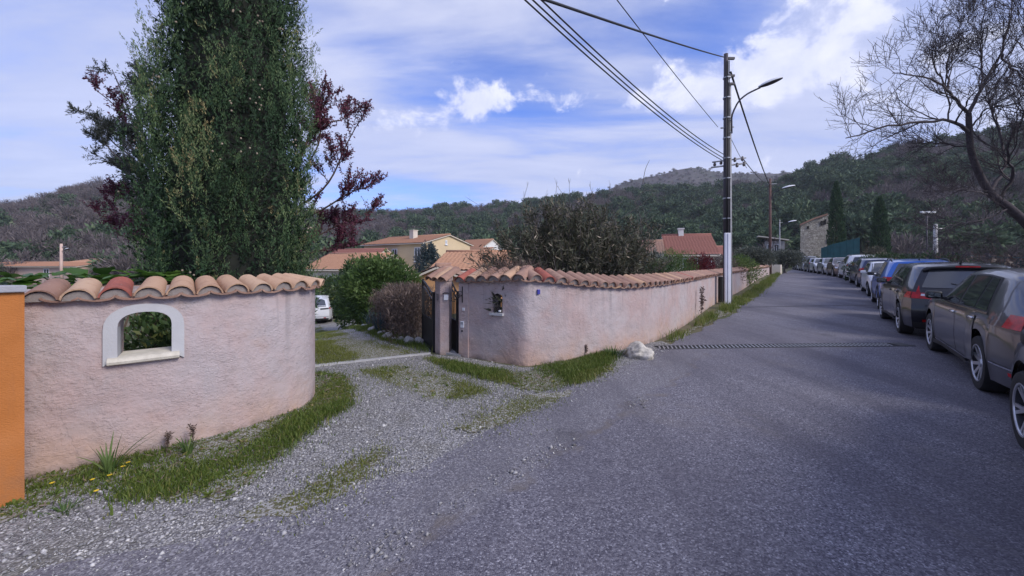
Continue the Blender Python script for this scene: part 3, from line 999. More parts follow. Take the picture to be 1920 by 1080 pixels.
def build_gravel():
    rng = np.random.default_rng(8)
    q = sample(APRON, 90000, rng)
    d = np.hypot(q[:, 0], q[:, 1])
    nz = smooth_noise(q, 2.6, 21)
    keep = rng.uniform(size=len(q)) < np.clip(.55 + .7 * (nz - .3), .2, 1) * np.where(d < 5, 1, .7)
    for nm, (poly, dens) in TURF_POLY.items():
        if nm in ('left_wall', 'right_wall', 'gate_strip'):
            ins = inpoly(q, poly)
            keep &= ~(ins & (rng.uniform(size=len(q)) < .78))
        elif nm.startswith('edge'):
            ins = inpoly(q, poly)
            keep &= ~(ins & (rng.uniform(size=len(q)) < .20))
    # thin the loose stones out across the asphalt
    L = np.array([tuple(p) for p in resample(ROAD_L[:13], 200)])
    dd = np.full(len(q), 9.0)
    side = np.zeros(len(q))
    for i in range(len(L) - 1):
        a, b = L[i], L[i + 1]
        e = b - a
        t = np.clip(((q - a) @ e) / (e @ e), 0, 1)
        v = q - (a + t[:, None] * e)
        dist = np.hypot(v[:, 0], v[:, 1])
        m = dist < dd
        dd[m] = dist[m]
        side[m] = (e[0] * (q[:, 1] - a[1]) - e[1] * (q[:, 0] - a[0]))[m]
    onroad = side < 0
    keep &= ~onroad | (rng.uniform(size=len(q)) < np.exp(-dd / .16) * .75)
    q = q[keep]
    s = .0056 * np.exp(rng.normal(0, .45, len(q)))
    P = np.stack([q[:, 0], q[:, 1], gz(q[:, 0], q[:, 1]) + .007 + s * .1], 1)
    onr = onroad[keep]
    P[onr, 2] = road_z(q[onr, 0], q[onr, 1]) + .002
    o = link('gravel', pebble_mesh('gravel', P, s, rng.beta(1.6, 1.5, len(q)), rng), MATS['pebble'])
    tag(o, 'loose pale grey gravel spread over the driveway entrance', 'gravel', kind='stuff')
    # dirt-filled dips in the asphalt with stones in them
    Ps, Ss = [], []
    for px in ([(590, 1060), (660, 1010), (740, 985), (800, 1005), (770, 1040), (690, 1075)], [(930, 900), (985, 862), (1060, 825), (1085, 832), (1030, 870), (960, 905)],
               [(1160, 768), (1185, 750), (1215, 745), (1222, 754), (1190, 768)], [(800, 965), (850, 935), (930, 895), (935, 905), (860, 950)]):
        poly = ragged(ground_poly(px), .05, .03)
        area = abs(sum(poly[i][0] * poly[(i + 1) % len(poly)][1] - poly[(i + 1) % len(poly)][0] * poly[i][1] for i in range(len(poly)))) / 2
        n = int(area * 1500)
        p = sample(poly, n, rng) + rng.normal(0, .05, (n, 2))
        ss = .0055 * np.exp(rng.normal(0, .55, n))
        Ps.append(np.stack([p[:, 0], p[:, 1], road_z(p[:, 0], p[:, 1]) + .006], 1))
        Ss.append(ss)
    P = np.concatenate(Ps)
    S = np.concatenate(Ss)
    o = link('loose_stones', pebble_mesh('loose_stones', P, S, rng.beta(2, 2.3, len(P)), rng), MATS['pebble'])
    tag(o, 'loose stones gathered in the worn dips of the asphalt', 'gravel', kind='stuff')
    # gravel on the drive behind the threshold
    q = sample(DRIVE, 16000, rng)
    m = q[:, 1] < 13
    for nm in ('drive_middle', 'drive_side', 'drive_middle_back'):
        m &= ~inpoly(q, TURF_POLY[nm][0])
    q = q[m]
    s = .010 * np.exp(rng.normal(0, .4, len(q)))
    P = np.stack([q[:, 0], q[:, 1], gz(q[:, 0], q[:, 1]) + .006], 1)
    o = link('drive_gravel', pebble_mesh('drive_gravel', P, s, rng.beta(2.6, 1.8, len(q)), rng), MATS['pebble'])
    tag(o, 'pale gravel on the wheel tracks behind the gate', 'gravel', kind='stuff')


build_gravel()

# transverse joint in the asphalt and scattered small weeds in the verge
_a, _b = G(1292, 578), G(1640, 574)
_d = Vector((_b.x - _a.x, _b.y - _a.y)).normalized()
_n = Vector((-_d.y, _d.x)) * .05
_poly = ragged([(_a.x - _n.x, _a.y - _n.y), (_b.x - _n.x, _b.y - _n.y), (_b.x + _n.x, _b.y + _n.y), (_a.x + _n.x, _a.y + _n.y)], .12, .02)
o = sheet('road_joint', _poly, .004, MATS['tar'], .5, road_z)
tag(o, kind='structure')


def build_weeds():
    rng = np.random.default_rng(88)
    P, D, L, T = [], [], [], []
    for nm in ('left_wall', 'right_wall', 'far_strip', 'gate_strip'):
        poly, _ = TURF_POLY[nm]
        for c in sample(poly, {'left_wall': 170, 'right_wall': 90, 'far_strip': 260}.get(nm, 40), rng):
            k = rng.integers(5, 10)
            s = rng.uniform(.02, .05) * (1.7 if nm == 'far_strip' else 1)
            t0 = rng.choice([.35, .6, .95], p=[.5, .3, .2])
            for i in range(k):
                a = rng.uniform(0, 6.28)
                P.append((c[0], c[1], float(gz(*c)) + .012))
                D.append((math.cos(a), math.sin(a), rng.uniform(.15, 1.1)))
                L.append(s * rng.uniform(.7, 1.3))
                T.append(np.clip(t0 + rng.normal(0, .1), 0, 1))
    L = np.array(L)
    o = link('weeds', leaf_mesh('weeds', np.array(P), np.array(D), L, L * .36, np.array(T), rng), MATS['grass_blade'])
    tag(o, 'small broad-leaved weeds scattered through the grass verges', 'weeds', kind='stuff')
    # dead straw and leaf litter
    P, D, L, T = [], [], [], []
    for nm in ('left_wall', 'right_wall', 'far_strip'):
        poly, _ = TURF_POLY[nm]
        q = sample(poly, 300, rng)
        for c in q:
            a = rng.uniform(0, 6.28)
            P.append((c[0], c[1], float(gz(*c)) + rng.uniform(.014, .03)))
            D.append((math.cos(a), math.sin(a), rng.uniform(-.1, .3)))
            L.append(rng.uniform(.03, .10))
            T.append(rng.uniform(.5, 1))
    L = np.array(L)
    o = link('leaf_litter', leaf_mesh('leaf_litter', np.array(P), np.array(D), L, .005 + L * .06, np.array(T), rng), MATS['leaf_brown'])
    tag(o, 'dead straw and leaf litter lying in the verges', 'litter', kind='stuff')


build_weeds()
# ------------------------------------------------------------------ walls with tiled tops
class Path:
    """smooth ground path with arc length"""
    def __init__(s, pts, closed=False, n=400):
        P = [Vector((*p, 0)) for p in pts]
        out = []
        for i in range(len(P) - 1):
            p0, p1, p2, p3 = P[max(i - 1, 0)], P[i], P[i + 1], P[min(i + 2, len(P) - 1)]
            for j in range(40):
                t = j / 40
                out.append(.5 * ((2 * p1) + (p2 - p0) * t + (2 * p0 - 5 * p1 + 4 * p2 - p3) * t * t + (3 * p1 - p0 - 3 * p2 + p3) * t ** 3))
        out.append(P[-1])
        s.p = out
        s.d = [0]
        for a, b in zip(out, out[1:]):
            s.d.append(s.d[-1] + (b - a).length)
        s.len = s.d[-1]
        s.da = np.array(s.d)

    def at(s, d):
        i = int(np.clip(np.searchsorted(s.da, d) - 1, 0, len(s.p) - 2))
        f = (d - s.d[i]) / max(1e-9, s.d[i + 1] - s.d[i])
        return s.p[i].lerp(s.p[i + 1], f) if 0 <= f <= 1 else s.p[i] + (s.p[i + 1] - s.p[i]) * f

    def tan(s, d):
        return (s.at(min(d + .04, s.len)) - s.at(max(d - .04, 0))).normalized()

    def nor(s, d):
        """outward = right-hand side of travel"""
        t = s.tan(d)
        return Vector((t.y, -t.x, 0))

    def hit(s, px):
        """arc length where the ray through pixel column px meets the path"""
        k = (px - CX) / F
        best = None
        for a, b, da in zip(s.p, s.p[1:], s.d):
            fa, fb = a.x - k * a.y, b.x - k * b.y
            if fa * fb <= 0 and fa != fb:
                t = fa / (fa - fb)
                d = da + (b - a).length * t
                y = a.lerp(b, t).y
                if best is None or y < best[1]:
                    best = (d, y)
        return best


def wall_body(name, path, top, bottom, thick, mat, parent, holes=(), step=.12, s0=0.0, s1=None):
    """curved wall with openings; holes are loops of (arc, z)"""
    s1 = path.len if s1 is None else s1
    ns = max(2, int((s1 - s0) / step))
    ss = [s0 + (s1 - s0) * i / ns for i in range(ns + 1)]
    loop = [(s, bottom(s)) for s in ss] + [(s, top(s)) for s in reversed(ss)]
    pts = [Vector(p) for p in loop]
    edges = [(i, (i + 1) % len(loop)) for i in range(len(loop))]
    loops = [list(range(len(loop)))]
    for h in holes:
        o = len(pts)
        pts += [Vector(p) for p in h]
        edges += [(o + i, o + (i + 1) % len(h)) for i in range(len(h))]
        loops.append(list(range(o, o + len(h))))
    for s in ss[1:-1]:
        b, t = bottom(s), top(s)
        for k in range(1, 8):
            q = (s, b + (t - b) * k / 8)
            if any(inpoly(np.array([q]), h)[0] for h in holes):
                continue
            if holes and min(math.hypot(q[0] - p[0], q[1] - p[1]) for h in holes for p in h) < .03:
                continue
            pts.append(Vector(q))
    V, E, Fc, *_ = delaunay_2d_cdt(pts, edges, [], 0, 1e-6)
    c = np.array([[sum(V[i].x for i in f) / len(f), sum(V[i].y for i in f) / len(f)] for f in Fc])
    ok = inpoly(c, loop)
    for h in holes:
        ok &= ~inpoly(c, h)
    Fc = [f for f, q in zip(Fc, ok) if q]
    n = len(V)

    def put(v, off):
        p = path.at(v.x) + path.nor(v.x) * off
        return (p.x, p.y, v.y)
    V3 = [put(v, 0) for v in V] + [put(v, -thick) for v in V]
    F3 = [tuple(f) for f in Fc] + [tuple(i + n for i in reversed(f)) for f in Fc]
    cnt = {}
    for f in Fc:
        for i in range(len(f)):
            e = (f[i], f[(i + 1) % len(f)])
            cnt[tuple(sorted(e))] = cnt.get(tuple(sorted(e)), []) + [e]
    for k, l in cnt.items():
        if len(l) == 1:
            a, b = l[0]
            F3.append((b, a, a + n, b + n))
    me = mesh(name, V3, F3)
    bm = bmesh.new()
    bm.from_mesh(me)
    bmesh.ops.delete(bm, geom=[v for v in bm.verts if not v.link_faces], context='VERTS')
    bmesh.ops.recalc_face_normals(bm, faces=bm.faces)
    bm.to_mesh(me)
    bm.free()
    o = link(name, me, mat, parent, True)
    me.set_sharp_from_angle(angle=R(40))
    return o


def tile_mesh(name, L, r0, r1, th, n=9, flip=False, seed=0):
    """half-round clay tile; x along its length, r0 at the low end x=0; hollow side down (or up when flipped)"""
    rr = random.Random(seed)
    mb = MB()
    rows_o, rows_i = [], []
    for i in range(5):
        t = i / 4
        r = r0 + (r1 - r0) * t + rr.uniform(-.002, .002)
        ro, ri = [], []
        for j in range(n + 1):
            a = math.pi * (0.04 + .92 * j / n)
            s = -1 if flip else 1
            x = L * t + (rr.uniform(-.006, .006) if i in (0, 4) else 0)
            fl = .40 if flip else .95
            ro.append(Vector((x, r * math.cos(a), s * r * math.sin(a) * fl)))
            ri.append(Vector((x, (r - th) * math.cos(a), s * ((r * math.sin(a) * fl) - th * (.5 + .5 * math.sin(a))))))
        rows_o.append(ro)
        rows_i.append(ri)
    mb.grid(rows_o)
    mb.grid([list(reversed(r)) for r in rows_i])
    mb.grid([rows_o[0], rows_i[0]])
    mb.grid([rows_i[-1], rows_o[-1]])
    for j in (0, n):
        mb.grid([[r[j] for r in rows_o], [r[j] for r in rows_i]])
    me = mesh(name, mb.V, mb.F)
    bm = bmesh.new()
    bm.from_mesh(me)
    bmesh.ops.remove_doubles(bm, verts=bm.verts, dist=.0004)
    bmesh.ops.recalc_face_normals(bm, faces=bm.faces)
    bm.to_mesh(me)
    bm.free()
    me.polygons.foreach_set('use_smooth', np.ones(len(me.polygons), bool))
    me.set_sharp_from_angle(angle=R(50))
    return me


TILES = {}
for _k, _m in (('pale', 'terracotta_pale'), ('old', 'terracotta_old'), ('red', 'terracotta_red')):
    for _f in (False, True):
        lst = []
        for _s in range(4):
            me = tile_mesh('pan_tile' if _f else 'cover_tile', .46 if not _f else .47, .120 if not _f else .127, .100 if not _f else .118, .014, 9, _f, _s)
            me.materials.append(MATS[_m])
            lst.append(me)
        TILES[_k, _f] = lst


_mb = MB()
_mb.prism([(0, .108 * math.cos(math.pi * i / 8), .092 * math.sin(math.pi * i / 8) - .012) for i in range(9)], (.028, 0, 0), (.10, 0, 0))
PLUG = mesh('mortar_plug', _mb.V, _mb.F)
PLUG.materials.append(MATS['mortar'])


def tile_run(parent, path, s0, s1, pitch, zfront, slope, over, kinds, seed, scale=1.0, as_stuff=False, mortar=None):
    """row of cover and pan tiles whose low ends hang over the front of the wall"""
    rr = random.Random(seed)
    n = max(1, int(round((s1 - s0) / pitch)))
    stuffV, stuffF = [], []
    for i in range(n + 1):
        for pan in (False, True):
            s = s0 + (s1 - s0) * (i + (.5 if pan else 0)) / n
            if s > s1 + .02:
                continue
            p, t, nn = path.at(s), path.tan(s), path.nor(s)
            z = zfront(s)
            ax = (-nn * math.cos(slope) + Vector((0, 0, math.sin(slope)))).normalized()     # uphill, away from the front
            up = ax.cross(t) * -1
            if up.z < 0:
                up = -up
            yaw = rr.uniform(-.05, .05)
            t2 = (t + ax * yaw).normalized()
            ax2 = (ax - t * yaw).normalized()
            o = p + nn * (over + rr.uniform(-.012, .012)) + Vector((0, 0, z + (.006 if not pan else .034) * scale + rr.uniform(-.006, .006)))
            M = Matrix(((ax2.x, t2.x, up.x, o.x), (ax2.y, t2.y, up.y, o.y), (ax2.z, t2.z, up.z, o.z), (0, 0, 0, 1))) @ Matrix.Scale(scale, 4)
            kd = kinds(i, pan, rr)
            me = rr.choice(TILES[kd, pan])
            if as_stuff:
                off = len(stuffV)
                stuffV += [M @ v.co for v in me.vertices]
                stuffF += [tuple(a + off for a in f.vertices) for f in me.polygons]
            else:
                ob = bpy.data.objects.new('pan_tile' if pan else 'cover_tile', me)
                COL.objects.link(ob)
                ob.parent = parent
                ob.matrix_local = M
                if not pan:
                    pl = bpy.data.objects.new('mortar_plug', PLUG)
                    COL.objects.link(pl)
                    pl.parent = parent
                    pl.matrix_local = M
    if as_stuff:
        ob = link('tile_row', mesh('tile_row', stuffV, stuffF), MATS['terracotta_old'], parent, True)
        ob['kind'] = 'stuff'


def mortar_bed(parent, path, s0, s1, zfront, slope, depth, back, mat):
    """sloping bed under the tiles"""
    n = max(2, int((s1 - s0) / .12))
    sec = []
    for i in range(n + 1):
        s = s0 + (s1 - s0) * i / n
        p, nn = path.at(s), path.nor(s)
        z = zfront(s)
        a = p + nn * .004
        b = p - nn * (back + .01)
        rise = (back + .045) * math.tan(slope)
        sec.append([Vector((a.x, a.y, z - .03)), Vector((a.x, a.y, z + .012)), Vector((b.x, b.y, z + .012 + rise)), Vector((b.x, b.y, z - .03))])
    mb = MB()
    mb.grid([[r[j % 4] for j in range(5)] for r in sec])
    mb.add(sec[0], [(0, 1, 2, 3)])
    mb.add(sec[-1], [(3, 2, 1, 0)])
    return mb.build('mortar_bed', mat, parent)


# ---- left wall: sweeps in towards the gate, arched peep window
LP = Path([(-4.25, 2.28), (-3.50, 2.86), (-2.89, 3.34), (-2.53, 3.72), (-2.335, 4.10), (-2.29, 4.36), (-2.36, 4.60)])


def build_left_wall():
    w = empty('garden_wall', (0, 0, 0))
    tag(w, 'curved pink stucco wall with an arched peep window and clay tiles', 'wall')
    top = lambda s: 1.312
    bot = lambda s: -0.08
    d = lambda px: LP.hit(px)

    def zat(px, py):
        h = d(px)
        return EYE + (HZ - py) / F * h[1]
    sl, sr = d(221)[0], d(322)[0]
    zb = (zat(221, 669) + zat(322, 662)) / 2
    zt = zat(270, 584)
    zs = (zat(221, 612) + zat(322, 608)) / 2
    mid, hw = (sl + sr) / 2, (sr - sl) / 2

    def arch(hw, z0, zspring, ztop, n=14):
        pts = [(mid - hw, z0), (mid + hw, z0)]
        for i in range(n + 1):
            a = math.pi * i / n
            ca, sa = math.cos(a), math.sin(a)
            pts.append((mid + hw * math.copysign(abs(ca) ** .85, ca), zspring + (ztop - zspring) * abs(sa) ** .85))
        return pts
    hole = arch(hw, zb, zs, zt)
    wall_body('wall_body', LP, top, bot, .24, MATS['stucco_pink'], w, [hole], .07)
    # white arched surround, slightly proud
    inner, outer = arch(hw, zb, zs, zt), arch(hw + .082, zb - .055, zs - .02, zt + .066)
    n = len(inner)
    mb = MB()

    def put(q, off):
        p = LP.at(q[0]) + LP.nor(q[0]) * off
        return Vector((p.x, p.y, q[1]))
    order = [1] + list(range(2, n)) + [0]
    for a, b in zip(order, order[1:]):
        if (a, b) == (0, 1):
            continue
        i0, i1, o0, o1 = inner[a], inner[b], outer[a], outer[b]
        mb.grid([[put(i0, -.235), put(i1, -.235)], [put(i0, .022), put(i1, .022)], [put(o0, .022), put(o1, .022)], [put(o0, -.01), put(o1, -.01)]])
    a, b = order[0], order[-1]
    for q, q2 in ((inner[a], outer[a]), (inner[b], outer[b])):
        mb.grid([[put(q, -.01), put(q2, -.01)], [put(q, .022), put(q2, .022)]])
    fr = mb.build('window_surround', MATS['white_render'], w, 'auto')
    # rounded sill
    mb = MB()
    rows = []
    s_a, s_b = mid - hw - .055, mid + hw + .050
    for i in range(13):
        s = s_a + (s_b - s_a) * i / 12
        prof = [(-.23, zb - .02), (-.23, zb + .012), (.03, zb + .008), (.052, zb - .003), (.062, zb - .022), (.056, zb - .042), (.035, zb - .052), (.0, zb - .052)]
        rows.append([put((s, z), o) for o, z in prof])
    mb.grid(rows)
    mb.add(rows[0], [tuple(range(len(rows[0])))])
    mb.add(rows[-1], [tuple(reversed(range(len(rows[-1]))))])
    mb.build('window_sill', MATS['sill_stone'], w, 'auto')
    # tiles
    zf = lambda s: 1.302
    sl = .24
    mortar_bed(w, LP, .55, LP.len - .02, zf, sl, .3, .24, MATS['stucco_pink'])
    s0 = d(80)[0]
    reds = {2}

    def kinds(i, pan, rr):
        if pan:
            return 'old'
        return 'red' if i in reds else ('old' if i == 0 else 'pale')
    tile_run(w, LP, s0, LP.len - .10, .188, zf, sl, .085, kinds, 4, .80)


build_left_wall()


# ---- orange wall at the picture's edge
def build_orange_wall():
    w = empty('boundary_wall', (0, 0, 0))
    tag(w, 'smooth orange rendered wall with a grey stone coping', 'wall')
    a = Vector(G(46, 942)[:2])
    d = Vector((-.80, -.60)).normalized()
    n = Vector((.60, -.80))

    def P(u, v, z):
        q = a + d * u - n * v
        return Vector((q.x, q.y, z))
    mb = MB()
    mb.prism([P(0, 0, 0), P(3.2, 0, 0), P(3.2, .30, 0), P(.36, .30, 0)], (0, 0, -.1), (0, 0, 1.395))
    mb.build('wall_body', MATS['stucco_orange'], w)
    mb = MB()
    for i in range(4):
        u0, u1 = -.02 + i * .8, .775 + i * .8
        mb = MB()
        mb.prism([P(u0, -.03, 0), P(u1, -.03, 0), P(u1, .33, 0), P(u0 + (.40 if i == 0 else 0), .33, 0)], (0, 0, 1.397), (0, 0, 1.443))
        o = mb.build('coping_stone', MATS['coping_stone'], w)
        bv = o.modifiers.new('b', 'BEVEL')
        bv.width = .006
        bv.segments = 2


build_orange_wall()

# ---- long right wall: gate pillar side, rounded corner, then along the road
RP = Path([(-0.885, 6.48), (-0.55, 6.29), (-0.22, 6.095), (0.13, 5.895), (0.195, 5.864), (0.26, 5.877), (0.36, 5.925), (0.75, 6.09), (1.25, 6.38), (2.05, 6.98),
           (2.88, 7.72), (4.4, 9.72), (7.72, 14.55), (12.0, 20.12), (16.0, 25.33), (24.0, 35.75)])
RZ = [(-0.885, 1.245), (-.2, 1.28), (.2, 1.305), (.6, 1.27), (1.25, 1.185), (2.05, 1.115), (2.88, 1.115), (4.4, 1.10), (7.72, 1.055), (14, 1.06), (24, 1.075)]


def rz(s):
    x = RP.at(s).x
    return float(np.interp(x, [a for a, b in RZ], [b for a, b in RZ]))


def build_right_wall():
    w = empty('roadside_wall', (0, 0, 0))
    tag(w, 'long pink stucco wall with old clay tiles running beside the road', 'wall')
    bot = lambda s: float(gz(RP.at(s).x, RP.at(s).y)) - .12
    s_l, s_r = RP.hit(923)[0], RP.hit(942)[0]
    yy = RP.hit(932)[1]
    z0, z1 = EYE + (HZ - 587) / F * yy, EYE + (HZ - 550) / F * yy
    hole = [(s_l, z0), (s_r, z0), (s_r, z1 - .03), ((s_l + s_r) / 2, z1), (s_l, z1 - .03)]
    wall_body('wall_body', RP, lambda s: rz(s) + .01, bot, .26, MATS['stucco_pink'], w, [hole], .11)
    # small sill
    mb = MB()
    rows = []
    for i in range(5):
        s = s_l - .03 + (s_r - s_l + .06) * i / 4
        p, nn = RP.at(s), RP.nor(s)
        rows.append([Vector((*(p + nn * o).xy, z)) for o, z in ((-.2, z0 - .02), (-.2, z0 + .004), (.05, z0 + .004), (.05, z0 - .035), (-.0, z0 - .035))])
    mb.grid(rows)
    mb.add(rows[0], [tuple(range(5))])
    mb.add(rows[-1], [tuple(reversed(range(5)))])
    mb.build('window_sill', MATS['white_render'], w)
    # raised pilaster beside the little gate
    mb = MB()
    rows = []
    for i in range(4):
        s = .0 + .19 * i / 3
        p, nn = RP.at(s), RP.nor(s)
        q = p + nn * .022
        rows.append([Vector((p.x, p.y, -.1)), Vector((q.x, q.y, -.1)), Vector((q.x, q.y, rz(s) - .01)), Vector((p.x, p.y, rz(s) - .01))])
    mb.grid(rows)
    mb.add(rows[0], [(0, 1, 2, 3)])
    mb.add(rows[-1], [(3, 2, 1, 0)])
    mb.build('pilaster', MATS['stucco_pink'], w)

    def kinds(i, pan, rr):
        return rr.choices(['old', 'red', 'pale'], [.84, .05 if not pan else 0, .11])[0]
    split = RP.len * .62
    mortar_bed(w, RP, 0, RP.len, rz, .36, .3, .26, MATS['stucco_pink'])
    tile_run(w, RP, .06, split, .222, rz, .36, .085, kinds, 9, .92)
    tile_run(w, RP, split + .2, RP.len - .05, .222, rz, .36, .085, kinds, 10, .92, as_stuff=True)


build_right_wall()


def wall_thing(name, mat, path, s, z, w, h, d, label, cat, col='plastic_white'):
    p, nn, t = path.at(s), path.nor(s), path.tan(s)
    M = Matrix(((t.x, nn.x, 0, p.x), (t.y, nn.y, 0, p.y), (0, 0, 1, z), (0, 0, 0, 1)))
    mb = MB()
    mb.bbox((-w / 2, .0, -h / 2), (w / 2, d, h / 2), min(d, w, h) * .2, M)
    o = mb.build(name, MATS[col])
    tag(o, label, cat)
    return M, o


# ---- pillar between the two gates, tiled cap
def build_gate_pillar():
    w = empty('gate_pillar', (-1.2, 6.68, 0))
    tag(w, 'pink stucco gate pillar capped with sloping clay tiles', 'pillar')
    inv = Matrix.Translation((1.2, -6.68, 0))
    pl = [(-1.345, 6.70), (-1.235, 6.585), (-1.085, 6.60), (-1.075, 6.86), (-1.32, 6.92)]
    mb = MB()
    mb.prism([inv @ Vector((x, y, 0)) for x, y in pl], (0, 0, -.15), (0, 0, 1.27))
    o = mb.build('pillar_body', MATS['stucco_pink'], w)
    b = o.modifiers.new('b', 'BEVEL')
    b.width = .015
    b.segments = 2
    path = Path([(-1.42, 6.745), (-1.28, 6.635), (-1.14, 6.575), (-1.03, 6.535)])
    holder = empty('tile_cap')
    holder.parent = w
    n = path.len
    # tiles lean uphill to the right-hand back, as on the wall beyond
    rr = random.Random(2)
    sl = .50
    nn = Vector((-.64, -.77, 0)).normalized()
    t = Vector((.77, -.64, 0)).normalized() * -1
    mb = MB()
    for i in range(3):
        for pan in (False, True):
            if pan and i == 2:
                continue
            p = Vector((-1.355, 6.74, 0)) + Vector((.77, -.64, 0)).normalized() * (.175 * (i + (.5 if pan else 0)) - .06)
            ax = (-nn * math.cos(sl) + Vector((0, 0, math.sin(sl)))).normalized()
            up = Vector((0, 0, 1)) - ax * ax.z
            up.normalize()
            tt = up.cross(ax).normalized()
            o = p + nn * .07 + Vector((0, 0, 1.245 + (.006 if not pan else .046) + rr.uniform(-.006, .006)))
            M = inv @ Matrix(((ax.x, tt.x, up.x, o.x), (ax.y, tt.y, up.y, o.y), (ax.z, tt.z, up.z, o.z), (0, 0, 0, 1))) @ Matrix.Scale(.86, 4)
            ob = bpy.data.objects.new('pan_tile' if pan else 'cover_tile', TILES['pale' if i == 1 else 'old', pan][i])
            COL.objects.link(ob)
            ob.parent = w
            ob.matrix_local = M
    bpy.data.objects.remove(holder)
    mb = MB()
    q = [(-1.36, 6.72), (-1.23, 6.575), (-1.07, 6.59), (-1.06, 6.88), (-1.33, 6.94)]
    zz = [1.27, 1.275, 1.33, 1.44, 1.40]
    V = [inv @ Vector((x, y, 1.262)) for x, y in q] + [inv @ Vector((x, y, z - .02)) for (x, y), z in zip(q, zz)]
    mb.add(V, [(0, 1, 2, 3, 4), (5, 6, 7), (5, 7, 8, 9)] + [(i, (i + 1) % 5, 5 + (i + 1) % 5, 5 + i) for i in range(5)])
    mb.build('mortar_bed', MATS['stucco_pink'], w)


build_gate_pillar()


# ---- gates
def iron_gate(name, a, b, z0, za, zb, label, panel_h, bars, scroll=True):
    """wrought gate leaf from a (hinge) to b; top sweeps from za at the hinge to zb"""
    a, b = Vector((*a, 0)), Vector((*b, 0))
    g = empty(name, (a.x, a.y, 0))
    tag(g, label, 'gate')
    d = b - a
    L = d.length
    t = d.normalized()
    n = Vector((t.y, -t.x, 0))

    def P(u, z, off=0):
        return t * u + n * off + Vector((0, 0, z))

    def topz(u):
        f = u / L
        return za + (zb - za) * (f * f * (3 - 2 * f))
    MI = MATS['black_iron']

    def bar(p, q, w=.018, nm='bar'):
        mb = MB()
        mb.tube([p, q], w, 6)
        return mb.build(nm, MI, g, 'auto')
    for u in (.02, L - .02):
        mb = MB()
        M = Matrix(((t.x, n.x, 0, 0), (t.y, n.y, 0, 0), (0, 0, 1, 0), (0, 0, 0, 1)))
        mb.box((u - .022, -.022, z0), (u + .022, .022, topz(u) + .03), M)
        mb.build('stile', MI, g)
    for z in (z0 + .02, panel_h):
        mb = MB()
        mb.box((.042, -.016, z - .02), (L - .042, .016, z + .02), Matrix(((t.x, n.x, 0, 0), (t.y, n.y, 0, 0), (0, 0, 1, 0), (0, 0, 0, 1))))
        mb.build('rail', MI, g)
    mb = MB()
    mb.box((.042, -.006, z0 + .04), (L - .042, .006, panel_h - .02), Matrix(((t.x, n.x, 0, 0), (t.y, n.y, 0, 0), (0, 0, 1, 0), (0, 0, 0, 1))))
    mb.build('panel', MI, g)
    for i in range(bars):
        u = .042 + (L - .084) * (i + 1) / (bars + 1)
        bar(P(u, panel_h + .02), P(u, topz(u) - .11), .009)
    mb = MB()
    mb.tube([P(L * i / 12, topz(L * i / 12) - .11) for i in range(13)], .012, 6)
    mb.build('rail', MI, g, 'auto')
    mb = MB()
    mb.tube([P(L * i / 12, topz(L * i / 12)) for i in range(13)], .015, 6)
    mb.build('top_rail', MI, g, 'auto')
    if scroll:
        k = max(3, int(L / .13))
        for i in range(k):
            u = L * (i + .5) / k
            z = topz(u) - .055
            mb = MB()
            mb.tube([P(u + .042 * math.cos(q / 10 * 6.28) * (1 - q / 22), z + .042 * math.sin(q / 10 * 6.28) * (1 - q / 22)) for q in range(16)], .006, 5)
            mb.build('scroll', MI, g, 'auto')
    return g


iron_gate('driveway_gate', (-1.375, 6.76), (-1.77, 7.62), .0, 1.03, 1.22, 'tall black iron driveway gate leaf standing open against the brown hedge', .55, 6)
iron_gate('garden_gate', (-1.17, 7.14), (-.915, 6.55), .02, 1.27, 1.06, 'narrow black iron pedestrian gate with bars above a solid panel', .56, 5)
# threshold and steps
mb = MB()
mb.prism([(-6.2, 4.10, 0), (-3.03, 5.78, 0), (-1.40, 6.60, 0), (-1.42, 6.70, 0), (-3.07, 5.88, 0), (-6.26, 4.20, 0)], (0, 0, -.1), (0, 0, .016))
o = mb.build('threshold_kerb', MATS['concrete'])
tag(o, 'pale concrete threshold strip across the gravel drive', 'threshold')
mb = MB()
mb.prism([(-1.14, 6.60, 0), (-.86, 6.44, 0), (-.80, 6.55, 0), (-1.05, 7.10, 0)], (0, 0, -.1), (0, 0, .032))
o = mb.build('gate_step', MATS['concrete'])
tag(o, 'small grey concrete step below the narrow iron gate', 'step')

# fittings on the walls
PP = Path([(-1.235, 6.583), (-1.085, 6.598)])
M, _ = wall_thing('letter_box', None, PP, .105, .985, .075, .10, .03, 'white box under a little hood on the gate pillar', 'box')
mb = MB()
mb.tube([M @ Vector((-.055, .04, .055)), M @ Vector((-.03, .045, .075)), M @ Vector((.03, .045, .075)), M @ Vector((.055, .04, .055))], .012, 6)
o = mb.build('box_hood', MATS['pole_dark'])
tag(o, 'dark curved hood above the white box on the pillar', 'hood')
PP2 = Path([(-1.345, 6.698), (-1.237, 6.585)])
M, _ = wall_thing('wall_hook', None, PP2, .11, .985, .022, .12, .03, 'small dark bracket on the left face of the gate pillar', 'bracket', 'pole_dark')
M, _ = wall_thing('intercom_panel', None, RP, .075, .545, .07, .11, .035, 'pale intercom panel with slots on the pilaster', 'intercom')
for i, (dz) in enumerate((.03, .01)):
    mb = MB()
    mb.box((-.026, .0355, dz - .004), (.026, .038, dz + .004), M)
    s = mb.build('slot', MATS['plastic_black'])
    s.parent = bpy.data.objects['intercom_panel']
wall_thing('gate_button', None, RP, .07, .435, .035, .03, .03, 'small dark push button below the intercom', 'button', 'plastic_black')
wall_thing('number_plate_plaque', None, RP, .10, .80, .05, .05, .03, 'tiny pale plaque high on the pilaster by the gate', 'plaque')
hit = RP.hit(1009)
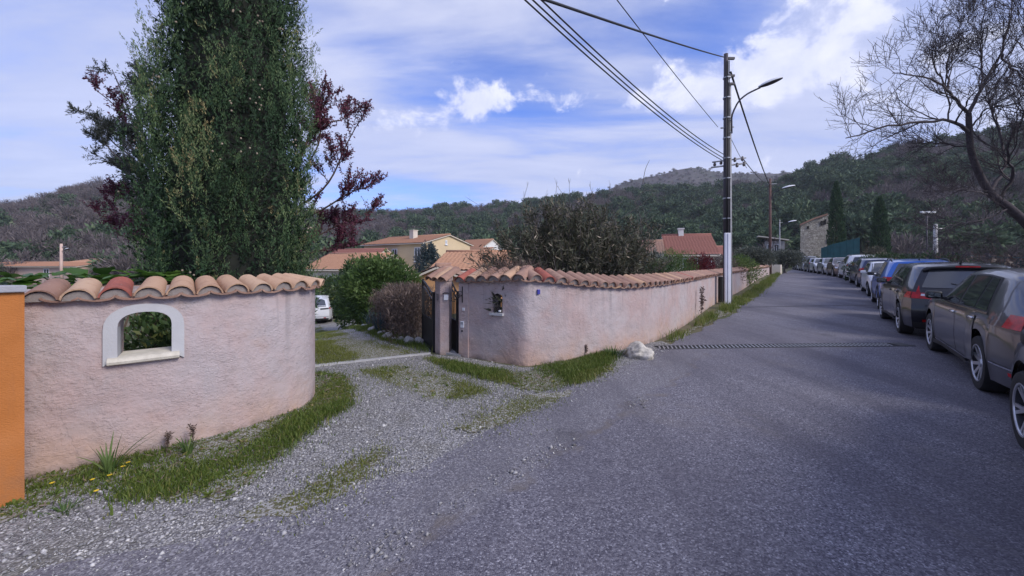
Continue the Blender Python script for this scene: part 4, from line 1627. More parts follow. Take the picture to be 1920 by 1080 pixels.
wall_thing('blue_plaque', None, RP, hit[0], EYE + (HZ - 547) / F * hit[1], .045, .075, .03, 'tiny blue plaque on the pink wall near its corner', 'plaque', 'sign_blue')
hit = RP.hit(940)
wall_thing('sensor', None, RP, hit[0] - .015, EYE + (HZ - 583) / F * hit[1], .03, .03, .04, 'tiny white round sensor at the corner of the small wall opening', 'sensor')
# scrolled iron bracket beside the narrow gate
p, nn, t = RP.at(.08), RP.nor(.08), RP.tan(.08)
g = empty('iron_bracket', (p.x, p.y, 1.08))
tag(g, 'black wrought iron bracket with scrolls beside the narrow gate', 'bracket')
mb = MB()
mb.tube([nn * .03 + Vector((0, 0, -.17)), nn * .03 + Vector((0, 0, .10))], .009, 6)
mb.build('plate', MATS['black_iron'], g)
for i in range(4):
    c = nn * (.06 + .025 * i) + Vector((0, 0, -.02 - .03 * i)) - t * (.02 + .03 * i)
    mb = MB()
    mb.tube([c + (nn * .6 - t * .8) * (.035 * math.cos(q * .6)) + Vector((0, 0, .04 * math.sin(q * .6))) for q in range(11)], .0065, 5)
    mb.build('scroll', MATS['black_iron'], g)

# ---- end block of the wall and black tube beside the pole
a = G(1449, 516)
b = Vector((26.3, 35.4, 0))
mb = MB()
mb.prism([(24.15, 36.15, 0), (25.0, 35.75, 0), (25.5, 36.3, 0), (24.7, 37.0, 0)], (0, 0, .2), (0, 0, 1.28))
o = mb.build('end_block', MATS['wall_cream'])
tag(o, 'low beige rendered block closing the far end of the long wall', 'wall')


# ---- drain across the road
def build_drain():
    a = G(1232, 653)
    b = G(1702, 650)
    a.z = b.z = 0
    d = (b - a)
    L = d.length
    t = d.normalized()
    n = Vector((-t.y, t.x, 0))
    g = empty('drain_grate', (a.x, a.y, 0))
    tag(g, 'long slotted iron drain grate set across the road', 'drain')
    w = .115

    def zc(u):
        p = a + t * u
        # height of the road surface here
        return float(road_z(p.x, p.y)) + .003

    def P(u, v, z):
        return t * u + n * v + Vector((0, 0, z))
    mb = MB()
    rows = [[P(L * i / 30, v, zc(L * i / 30) + .001) for v in (-w, w)] for i in range(31)]
    mb.grid(rows)
    mb.build('channel', MATS['void_dark'], g)
    for v in (-w - .012, w + .012):
        mb = MB()
        rows = []
        for i in range(31):
            u = L * i / 30
            z = zc(u)
            rows.append([P(u, v - .012, z - .01), P(u, v - .012, z + .006), P(u, v + .012, z + .006), P(u, v + .012, z - .01)])
        mb.grid(rows)
        mb.build('frame', MATS['cast_iron'], g)
    nb = int(L * .93 / .076)
    me = None
    for i in range(nb):
        u = .05 + i * .076
        z = zc(u)
        if me is None:
            mb = MB()
            sh = .035
            mb.prism([(-.013 - sh, -w, 0), (.013 - sh, -w, 0), (.013 + sh, w, 0), (-.013 + sh, w, 0)], (0, 0, -.006), (0, 0, .005))
            ob = mb.build('bar', MATS['galvanised'], g)
            me = ob.data
        else:
            ob = bpy.data.objects.new('bar', me)
            COL.objects.link(ob)
            ob.parent = g
        ob.location = P(u, 0, z)
        ob.rotation_euler = (0, 0, math.atan2(t.y, t.x))
    mb = MB()
    mb.grid([[P(u, v, zc(u) + .006) for v in (-w, w)] for u in (L * .945, L * .97, L * .999)])
    mb.build('end_plate', MATS['cast_iron'], g)


build_drain()
# ------------------------------------------------------------------ trees, shrubs, hills
def tubes_mesh(name, lines, n=5):
    """lines: list of (points Nx3, radii N); one mesh"""
    Vs, Qs, off = [], [], 0
    ang = np.linspace(0, 2 * np.pi, n, endpoint=False)
    for P, r in lines:
        P = np.asarray(P, float)
        r = np.asarray(r, float)
        m = len(P)
        d = unit(np.gradient(P, axis=0))
        ref = np.array([0, 0, 1.0]) if abs(d[0][2]) < .9 else np.array([1.0, 0, 0])
        a = unit(np.cross(d, ref))
        b = np.cross(d, a)
        V = P[:, None, :] + (a[:, None, :] * np.cos(ang)[None, :, None] + b[:, None, :] * np.sin(ang)[None, :, None]) * r[:, None, None]
        Vs.append(V.reshape(-1, 3))
        i, j = np.meshgrid(np.arange(m - 1), np.arange(n), indexing='ij')
        i, j = i.ravel(), j.ravel()
        k = (j + 1) % n
        Qs.append(np.stack([off + i * n + j, off + i * n + k, off + (i + 1) * n + k, off + (i + 1) * n + j], 1))
        off += m * n
    return np_mesh(name, np.concatenate(Vs), np.concatenate(Qs))


def spline(pts, m):
    P = np.asarray(pts, float)
    t = np.linspace(0, len(P) - 1, m)
    out = []
    for x in t:
        i = min(int(x), len(P) - 2)
        f = x - i
        p0, p1, p2, p3 = P[max(i - 1, 0)], P[i], P[i + 1], P[min(i + 2, len(P) - 1)]
        out.append(.5 * (2 * p1 + (p2 - p0) * f + (2 * p0 - 5 * p1 + 4 * p2 - p3) * f * f + (3 * p1 - p0 - 3 * p2 + p3) * f ** 3))
    return np.array(out)


def grow(lines, P, r0, r1, level, rng, L, spread=.75, per=6, up=.12, maxlev=4, curl=.16, rmin=.0022):
    """twigs sprouting along a branch"""
    m = len(P)
    rad = np.linspace(r0, r1, m)
    lines.append((P, rad))
    if level >= maxlev:
        return
    k = max(2, int((per[level] if isinstance(per, tuple) else per) * rng.uniform(.75, 1.25)))
    for i in range(k):
        f = rng.uniform(.22, 1.0) if i else 1.0
        j = min(m - 2, int(f * (m - 1)))
        d = unit(P[j + 1] - P[j])
        nd = unit(d * (1 - spread * .55) + unit(rng.normal(size=3)) * spread + np.array([0, 0, up]))
        l = L * rng.uniform(.55, 1.1) * (1.15 - .45 * f)
        q = 7 if level < 2 else 5
        pts = [P[j]]
        for _ in range(q):
            nd = unit(nd + rng.normal(size=3) * curl + np.array([0, 0, up * .35]))
            pts.append(pts[-1] + nd * l / q)
        rr = max(rmin, rad[j] * rng.uniform(.42, .62))
        grow(lines, np.array(pts), rr, max(rmin * .8, rr * .45), level + 1, rng, L * .56, spread, per, up, maxlev, curl, rmin)


def tree_thing(name, label, loc, group=None, cat='tree'):
    t = empty(name, loc)
    tag(t, label, cat, group)
    return t


def build_bare_tree():
    rng = np.random.default_rng(31)
    D = 15.0
    base = A(2010, 500, D)
    base.z = float(gz(base.x, base.y)) - .1
    t = tree_thing('bare_tree', 'large leafless tree with a leaning dark trunk behind the parked cars', base)
    B = np.array(base)

    def poly(px, dys=0.0):
        dy = np.linspace(0, dys, len(px))
        return np.array([np.array(A(x, y, D + d)) - B for (x, y), d in zip(px, dy)])
    trunk = poly([(1990, 560), (1965, 470), (1930, 425), (1890, 388), (1856, 361), (1833, 319), (1820, 278), (1816, 213)])
    trunk[0] = (0, 0, 0)
    lines = []
    Pt = spline(trunk, 30)
    lines.append((Pt, np.interp(np.linspace(0, 1, 30), [0, .3, .6, 1], [.20, .16, .125, .085])))
    o = link('trunk', tubes_mesh('trunk', lines, 10), MATS['bark_dark'], t, True)
    limbs = [
        ([(1816, 213), (1795, 190), (1777, 167), (1745, 148), (1700, 140), (1672, 138)], -1.2, .085, 1.15),
        ([(1818, 250), (1800, 236), (1777, 227), (1740, 228), (1694, 231), (1650, 240), (1615, 252), (1585, 258)], -1.0, .10, 1.15),
        ([(1816, 213), (1828, 190), (1838, 171), (1855, 138), (1875, 102), (1885, 70), (1893, 37), (1900, -30)], .8, .095, 1.2),
        ([(1777, 167), (1775, 140), (1777, 120), (1787, 85), (1800, 50), (1806, 30)], .6, .055, 1.0),
        ([(1777, 167), (1760, 140), (1748, 108), (1752, 80), (1760, 60)], -.8, .045, 1.0),
        ([(1820, 278), (1795, 273), (1760, 268), (1722, 268), (1690, 262)], 1.3, .05, .95),
        ([(1856, 361), (1875, 330), (1884, 300), (1875, 250), (1860, 204), (1845, 180)], 1.4, .10, 1.1),
        ([(1872, 375), (1895, 340), (1898, 315), (1890, 280), (1905, 240), (1930, 200)], -1.5, .09, 1.1),
        ([(1875, 102), (1895, 125), (1920, 148), (1960, 165)], -1.0, .06, 1.0),
        ([(1838, 171), (1842, 120), (1838, 80), (1845, 30), (1850, -10)], 1.2, .05, 1.0),
        ([(1819, 240), (1850, 205), (1890, 200), (1930, 215)], -1.4, .05, 1.0),
        ([(1930, 425), (1960, 330), (1990, 220), (1985, 100)], .9, .14, 1.3),
        ([(1860, 366), (1830, 360), (1790, 355), (1745, 362)], -1.0, .045, .9),
        ([(1890, 390), (1850, 410), (1800, 418), (1760, 432)], -1.3, .05, 1.0),
        ([(1965, 250), (1940, 170), (1925, 90), (1920, 10)], -.6, .08, 1.1),
    ]
    lines = []
    for px, dy, r, L in limbs:
        P = spline(poly(px, dy), 16)
        j = P.shape[0]
        P[1:] += rng.normal(0, .022, (j - 1, 3))
        grow(lines, P, r * .8, r * .2, 0, rng, L * 1.7, .62, (15, 8, 5), .10, 3, .13, .006)
    link('branches', tubes_mesh('branches', lines, 3), MATS['bark_dark'], t, True)


build_bare_tree()


def build_cypress():
    rng = np.random.default_rng(17)
    c = np.array([-4.06, 5.62, float(gz(-4.06, 5.62))])
    t = tree_thing('cypress_tree', 'tall dense cypress rising just behind the curved pink wall', tuple(c))
    Hh = 9.6

    def rad(z, a):
        r = np.interp(z, [0, .5, 1.3, 2.4, 3.6, 5.4, 7.5, 9.0, 9.6], [.68, .94, 1.08, 1.11, 1.05, .89, .60, .26, .03])
        return r * (1 + .06 * np.sin(3 * a + z * 1.1) + .06 * np.sin(5 * a - z * 2.3) + .04 * np.sin(9 * a + z * 4))
    mb = MB()
    mb.tube([(0, 0, -.1), (0.02, .01, 1.0), (0, 0, 8.8)], [.2, .15, .02], 10)
    mb.build('trunk', MATS['bark_brown'], t, True)
    # upright flame-shaped clumps, each built of sprays; gaps stay between them
    nc = 620
    cz = rng.uniform(.02, .97, nc) * Hh
    ca = rng.uniform(0, 2 * np.pi, nc)
    cl = rng.uniform(.55, 1.25, nc)
    cw = rng.uniform(.085, .16, nc)
    fl = .5 + .5 * np.sin(ca * 10 + 1.3 * np.sin(cz * .9) + .7 * np.sin(ca * 3))
    cr = (.84 + .16 * fl) * rad(cz, ca) * np.where(rng.uniform(size=nc) < .25, rng.uniform(.70, .85, nc), rng.uniform(.88, 1.0, nc))
    patch = np.sin(ca * 2.0 + 1.0) * np.sin(cz * 1.3 + ca * 3) + .6 * np.sin(cz * 3.1 - ca * 5)
    ct = np.clip(.30 + .24 * (fl - .5) + rng.normal(0, .15, nc) + np.clip(patch - .45, 0, 1) * .30, .05, .92)  # hollows tinted darker, ridges lighter: shade and highlights put into the leaf colour
    ci = rng.integers(0, nc, 15000)
    n = len(ci)
    h = rng.uniform(0, 1, n)
    th = rng.uniform(0, 2 * np.pi, n)
    wr = cw[ci] * np.sin(np.pi * np.clip(h * .85 + .1, 0, 1)) ** .7 * (1 - .5 * rng.uniform(0, 1, n) ** 2)
    a = ca[ci]
    o0 = np.stack([np.cos(a), np.sin(a), np.zeros(n)], 1)
    t0 = np.stack([-np.sin(a), np.cos(a), np.zeros(n)], 1)
    P = o0 * (cr[ci] + .03 * cl[ci] * h)[:, None] + np.array([0, 0, 1.0]) * (cz[ci] + cl[ci] * h)[:, None] + o0 * (wr * np.cos(th))[:, None] + t0 * (wr * np.sin(th))[:, None]
    out = unit(o0 * (.6 + np.cos(th))[:, None] + t0 * np.sin(th)[:, None])
    z = P[:, 2]
    dep = np.clip(-np.cos(th), 0, 1)
    ptint = np.clip(ct[ci] + rng.normal(0, .08, n) + .22 * (h - .5), 0, 1)
    loose = rng.uniform(size=n) < .02
    P[loose] += out[loose] * rng.uniform(.03, .12, loose.sum())[:, None]
    ptint += np.where(rng.uniform(size=n) < .03, .4, 0)
    ax = unit(out * rng.uniform(.05, .38, n)[:, None] + np.array([0, 0, 1.0]) + rng.normal(0, .25, (n, 3)))
    k = 20
    Ls = rng.uniform(.10, .23, n)
    Pk, Dk, Tk, Lk = [], [], [], []
    for i in range(k):
        f = i / k
        sp = unit(ax + rng.normal(0, .30, (n, 3)))
        Pk.append(P + ax * (Ls * f)[:, None] + rng.normal(0, .017, (n, 3)) * (1.15 - f))
        Dk.append(sp)
        Lk.append(rng.uniform(.018, .045, n))
        Tk.append(np.clip(ptint + rng.normal(0, .07, n) + .10 * f, 0, 1))
    P2, D2, T2, L2 = map(np.concatenate, (Pk, Dk, Tk, Lk))
    # inner mass
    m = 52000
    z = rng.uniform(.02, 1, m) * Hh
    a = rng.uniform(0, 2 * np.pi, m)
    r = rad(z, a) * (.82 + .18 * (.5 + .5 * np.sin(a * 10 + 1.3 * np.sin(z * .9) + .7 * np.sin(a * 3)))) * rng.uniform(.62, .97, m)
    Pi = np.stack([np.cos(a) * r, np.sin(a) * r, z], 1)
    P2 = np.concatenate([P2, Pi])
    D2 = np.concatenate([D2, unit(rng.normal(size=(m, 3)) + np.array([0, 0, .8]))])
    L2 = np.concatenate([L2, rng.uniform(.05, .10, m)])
    T2 = np.concatenate([T2, rng.uniform(.0, .20, m)])  # inner leaves kept dark, shade of the gaps painted into their tint
    W2 = np.concatenate([L2[:n * k] * .28, L2[n * k:] * .34])
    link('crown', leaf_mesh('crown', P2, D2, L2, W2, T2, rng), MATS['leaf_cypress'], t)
    # solid near-black core added for the crown's inner shade, closes sky holes
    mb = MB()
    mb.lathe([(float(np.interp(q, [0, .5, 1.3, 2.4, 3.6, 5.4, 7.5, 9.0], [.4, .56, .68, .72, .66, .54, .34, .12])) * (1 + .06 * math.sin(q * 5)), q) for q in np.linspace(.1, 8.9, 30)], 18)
    mb.build('shade_core', MATS['crown_shade'], t, True)
    # pale round cones in small clusters
    mb = MB()
    for _ in range(26):
        zc, ac = rng.uniform(1.2, 6.2), rng.uniform(-2.9, -.1)
        for _ in range(rng.integers(1, 5)):
            z0, a0 = zc + rng.normal(0, .06), ac + rng.normal(0, .05)
            r0 = float(rad(z0, a0)) - .02
            q = Vector((math.cos(a0) * r0, math.sin(a0) * r0, z0))
            mb.lathe([(.001, -.013), (.009, -.009), (.013, 0), (.009, .009), (.001, .013)], 6, Matrix.Translation(q))
    o = mb.build('cones', MATS['cone_brown'], t, True)
    o['kind'] = 'stuff'


build_cypress()


def bush(name, label, loc, rx, ry, rz, n, Ln, Wd, mat, seed, cat='bush', group=None, up=.25, stems=14, stem_mat='bark_brown', bottom=.05, shell=.55,
         lump=.16, bark_r=.018, tint_mu=.45, blocky=1.0):
    """rounded shrub: stems plus many leaves through its volume"""
    rng = np.random.default_rng(seed)
    t = tree_thing(name, label, loc, group, cat)
    ph = rng.uniform(0, 6.28, 8)

    def radf(d):
        a = np.arctan2(d[:, 1], d[:, 0])
        e = np.arcsin(np.clip(d[:, 2], -1, 1))
        return 1 + lump * (np.sin(3 * a + ph[0]) * np.cos(2 * e + ph[1]) + .7 * np.sin(5 * a + ph[2] + 3 * e) + .6 * np.sin(7 * e + ph[3] + 2 * a) + .5 * np.sin(11 * a + 9 * e + ph[4])) / 1.6
    d = unit(rng.normal(size=(n, 3)))
    d[:, 2] = np.where(d[:, 2] < -.80, -d[:, 2], d[:, 2])
    ds = np.sign(d) * np.abs(d) ** blocky
    ds = ds / np.maximum(np.linalg.norm(d, axis=1, keepdims=True), 1e-6)
    r = radf(d) * (1 - shell * rng.uniform(0, 1, n) ** 1.5)
    P = ds * r[:, None] * np.array([rx, ry, rz]) + np.array([0, 0, rz * .86])
    P[:, 2] = np.maximum(P[:, 2], bottom * rng.uniform(.2, 2.0, n))
    D = unit(d * .8 + rng.normal(0, .55, (n, 3)) + np.array([0, 0, up]))
    # clumps of lighter and darker growth
    cl = np.sin(P[:, 0] * 5 / max(rx, .4) + ph[5]) * np.sin(P[:, 1] * 5 / max(ry, .4) + ph[6]) + np.sin(P[:, 2] * 7 / max(rz, .4) + ph[7])
    T = np.clip(tint_mu + .13 * cl + rng.normal(0, .17, n), 0, 1)
    L = Ln * rng.uniform(.6, 1.3, n)
    lines = []
    for i in range(stems):
        q = unit(rng.normal(size=(1, 3)))[0]
        q[2] = abs(q[2]) + .35
        q = unit(q) * rng.uniform(.7, .98)
        e = q * np.array([rx, ry, rz * 1.8])
        m = np.array([e[0] * .35, e[1] * .35, e[2] * .55]) + rng.normal(0, .06, 3) * rx
        b0 = np.array([rng.normal(0, .12) * rx, rng.normal(0, .12) * ry, -.05])
        lines.append((spline([b0, m, e], 9), np.linspace(bark_r, bark_r * .25, 9)))
    if lines:
        link('stems', tubes_mesh('stems', lines, 5), MATS[stem_mat], t, True)
    link('foliage', leaf_mesh('foliage', P, D, L, Wd * L / Ln, T, rng), MATS[mat], t)
    return t


def gl(x, y, dz=0.0):
    return (x, y, float(gz(x, y)) + dz)


# plum tree with wine-red leaves behind the cypress
def build_plum():
    rng = np.random.default_rng(41)
    D = 7.6
    base = np.array([-5.2, D, float(gz(-5.2, D))])
    t = tree_thing('plum_tree', 'purple-leaved plum tree spreading out behind the cypress', tuple(base))
    lines = []
    tops = [[(430, 560), (470, 420), (560, 330), (600, 260), (592, 190), (588, 178)], [(430, 560), (520, 430), (610, 350), (650, 270), (672, 230)],
            [(430, 560), (520, 450), (610, 390), (660, 360), (686, 352)], [(470, 420), (560, 300), (612, 235), (640, 225), (648, 214)],
            [(430, 560), (340, 420), (270, 300), (225, 210), (176, 166)], [(430, 560), (330, 450), (270, 420), (225, 400), (200, 415)],
            [(430, 560), (520, 480), (600, 440), (640, 420), (690, 400)], [(470, 420), (570, 280), (600, 210), (604, 196)], [(430, 560), (520, 500), (600, 470), (660, 455)],
            [(430, 560), (340, 480), (260, 450), (215, 440)], [(430, 560), (330, 440), (260, 380), (232, 372)]]
    P, Dr, T = [], [], []
    for i, px in enumerate(tops):
        yy = D + rng.uniform(-.5, .9)
        pts = np.array([np.array(A(x, y, D + (yy - D) * j / 5)) - base for j, (x, y) in enumerate(px)])
        pts[0] = (0, 0, .5)
        C = spline(pts, 22)
        sub = []
        grow(sub, C, .030, .006, 0, rng, .62, .62, 11, .22, 2, .12, .004)
        lines += sub
        for C2, r in sub:
            for q in range(1, len(C2)):
                dens = 3 if len(C2) < 12 else (3 if q > 8 else 0)
                if r[q] > .02:
                    continue
                m = dens
                for _ in range(m):
                    f = rng.uniform()
                    P.append(C2[q - 1] * (1 - f) + C2[q] * f + rng.normal(0, .012, 3))
                    Dr.append(unit(rng.normal(size=3) + np.array([0, 0, .3])))
    lines.append((spline([(0, 0, -.1), (.02, 0, .25), (0, 0, .55)], 6), np.linspace(.11, .09, 6)))
    link('trunk', tubes_mesh('trunk', lines, 4), MATS['bark_brown'], t, True)
    P, Dr = np.array(P), np.array(Dr)
    n = len(P)
    L = rng.uniform(.03, .06, n)
    link('crown', leaf_mesh('crown', P, Dr, L, L * .55, np.clip(rng.normal(.45, .22, n), 0, 1), rng), MATS['leaf_plum'], t)


build_plum()


def build_feathery():
    """grey-green feathery branches left of the cypress"""
    rng = np.random.default_rng(43)
    D = 7.0
    base = np.array([-6.1, D, float(gz(-6.1, D))])
    t = tree_thing('feathery_tree', 'loose grey-green feathery tree showing left of the cypress', tuple(base))
    tops = [[(330, 560), (300, 400), (280, 300), (250, 230), (225, 165), (210, 130)], [(330, 560), (300, 400), (255, 290), (200, 235), (176, 215)], [(330, 560), (290, 380), (250, 300), (215, 270), (178, 232)],
            [(300, 400), (262, 330), (215, 290), (185, 250)], [(300, 400), (270, 270), (262, 200), (265, 150)], [(330, 560), (270, 380), (240, 330), (210, 305)],
            [(300, 400), (285, 250), (275, 170), (278, 140)]]
    lines, P, Dr = [], [], []
    for px in tops:
        yy = rng.uniform(-.4, .6)
        pts = np.array([np.array(A(x, y, D + yy * j / 5)) - base for j, (x, y) in enumerate(px)])
        C = spline(pts, 18)
        sub = []
        grow(sub, C, .03, .005, 0, rng, .46, .7, 10, .12, 2, .12)
        lines += sub
        for C2, r in sub:
            for q in range(1, len(C2)):
                if r[q] > .012:
                    continue
                for _ in range(5):
                    f = rng.uniform()
                    P.append(C2[q - 1] * (1 - f) + C2[q] * f + rng.normal(0, .012, 3))
                    Dr.append(unit(rng.normal(size=3) + 1.2 * unit(C2[q] - C2[q - 1])))
    lines.append((spline([(0, 0, -.1), (.02, 0, .6), tuple(np.array(A(330, 560, D)) - base)], 6), np.linspace(.07, .035, 6)))
    link('trunk', tubes_mesh('trunk', lines, 5), MATS['bark_grey'], t, True)
    P, Dr = np.array(P), np.array(Dr)
    n = len(P)
    L = rng.uniform(.03, .06, n)
    link('crown', leaf_mesh('crown', P, Dr, L, L * .28, np.clip(rng.normal(.4, .2, n), 0, 1), rng), MATS['leaf_olive'], t)


build_feathery()

# shrubs behind the left wall
bush('laurel_bush', 'glossy dark laurel seen through the arched wall window', gl(-3.75, 4.35), .75, .62, .56, 3800, .085, .035, 'leaf_laurel', 51, tint_mu=.55)
bush('conifer_shrub', 'low dark conifer skirt at the cypress foot by the tiles', gl(-3.85, 6.1), .46, .45, .80, 7000, .07, .016, 'leaf_cypress', 52, up=.8, tint_mu=.34)
bush('conifer_shrub', 'green conifer shrub right of the cypress above the wall end', gl(-4.25, 7.1), .58, .55, .98, 9000, .07, .018, 'leaf_cypress', 53, up=.6, tint_mu=.42)
bush('grey_bush', 'small silver-grey bush peeping over the tiles', gl(-4.55, 4.95), .26, .24, .80, 2600, .05, .010, 'leaf_grey', 54, up=.6)


def big_leaf_plant(loc, label, seed, n=60):
    rng = np.random.default_rng(seed)
    t = tree_thing('leafy_plant', label, loc, 'broad-leaved plants behind the left wall', 'plant')
    for i in range(n):
        a = rng.uniform(0, 6.28)
        l = rng.uniform(.16, .28)
        base = Vector((rng.normal(0, .25), rng.normal(0, .16), rng.uniform(1.18, 1.46)))
        d = Vector((math.cos(a), math.sin(a), rng.uniform(-.1, .7))).normalized()
        s = d.cross(Vector((0, 0, 1))).normalized()
        u = s.cross(d)
        rows = []
        for j in range(6):
            f = j / 5
            w = l * .36 * math.sin(math.pi * min(1, f * .9 + .08)) ** .7
            c = base + d * l * f - Vector((0, 0, .10 * l * 4 * f * f * .5))
            wav = .012 * math.sin(j * 2.1 + i)
            rows.append([c - s * w + u * (w * .25 + wav), c, c + s * w + u * (w * .25 - wav)])
        mb = MB()
        mb.grid(rows)
        me = mesh('leaf', mb.V, mb.F)
        at = me.attributes.new('tint', 'FLOAT', 'FACE')
        tv = float(np.clip(rng.normal(.5, .25), 0, 1))
        for q in at.data:
            q.value = tv
        link('leaf', me, MATS['leaf_big'], t, True)
    mb = MB()
    for i in range(10):
        mb.tube([(rng.normal(0, .15), rng.normal(0, .12), -.05), (rng.normal(0, .2), rng.normal(0, .15), 1.3)], [.014, .008], 5)
    mb.build('stems', MATS['bark_brown'], t, True)


big_leaf_plant(gl(-4.95, 3.95), 'bright green broad-leaved plant above the leftmost tiles', 61, 46)
big_leaf_plant(gl(-4.45, 4.25), 'bright green broad-leaved plant above the red tile', 62, 46)
big_leaf_plant(gl(-4.22, 4.62), 'bright green broad-leaved plant next to the silver-grey bush', 63, 40)

# shrubs along the drive
bush('round_bush', 'big rounded green bush beside the drive below the yellow house', gl(-5.3, 15.6), 1.55, 1.5, 1.42, 15000, .16, .06, 'leaf_green', 71, tint_mu=.5)
bush('hedge_bush', 'dark green laurel hedge behind the white car', gl(-10.9, 26.0), 1.8, 1.2, 1.6, 9000, .20, .085, 'leaf_laurel', 72, tint_mu=.6)
bush('hedge_bush', 'leafy laurel hedge between the white car and the round bush', gl(-7.35, 18.6), 1.25, 1.1, 1.75, 8000, .17, .07, 'leaf_laurel', 73, tint_mu=.55)
bush('laurel_bush', 'yellow-green laurel overhanging the roof of the white car', gl(-13.5, 28.0), 2.0, .9, 1.4, 7000, .2, .08, 'leaf_laurel', 74, tint_mu=.72)


def brown_hedge():
    rng = np.random.default_rng(75)
    a, b = np.array([-1.98, 7.9]), np.array([-3.75, 11.6])
    d = unit(b - a)
    c = (a + b) / 2
    t = tree_thing('brown_hedge', 'twiggy reddish-brown clipped hedge beside the open gate', gl(*c), cat='hedge')
    base = np.array(t.location)
    n = 26000
    L = np.linalg.norm(b - a)
    u, v, w = rng.uniform(-.06, 1.04, n), rng.normal(0, .24, n), rng.uniform(0, 1, n) ** .8
    v = np.clip(v, -.52, .52)
    q = a + d * (u * L)[:, None] + np.array([-d[1], d[0]]) * v[:, None]
    top = 1.06 + .07 * np.sin(u * 19) + .05 * np.sin(u * 41 + 2) - .12 * (v / .5) ** 2 - .25 * np.clip(-u, 0, 1)
    P = np.stack([q[:, 0], q[:, 1], gz(q[:, 0], q[:, 1]) + w * top], 1) - base
    D = unit(rng.normal(0, .6, (n, 3)) + np.array([0, 0, .9]))
    Ln = rng.uniform(.05, .16, n)
    link('foliage', leaf_mesh('foliage', P, D, Ln, np.where(rng.uniform(size=n) < .6, .006, .022), np.clip(rng.normal(.45, .24, n), 0, 1), rng), MATS['leaf_brown'], t)
    lines = []
    for i in range(130):
        uu = rng.uniform(-.02, 1.02)
        qq = a + d * uu * L + np.array([-d[1], d[0]]) * rng.normal(0, .18)
        z0 = float(gz(*qq))
        lines.append((spline([np.array([*qq, z0 - .05]) - base, np.array([qq[0] + rng.normal(0, .06), qq[1] + rng.normal(0, .06), z0 + .7]) - base,
                              np.array([qq[0] + rng.normal(0, .12), qq[1] + rng.normal(0, .12), z0 + rng.uniform(.95, 1.2)]) - base], 6), np.linspace(.010, .003, 6)))
    link('stems', tubes_mesh('stems', lines, 4), MATS['bark_grey'], t, True)


brown_hedge()


def strap_clump(name, label, loc, n, h, w, mat, seed, lean=.55, group=None, r=.03, tint=(.5, .15)):
    """clump of long strap leaves, each leaf a part"""
    rng = np.random.default_rng(seed)
    t = tree_thing(name, label, loc, group, 'plant')
    for i in range(n):
        a = rng.uniform(0, 6.28)
        hh = h * rng.uniform(.6, 1.1)
        ln = lean * rng.uniform(.2, 1.2)
        o = Vector((math.cos(a), math.sin(a), 0))
        s = Vector((-o.y, o.x, 0))
        rows = []
        b = o * rng.uniform(0, r)
        for j in range(6):
            f = j / 5
            c = b + o * (hh * ln * f ** 1.7) + Vector((0, 0, hh * (f - .25 * ln * f * f)))
            ww = w * (1 - f ** 2.2) * .5 + .0008
            rows.append([c - s * ww, c + Vector((o.x, o.y, -.3)) * -ww * .3, c + s * ww])
        mb = MB()
        mb.grid(rows)
        me = mesh('leaf', mb.V, mb.F)
        at = me.attributes.new('tint', 'FLOAT', 'FACE')
        tv = float(np.clip(rng.normal(*tint), 0, 1))
        for q in at.data:
            q.value = tv
        link('leaf', me, MATS[mat], t, True)
    return t


strap_clump('asphodel', 'spiky strap-leaved plant at the foot of the pink wall', G(203, 893), 13, .30, .018, 'leaf_green', 81, .75, tint=(.62, .15))
strap_clump('asphodel', 'smaller grassy tuft by the wall below the arched window', G(352, 853), 22, .17, .013, 'leaf_green', 82, .8, tint=(.5, .2))
strap_clump('grass_tuft', 'isolated green grass tuft on the gravel near the orange wall', G(122, 962), 46, .062, .006, 'leaf_green', 83, 1.4, r=.10, tint=(.5, .2))
strap_clump('green_tuft', 'dense dark green tuft beside the pale rock at the road', G(1150, 668), 120, .17, .010, 'leaf_green', 84, 1.0, r=.24, tint=(.35, .2))
for i, (px, py) in enumerate(((655, 600), (678, 606), (700, 612), (722, 622))):
    g0 = G(px, py)
    strap_clump('iris_clump', 'blue-green iris clump bordering the drive, ' + ('nearest the round bush', 'second from the round bush', 'third from the round bush', 'nearest the brown hedge foot')[i],
                g0, 38, .62, .035, 'leaf_spruce', 85 + i, .6, 'iris clumps along the drive', .35, tint=(.75, .25))


def weed(name, label, loc, h, seed, mat='leaf_brown'):
    rng = np.random.default_rng(seed)
    t = tree_thing(name, label, loc, None, 'weed')
    lines = []
    C = spline([(0, 0, -.02), (.01, .0, h * .5), (rng.normal(0, .05) * h, .02, h)], 10)
    grow(lines, C, .004 + h * .004, .002, 0, rng, h * .45, .55, 6, .5, 1, .1)
    link('stem', tubes_mesh('stem', lines, 4), MATS['bark_brown'], t, True)
    P, D = [], []
    for c, r in lines:
        for q in range(2, len(c)):
            for _ in range(4):
                P.append(c[q] + rng.normal(0, .006, 3))
                D.append(unit(rng.normal(size=3) + np.array([0, 0, .5])))
    n = len(P)
    L = rng.uniform(.02, .045, n) * (h / .25) ** .7
    link('leaves', leaf_mesh('leaves', np.array(P), np.array(D), L, L * .4, np.clip(rng.normal(.5, .25, n), 0, 1), rng), MATS[mat], t)


weed('dry_weed', 'thin dry weed standing against the pink wall', G(311, 850), .13, 91)
weed('dry_weed', 'dark budded weed rising above the small grassy tuft', G(360, 842), .16, 92)
weed('dock_weed', 'tall reddish dock weed growing by the wall near the pole', (5.35, 10.85, .0), .78, 93)
weed('dry_weed', 'short brown weed at the wall foot near its corner', G(1098, 672), .18, 94)
weed('dry_weed', 'brown seedy weed left of the dense dark green tuft', G(1110, 668), .14, 95)


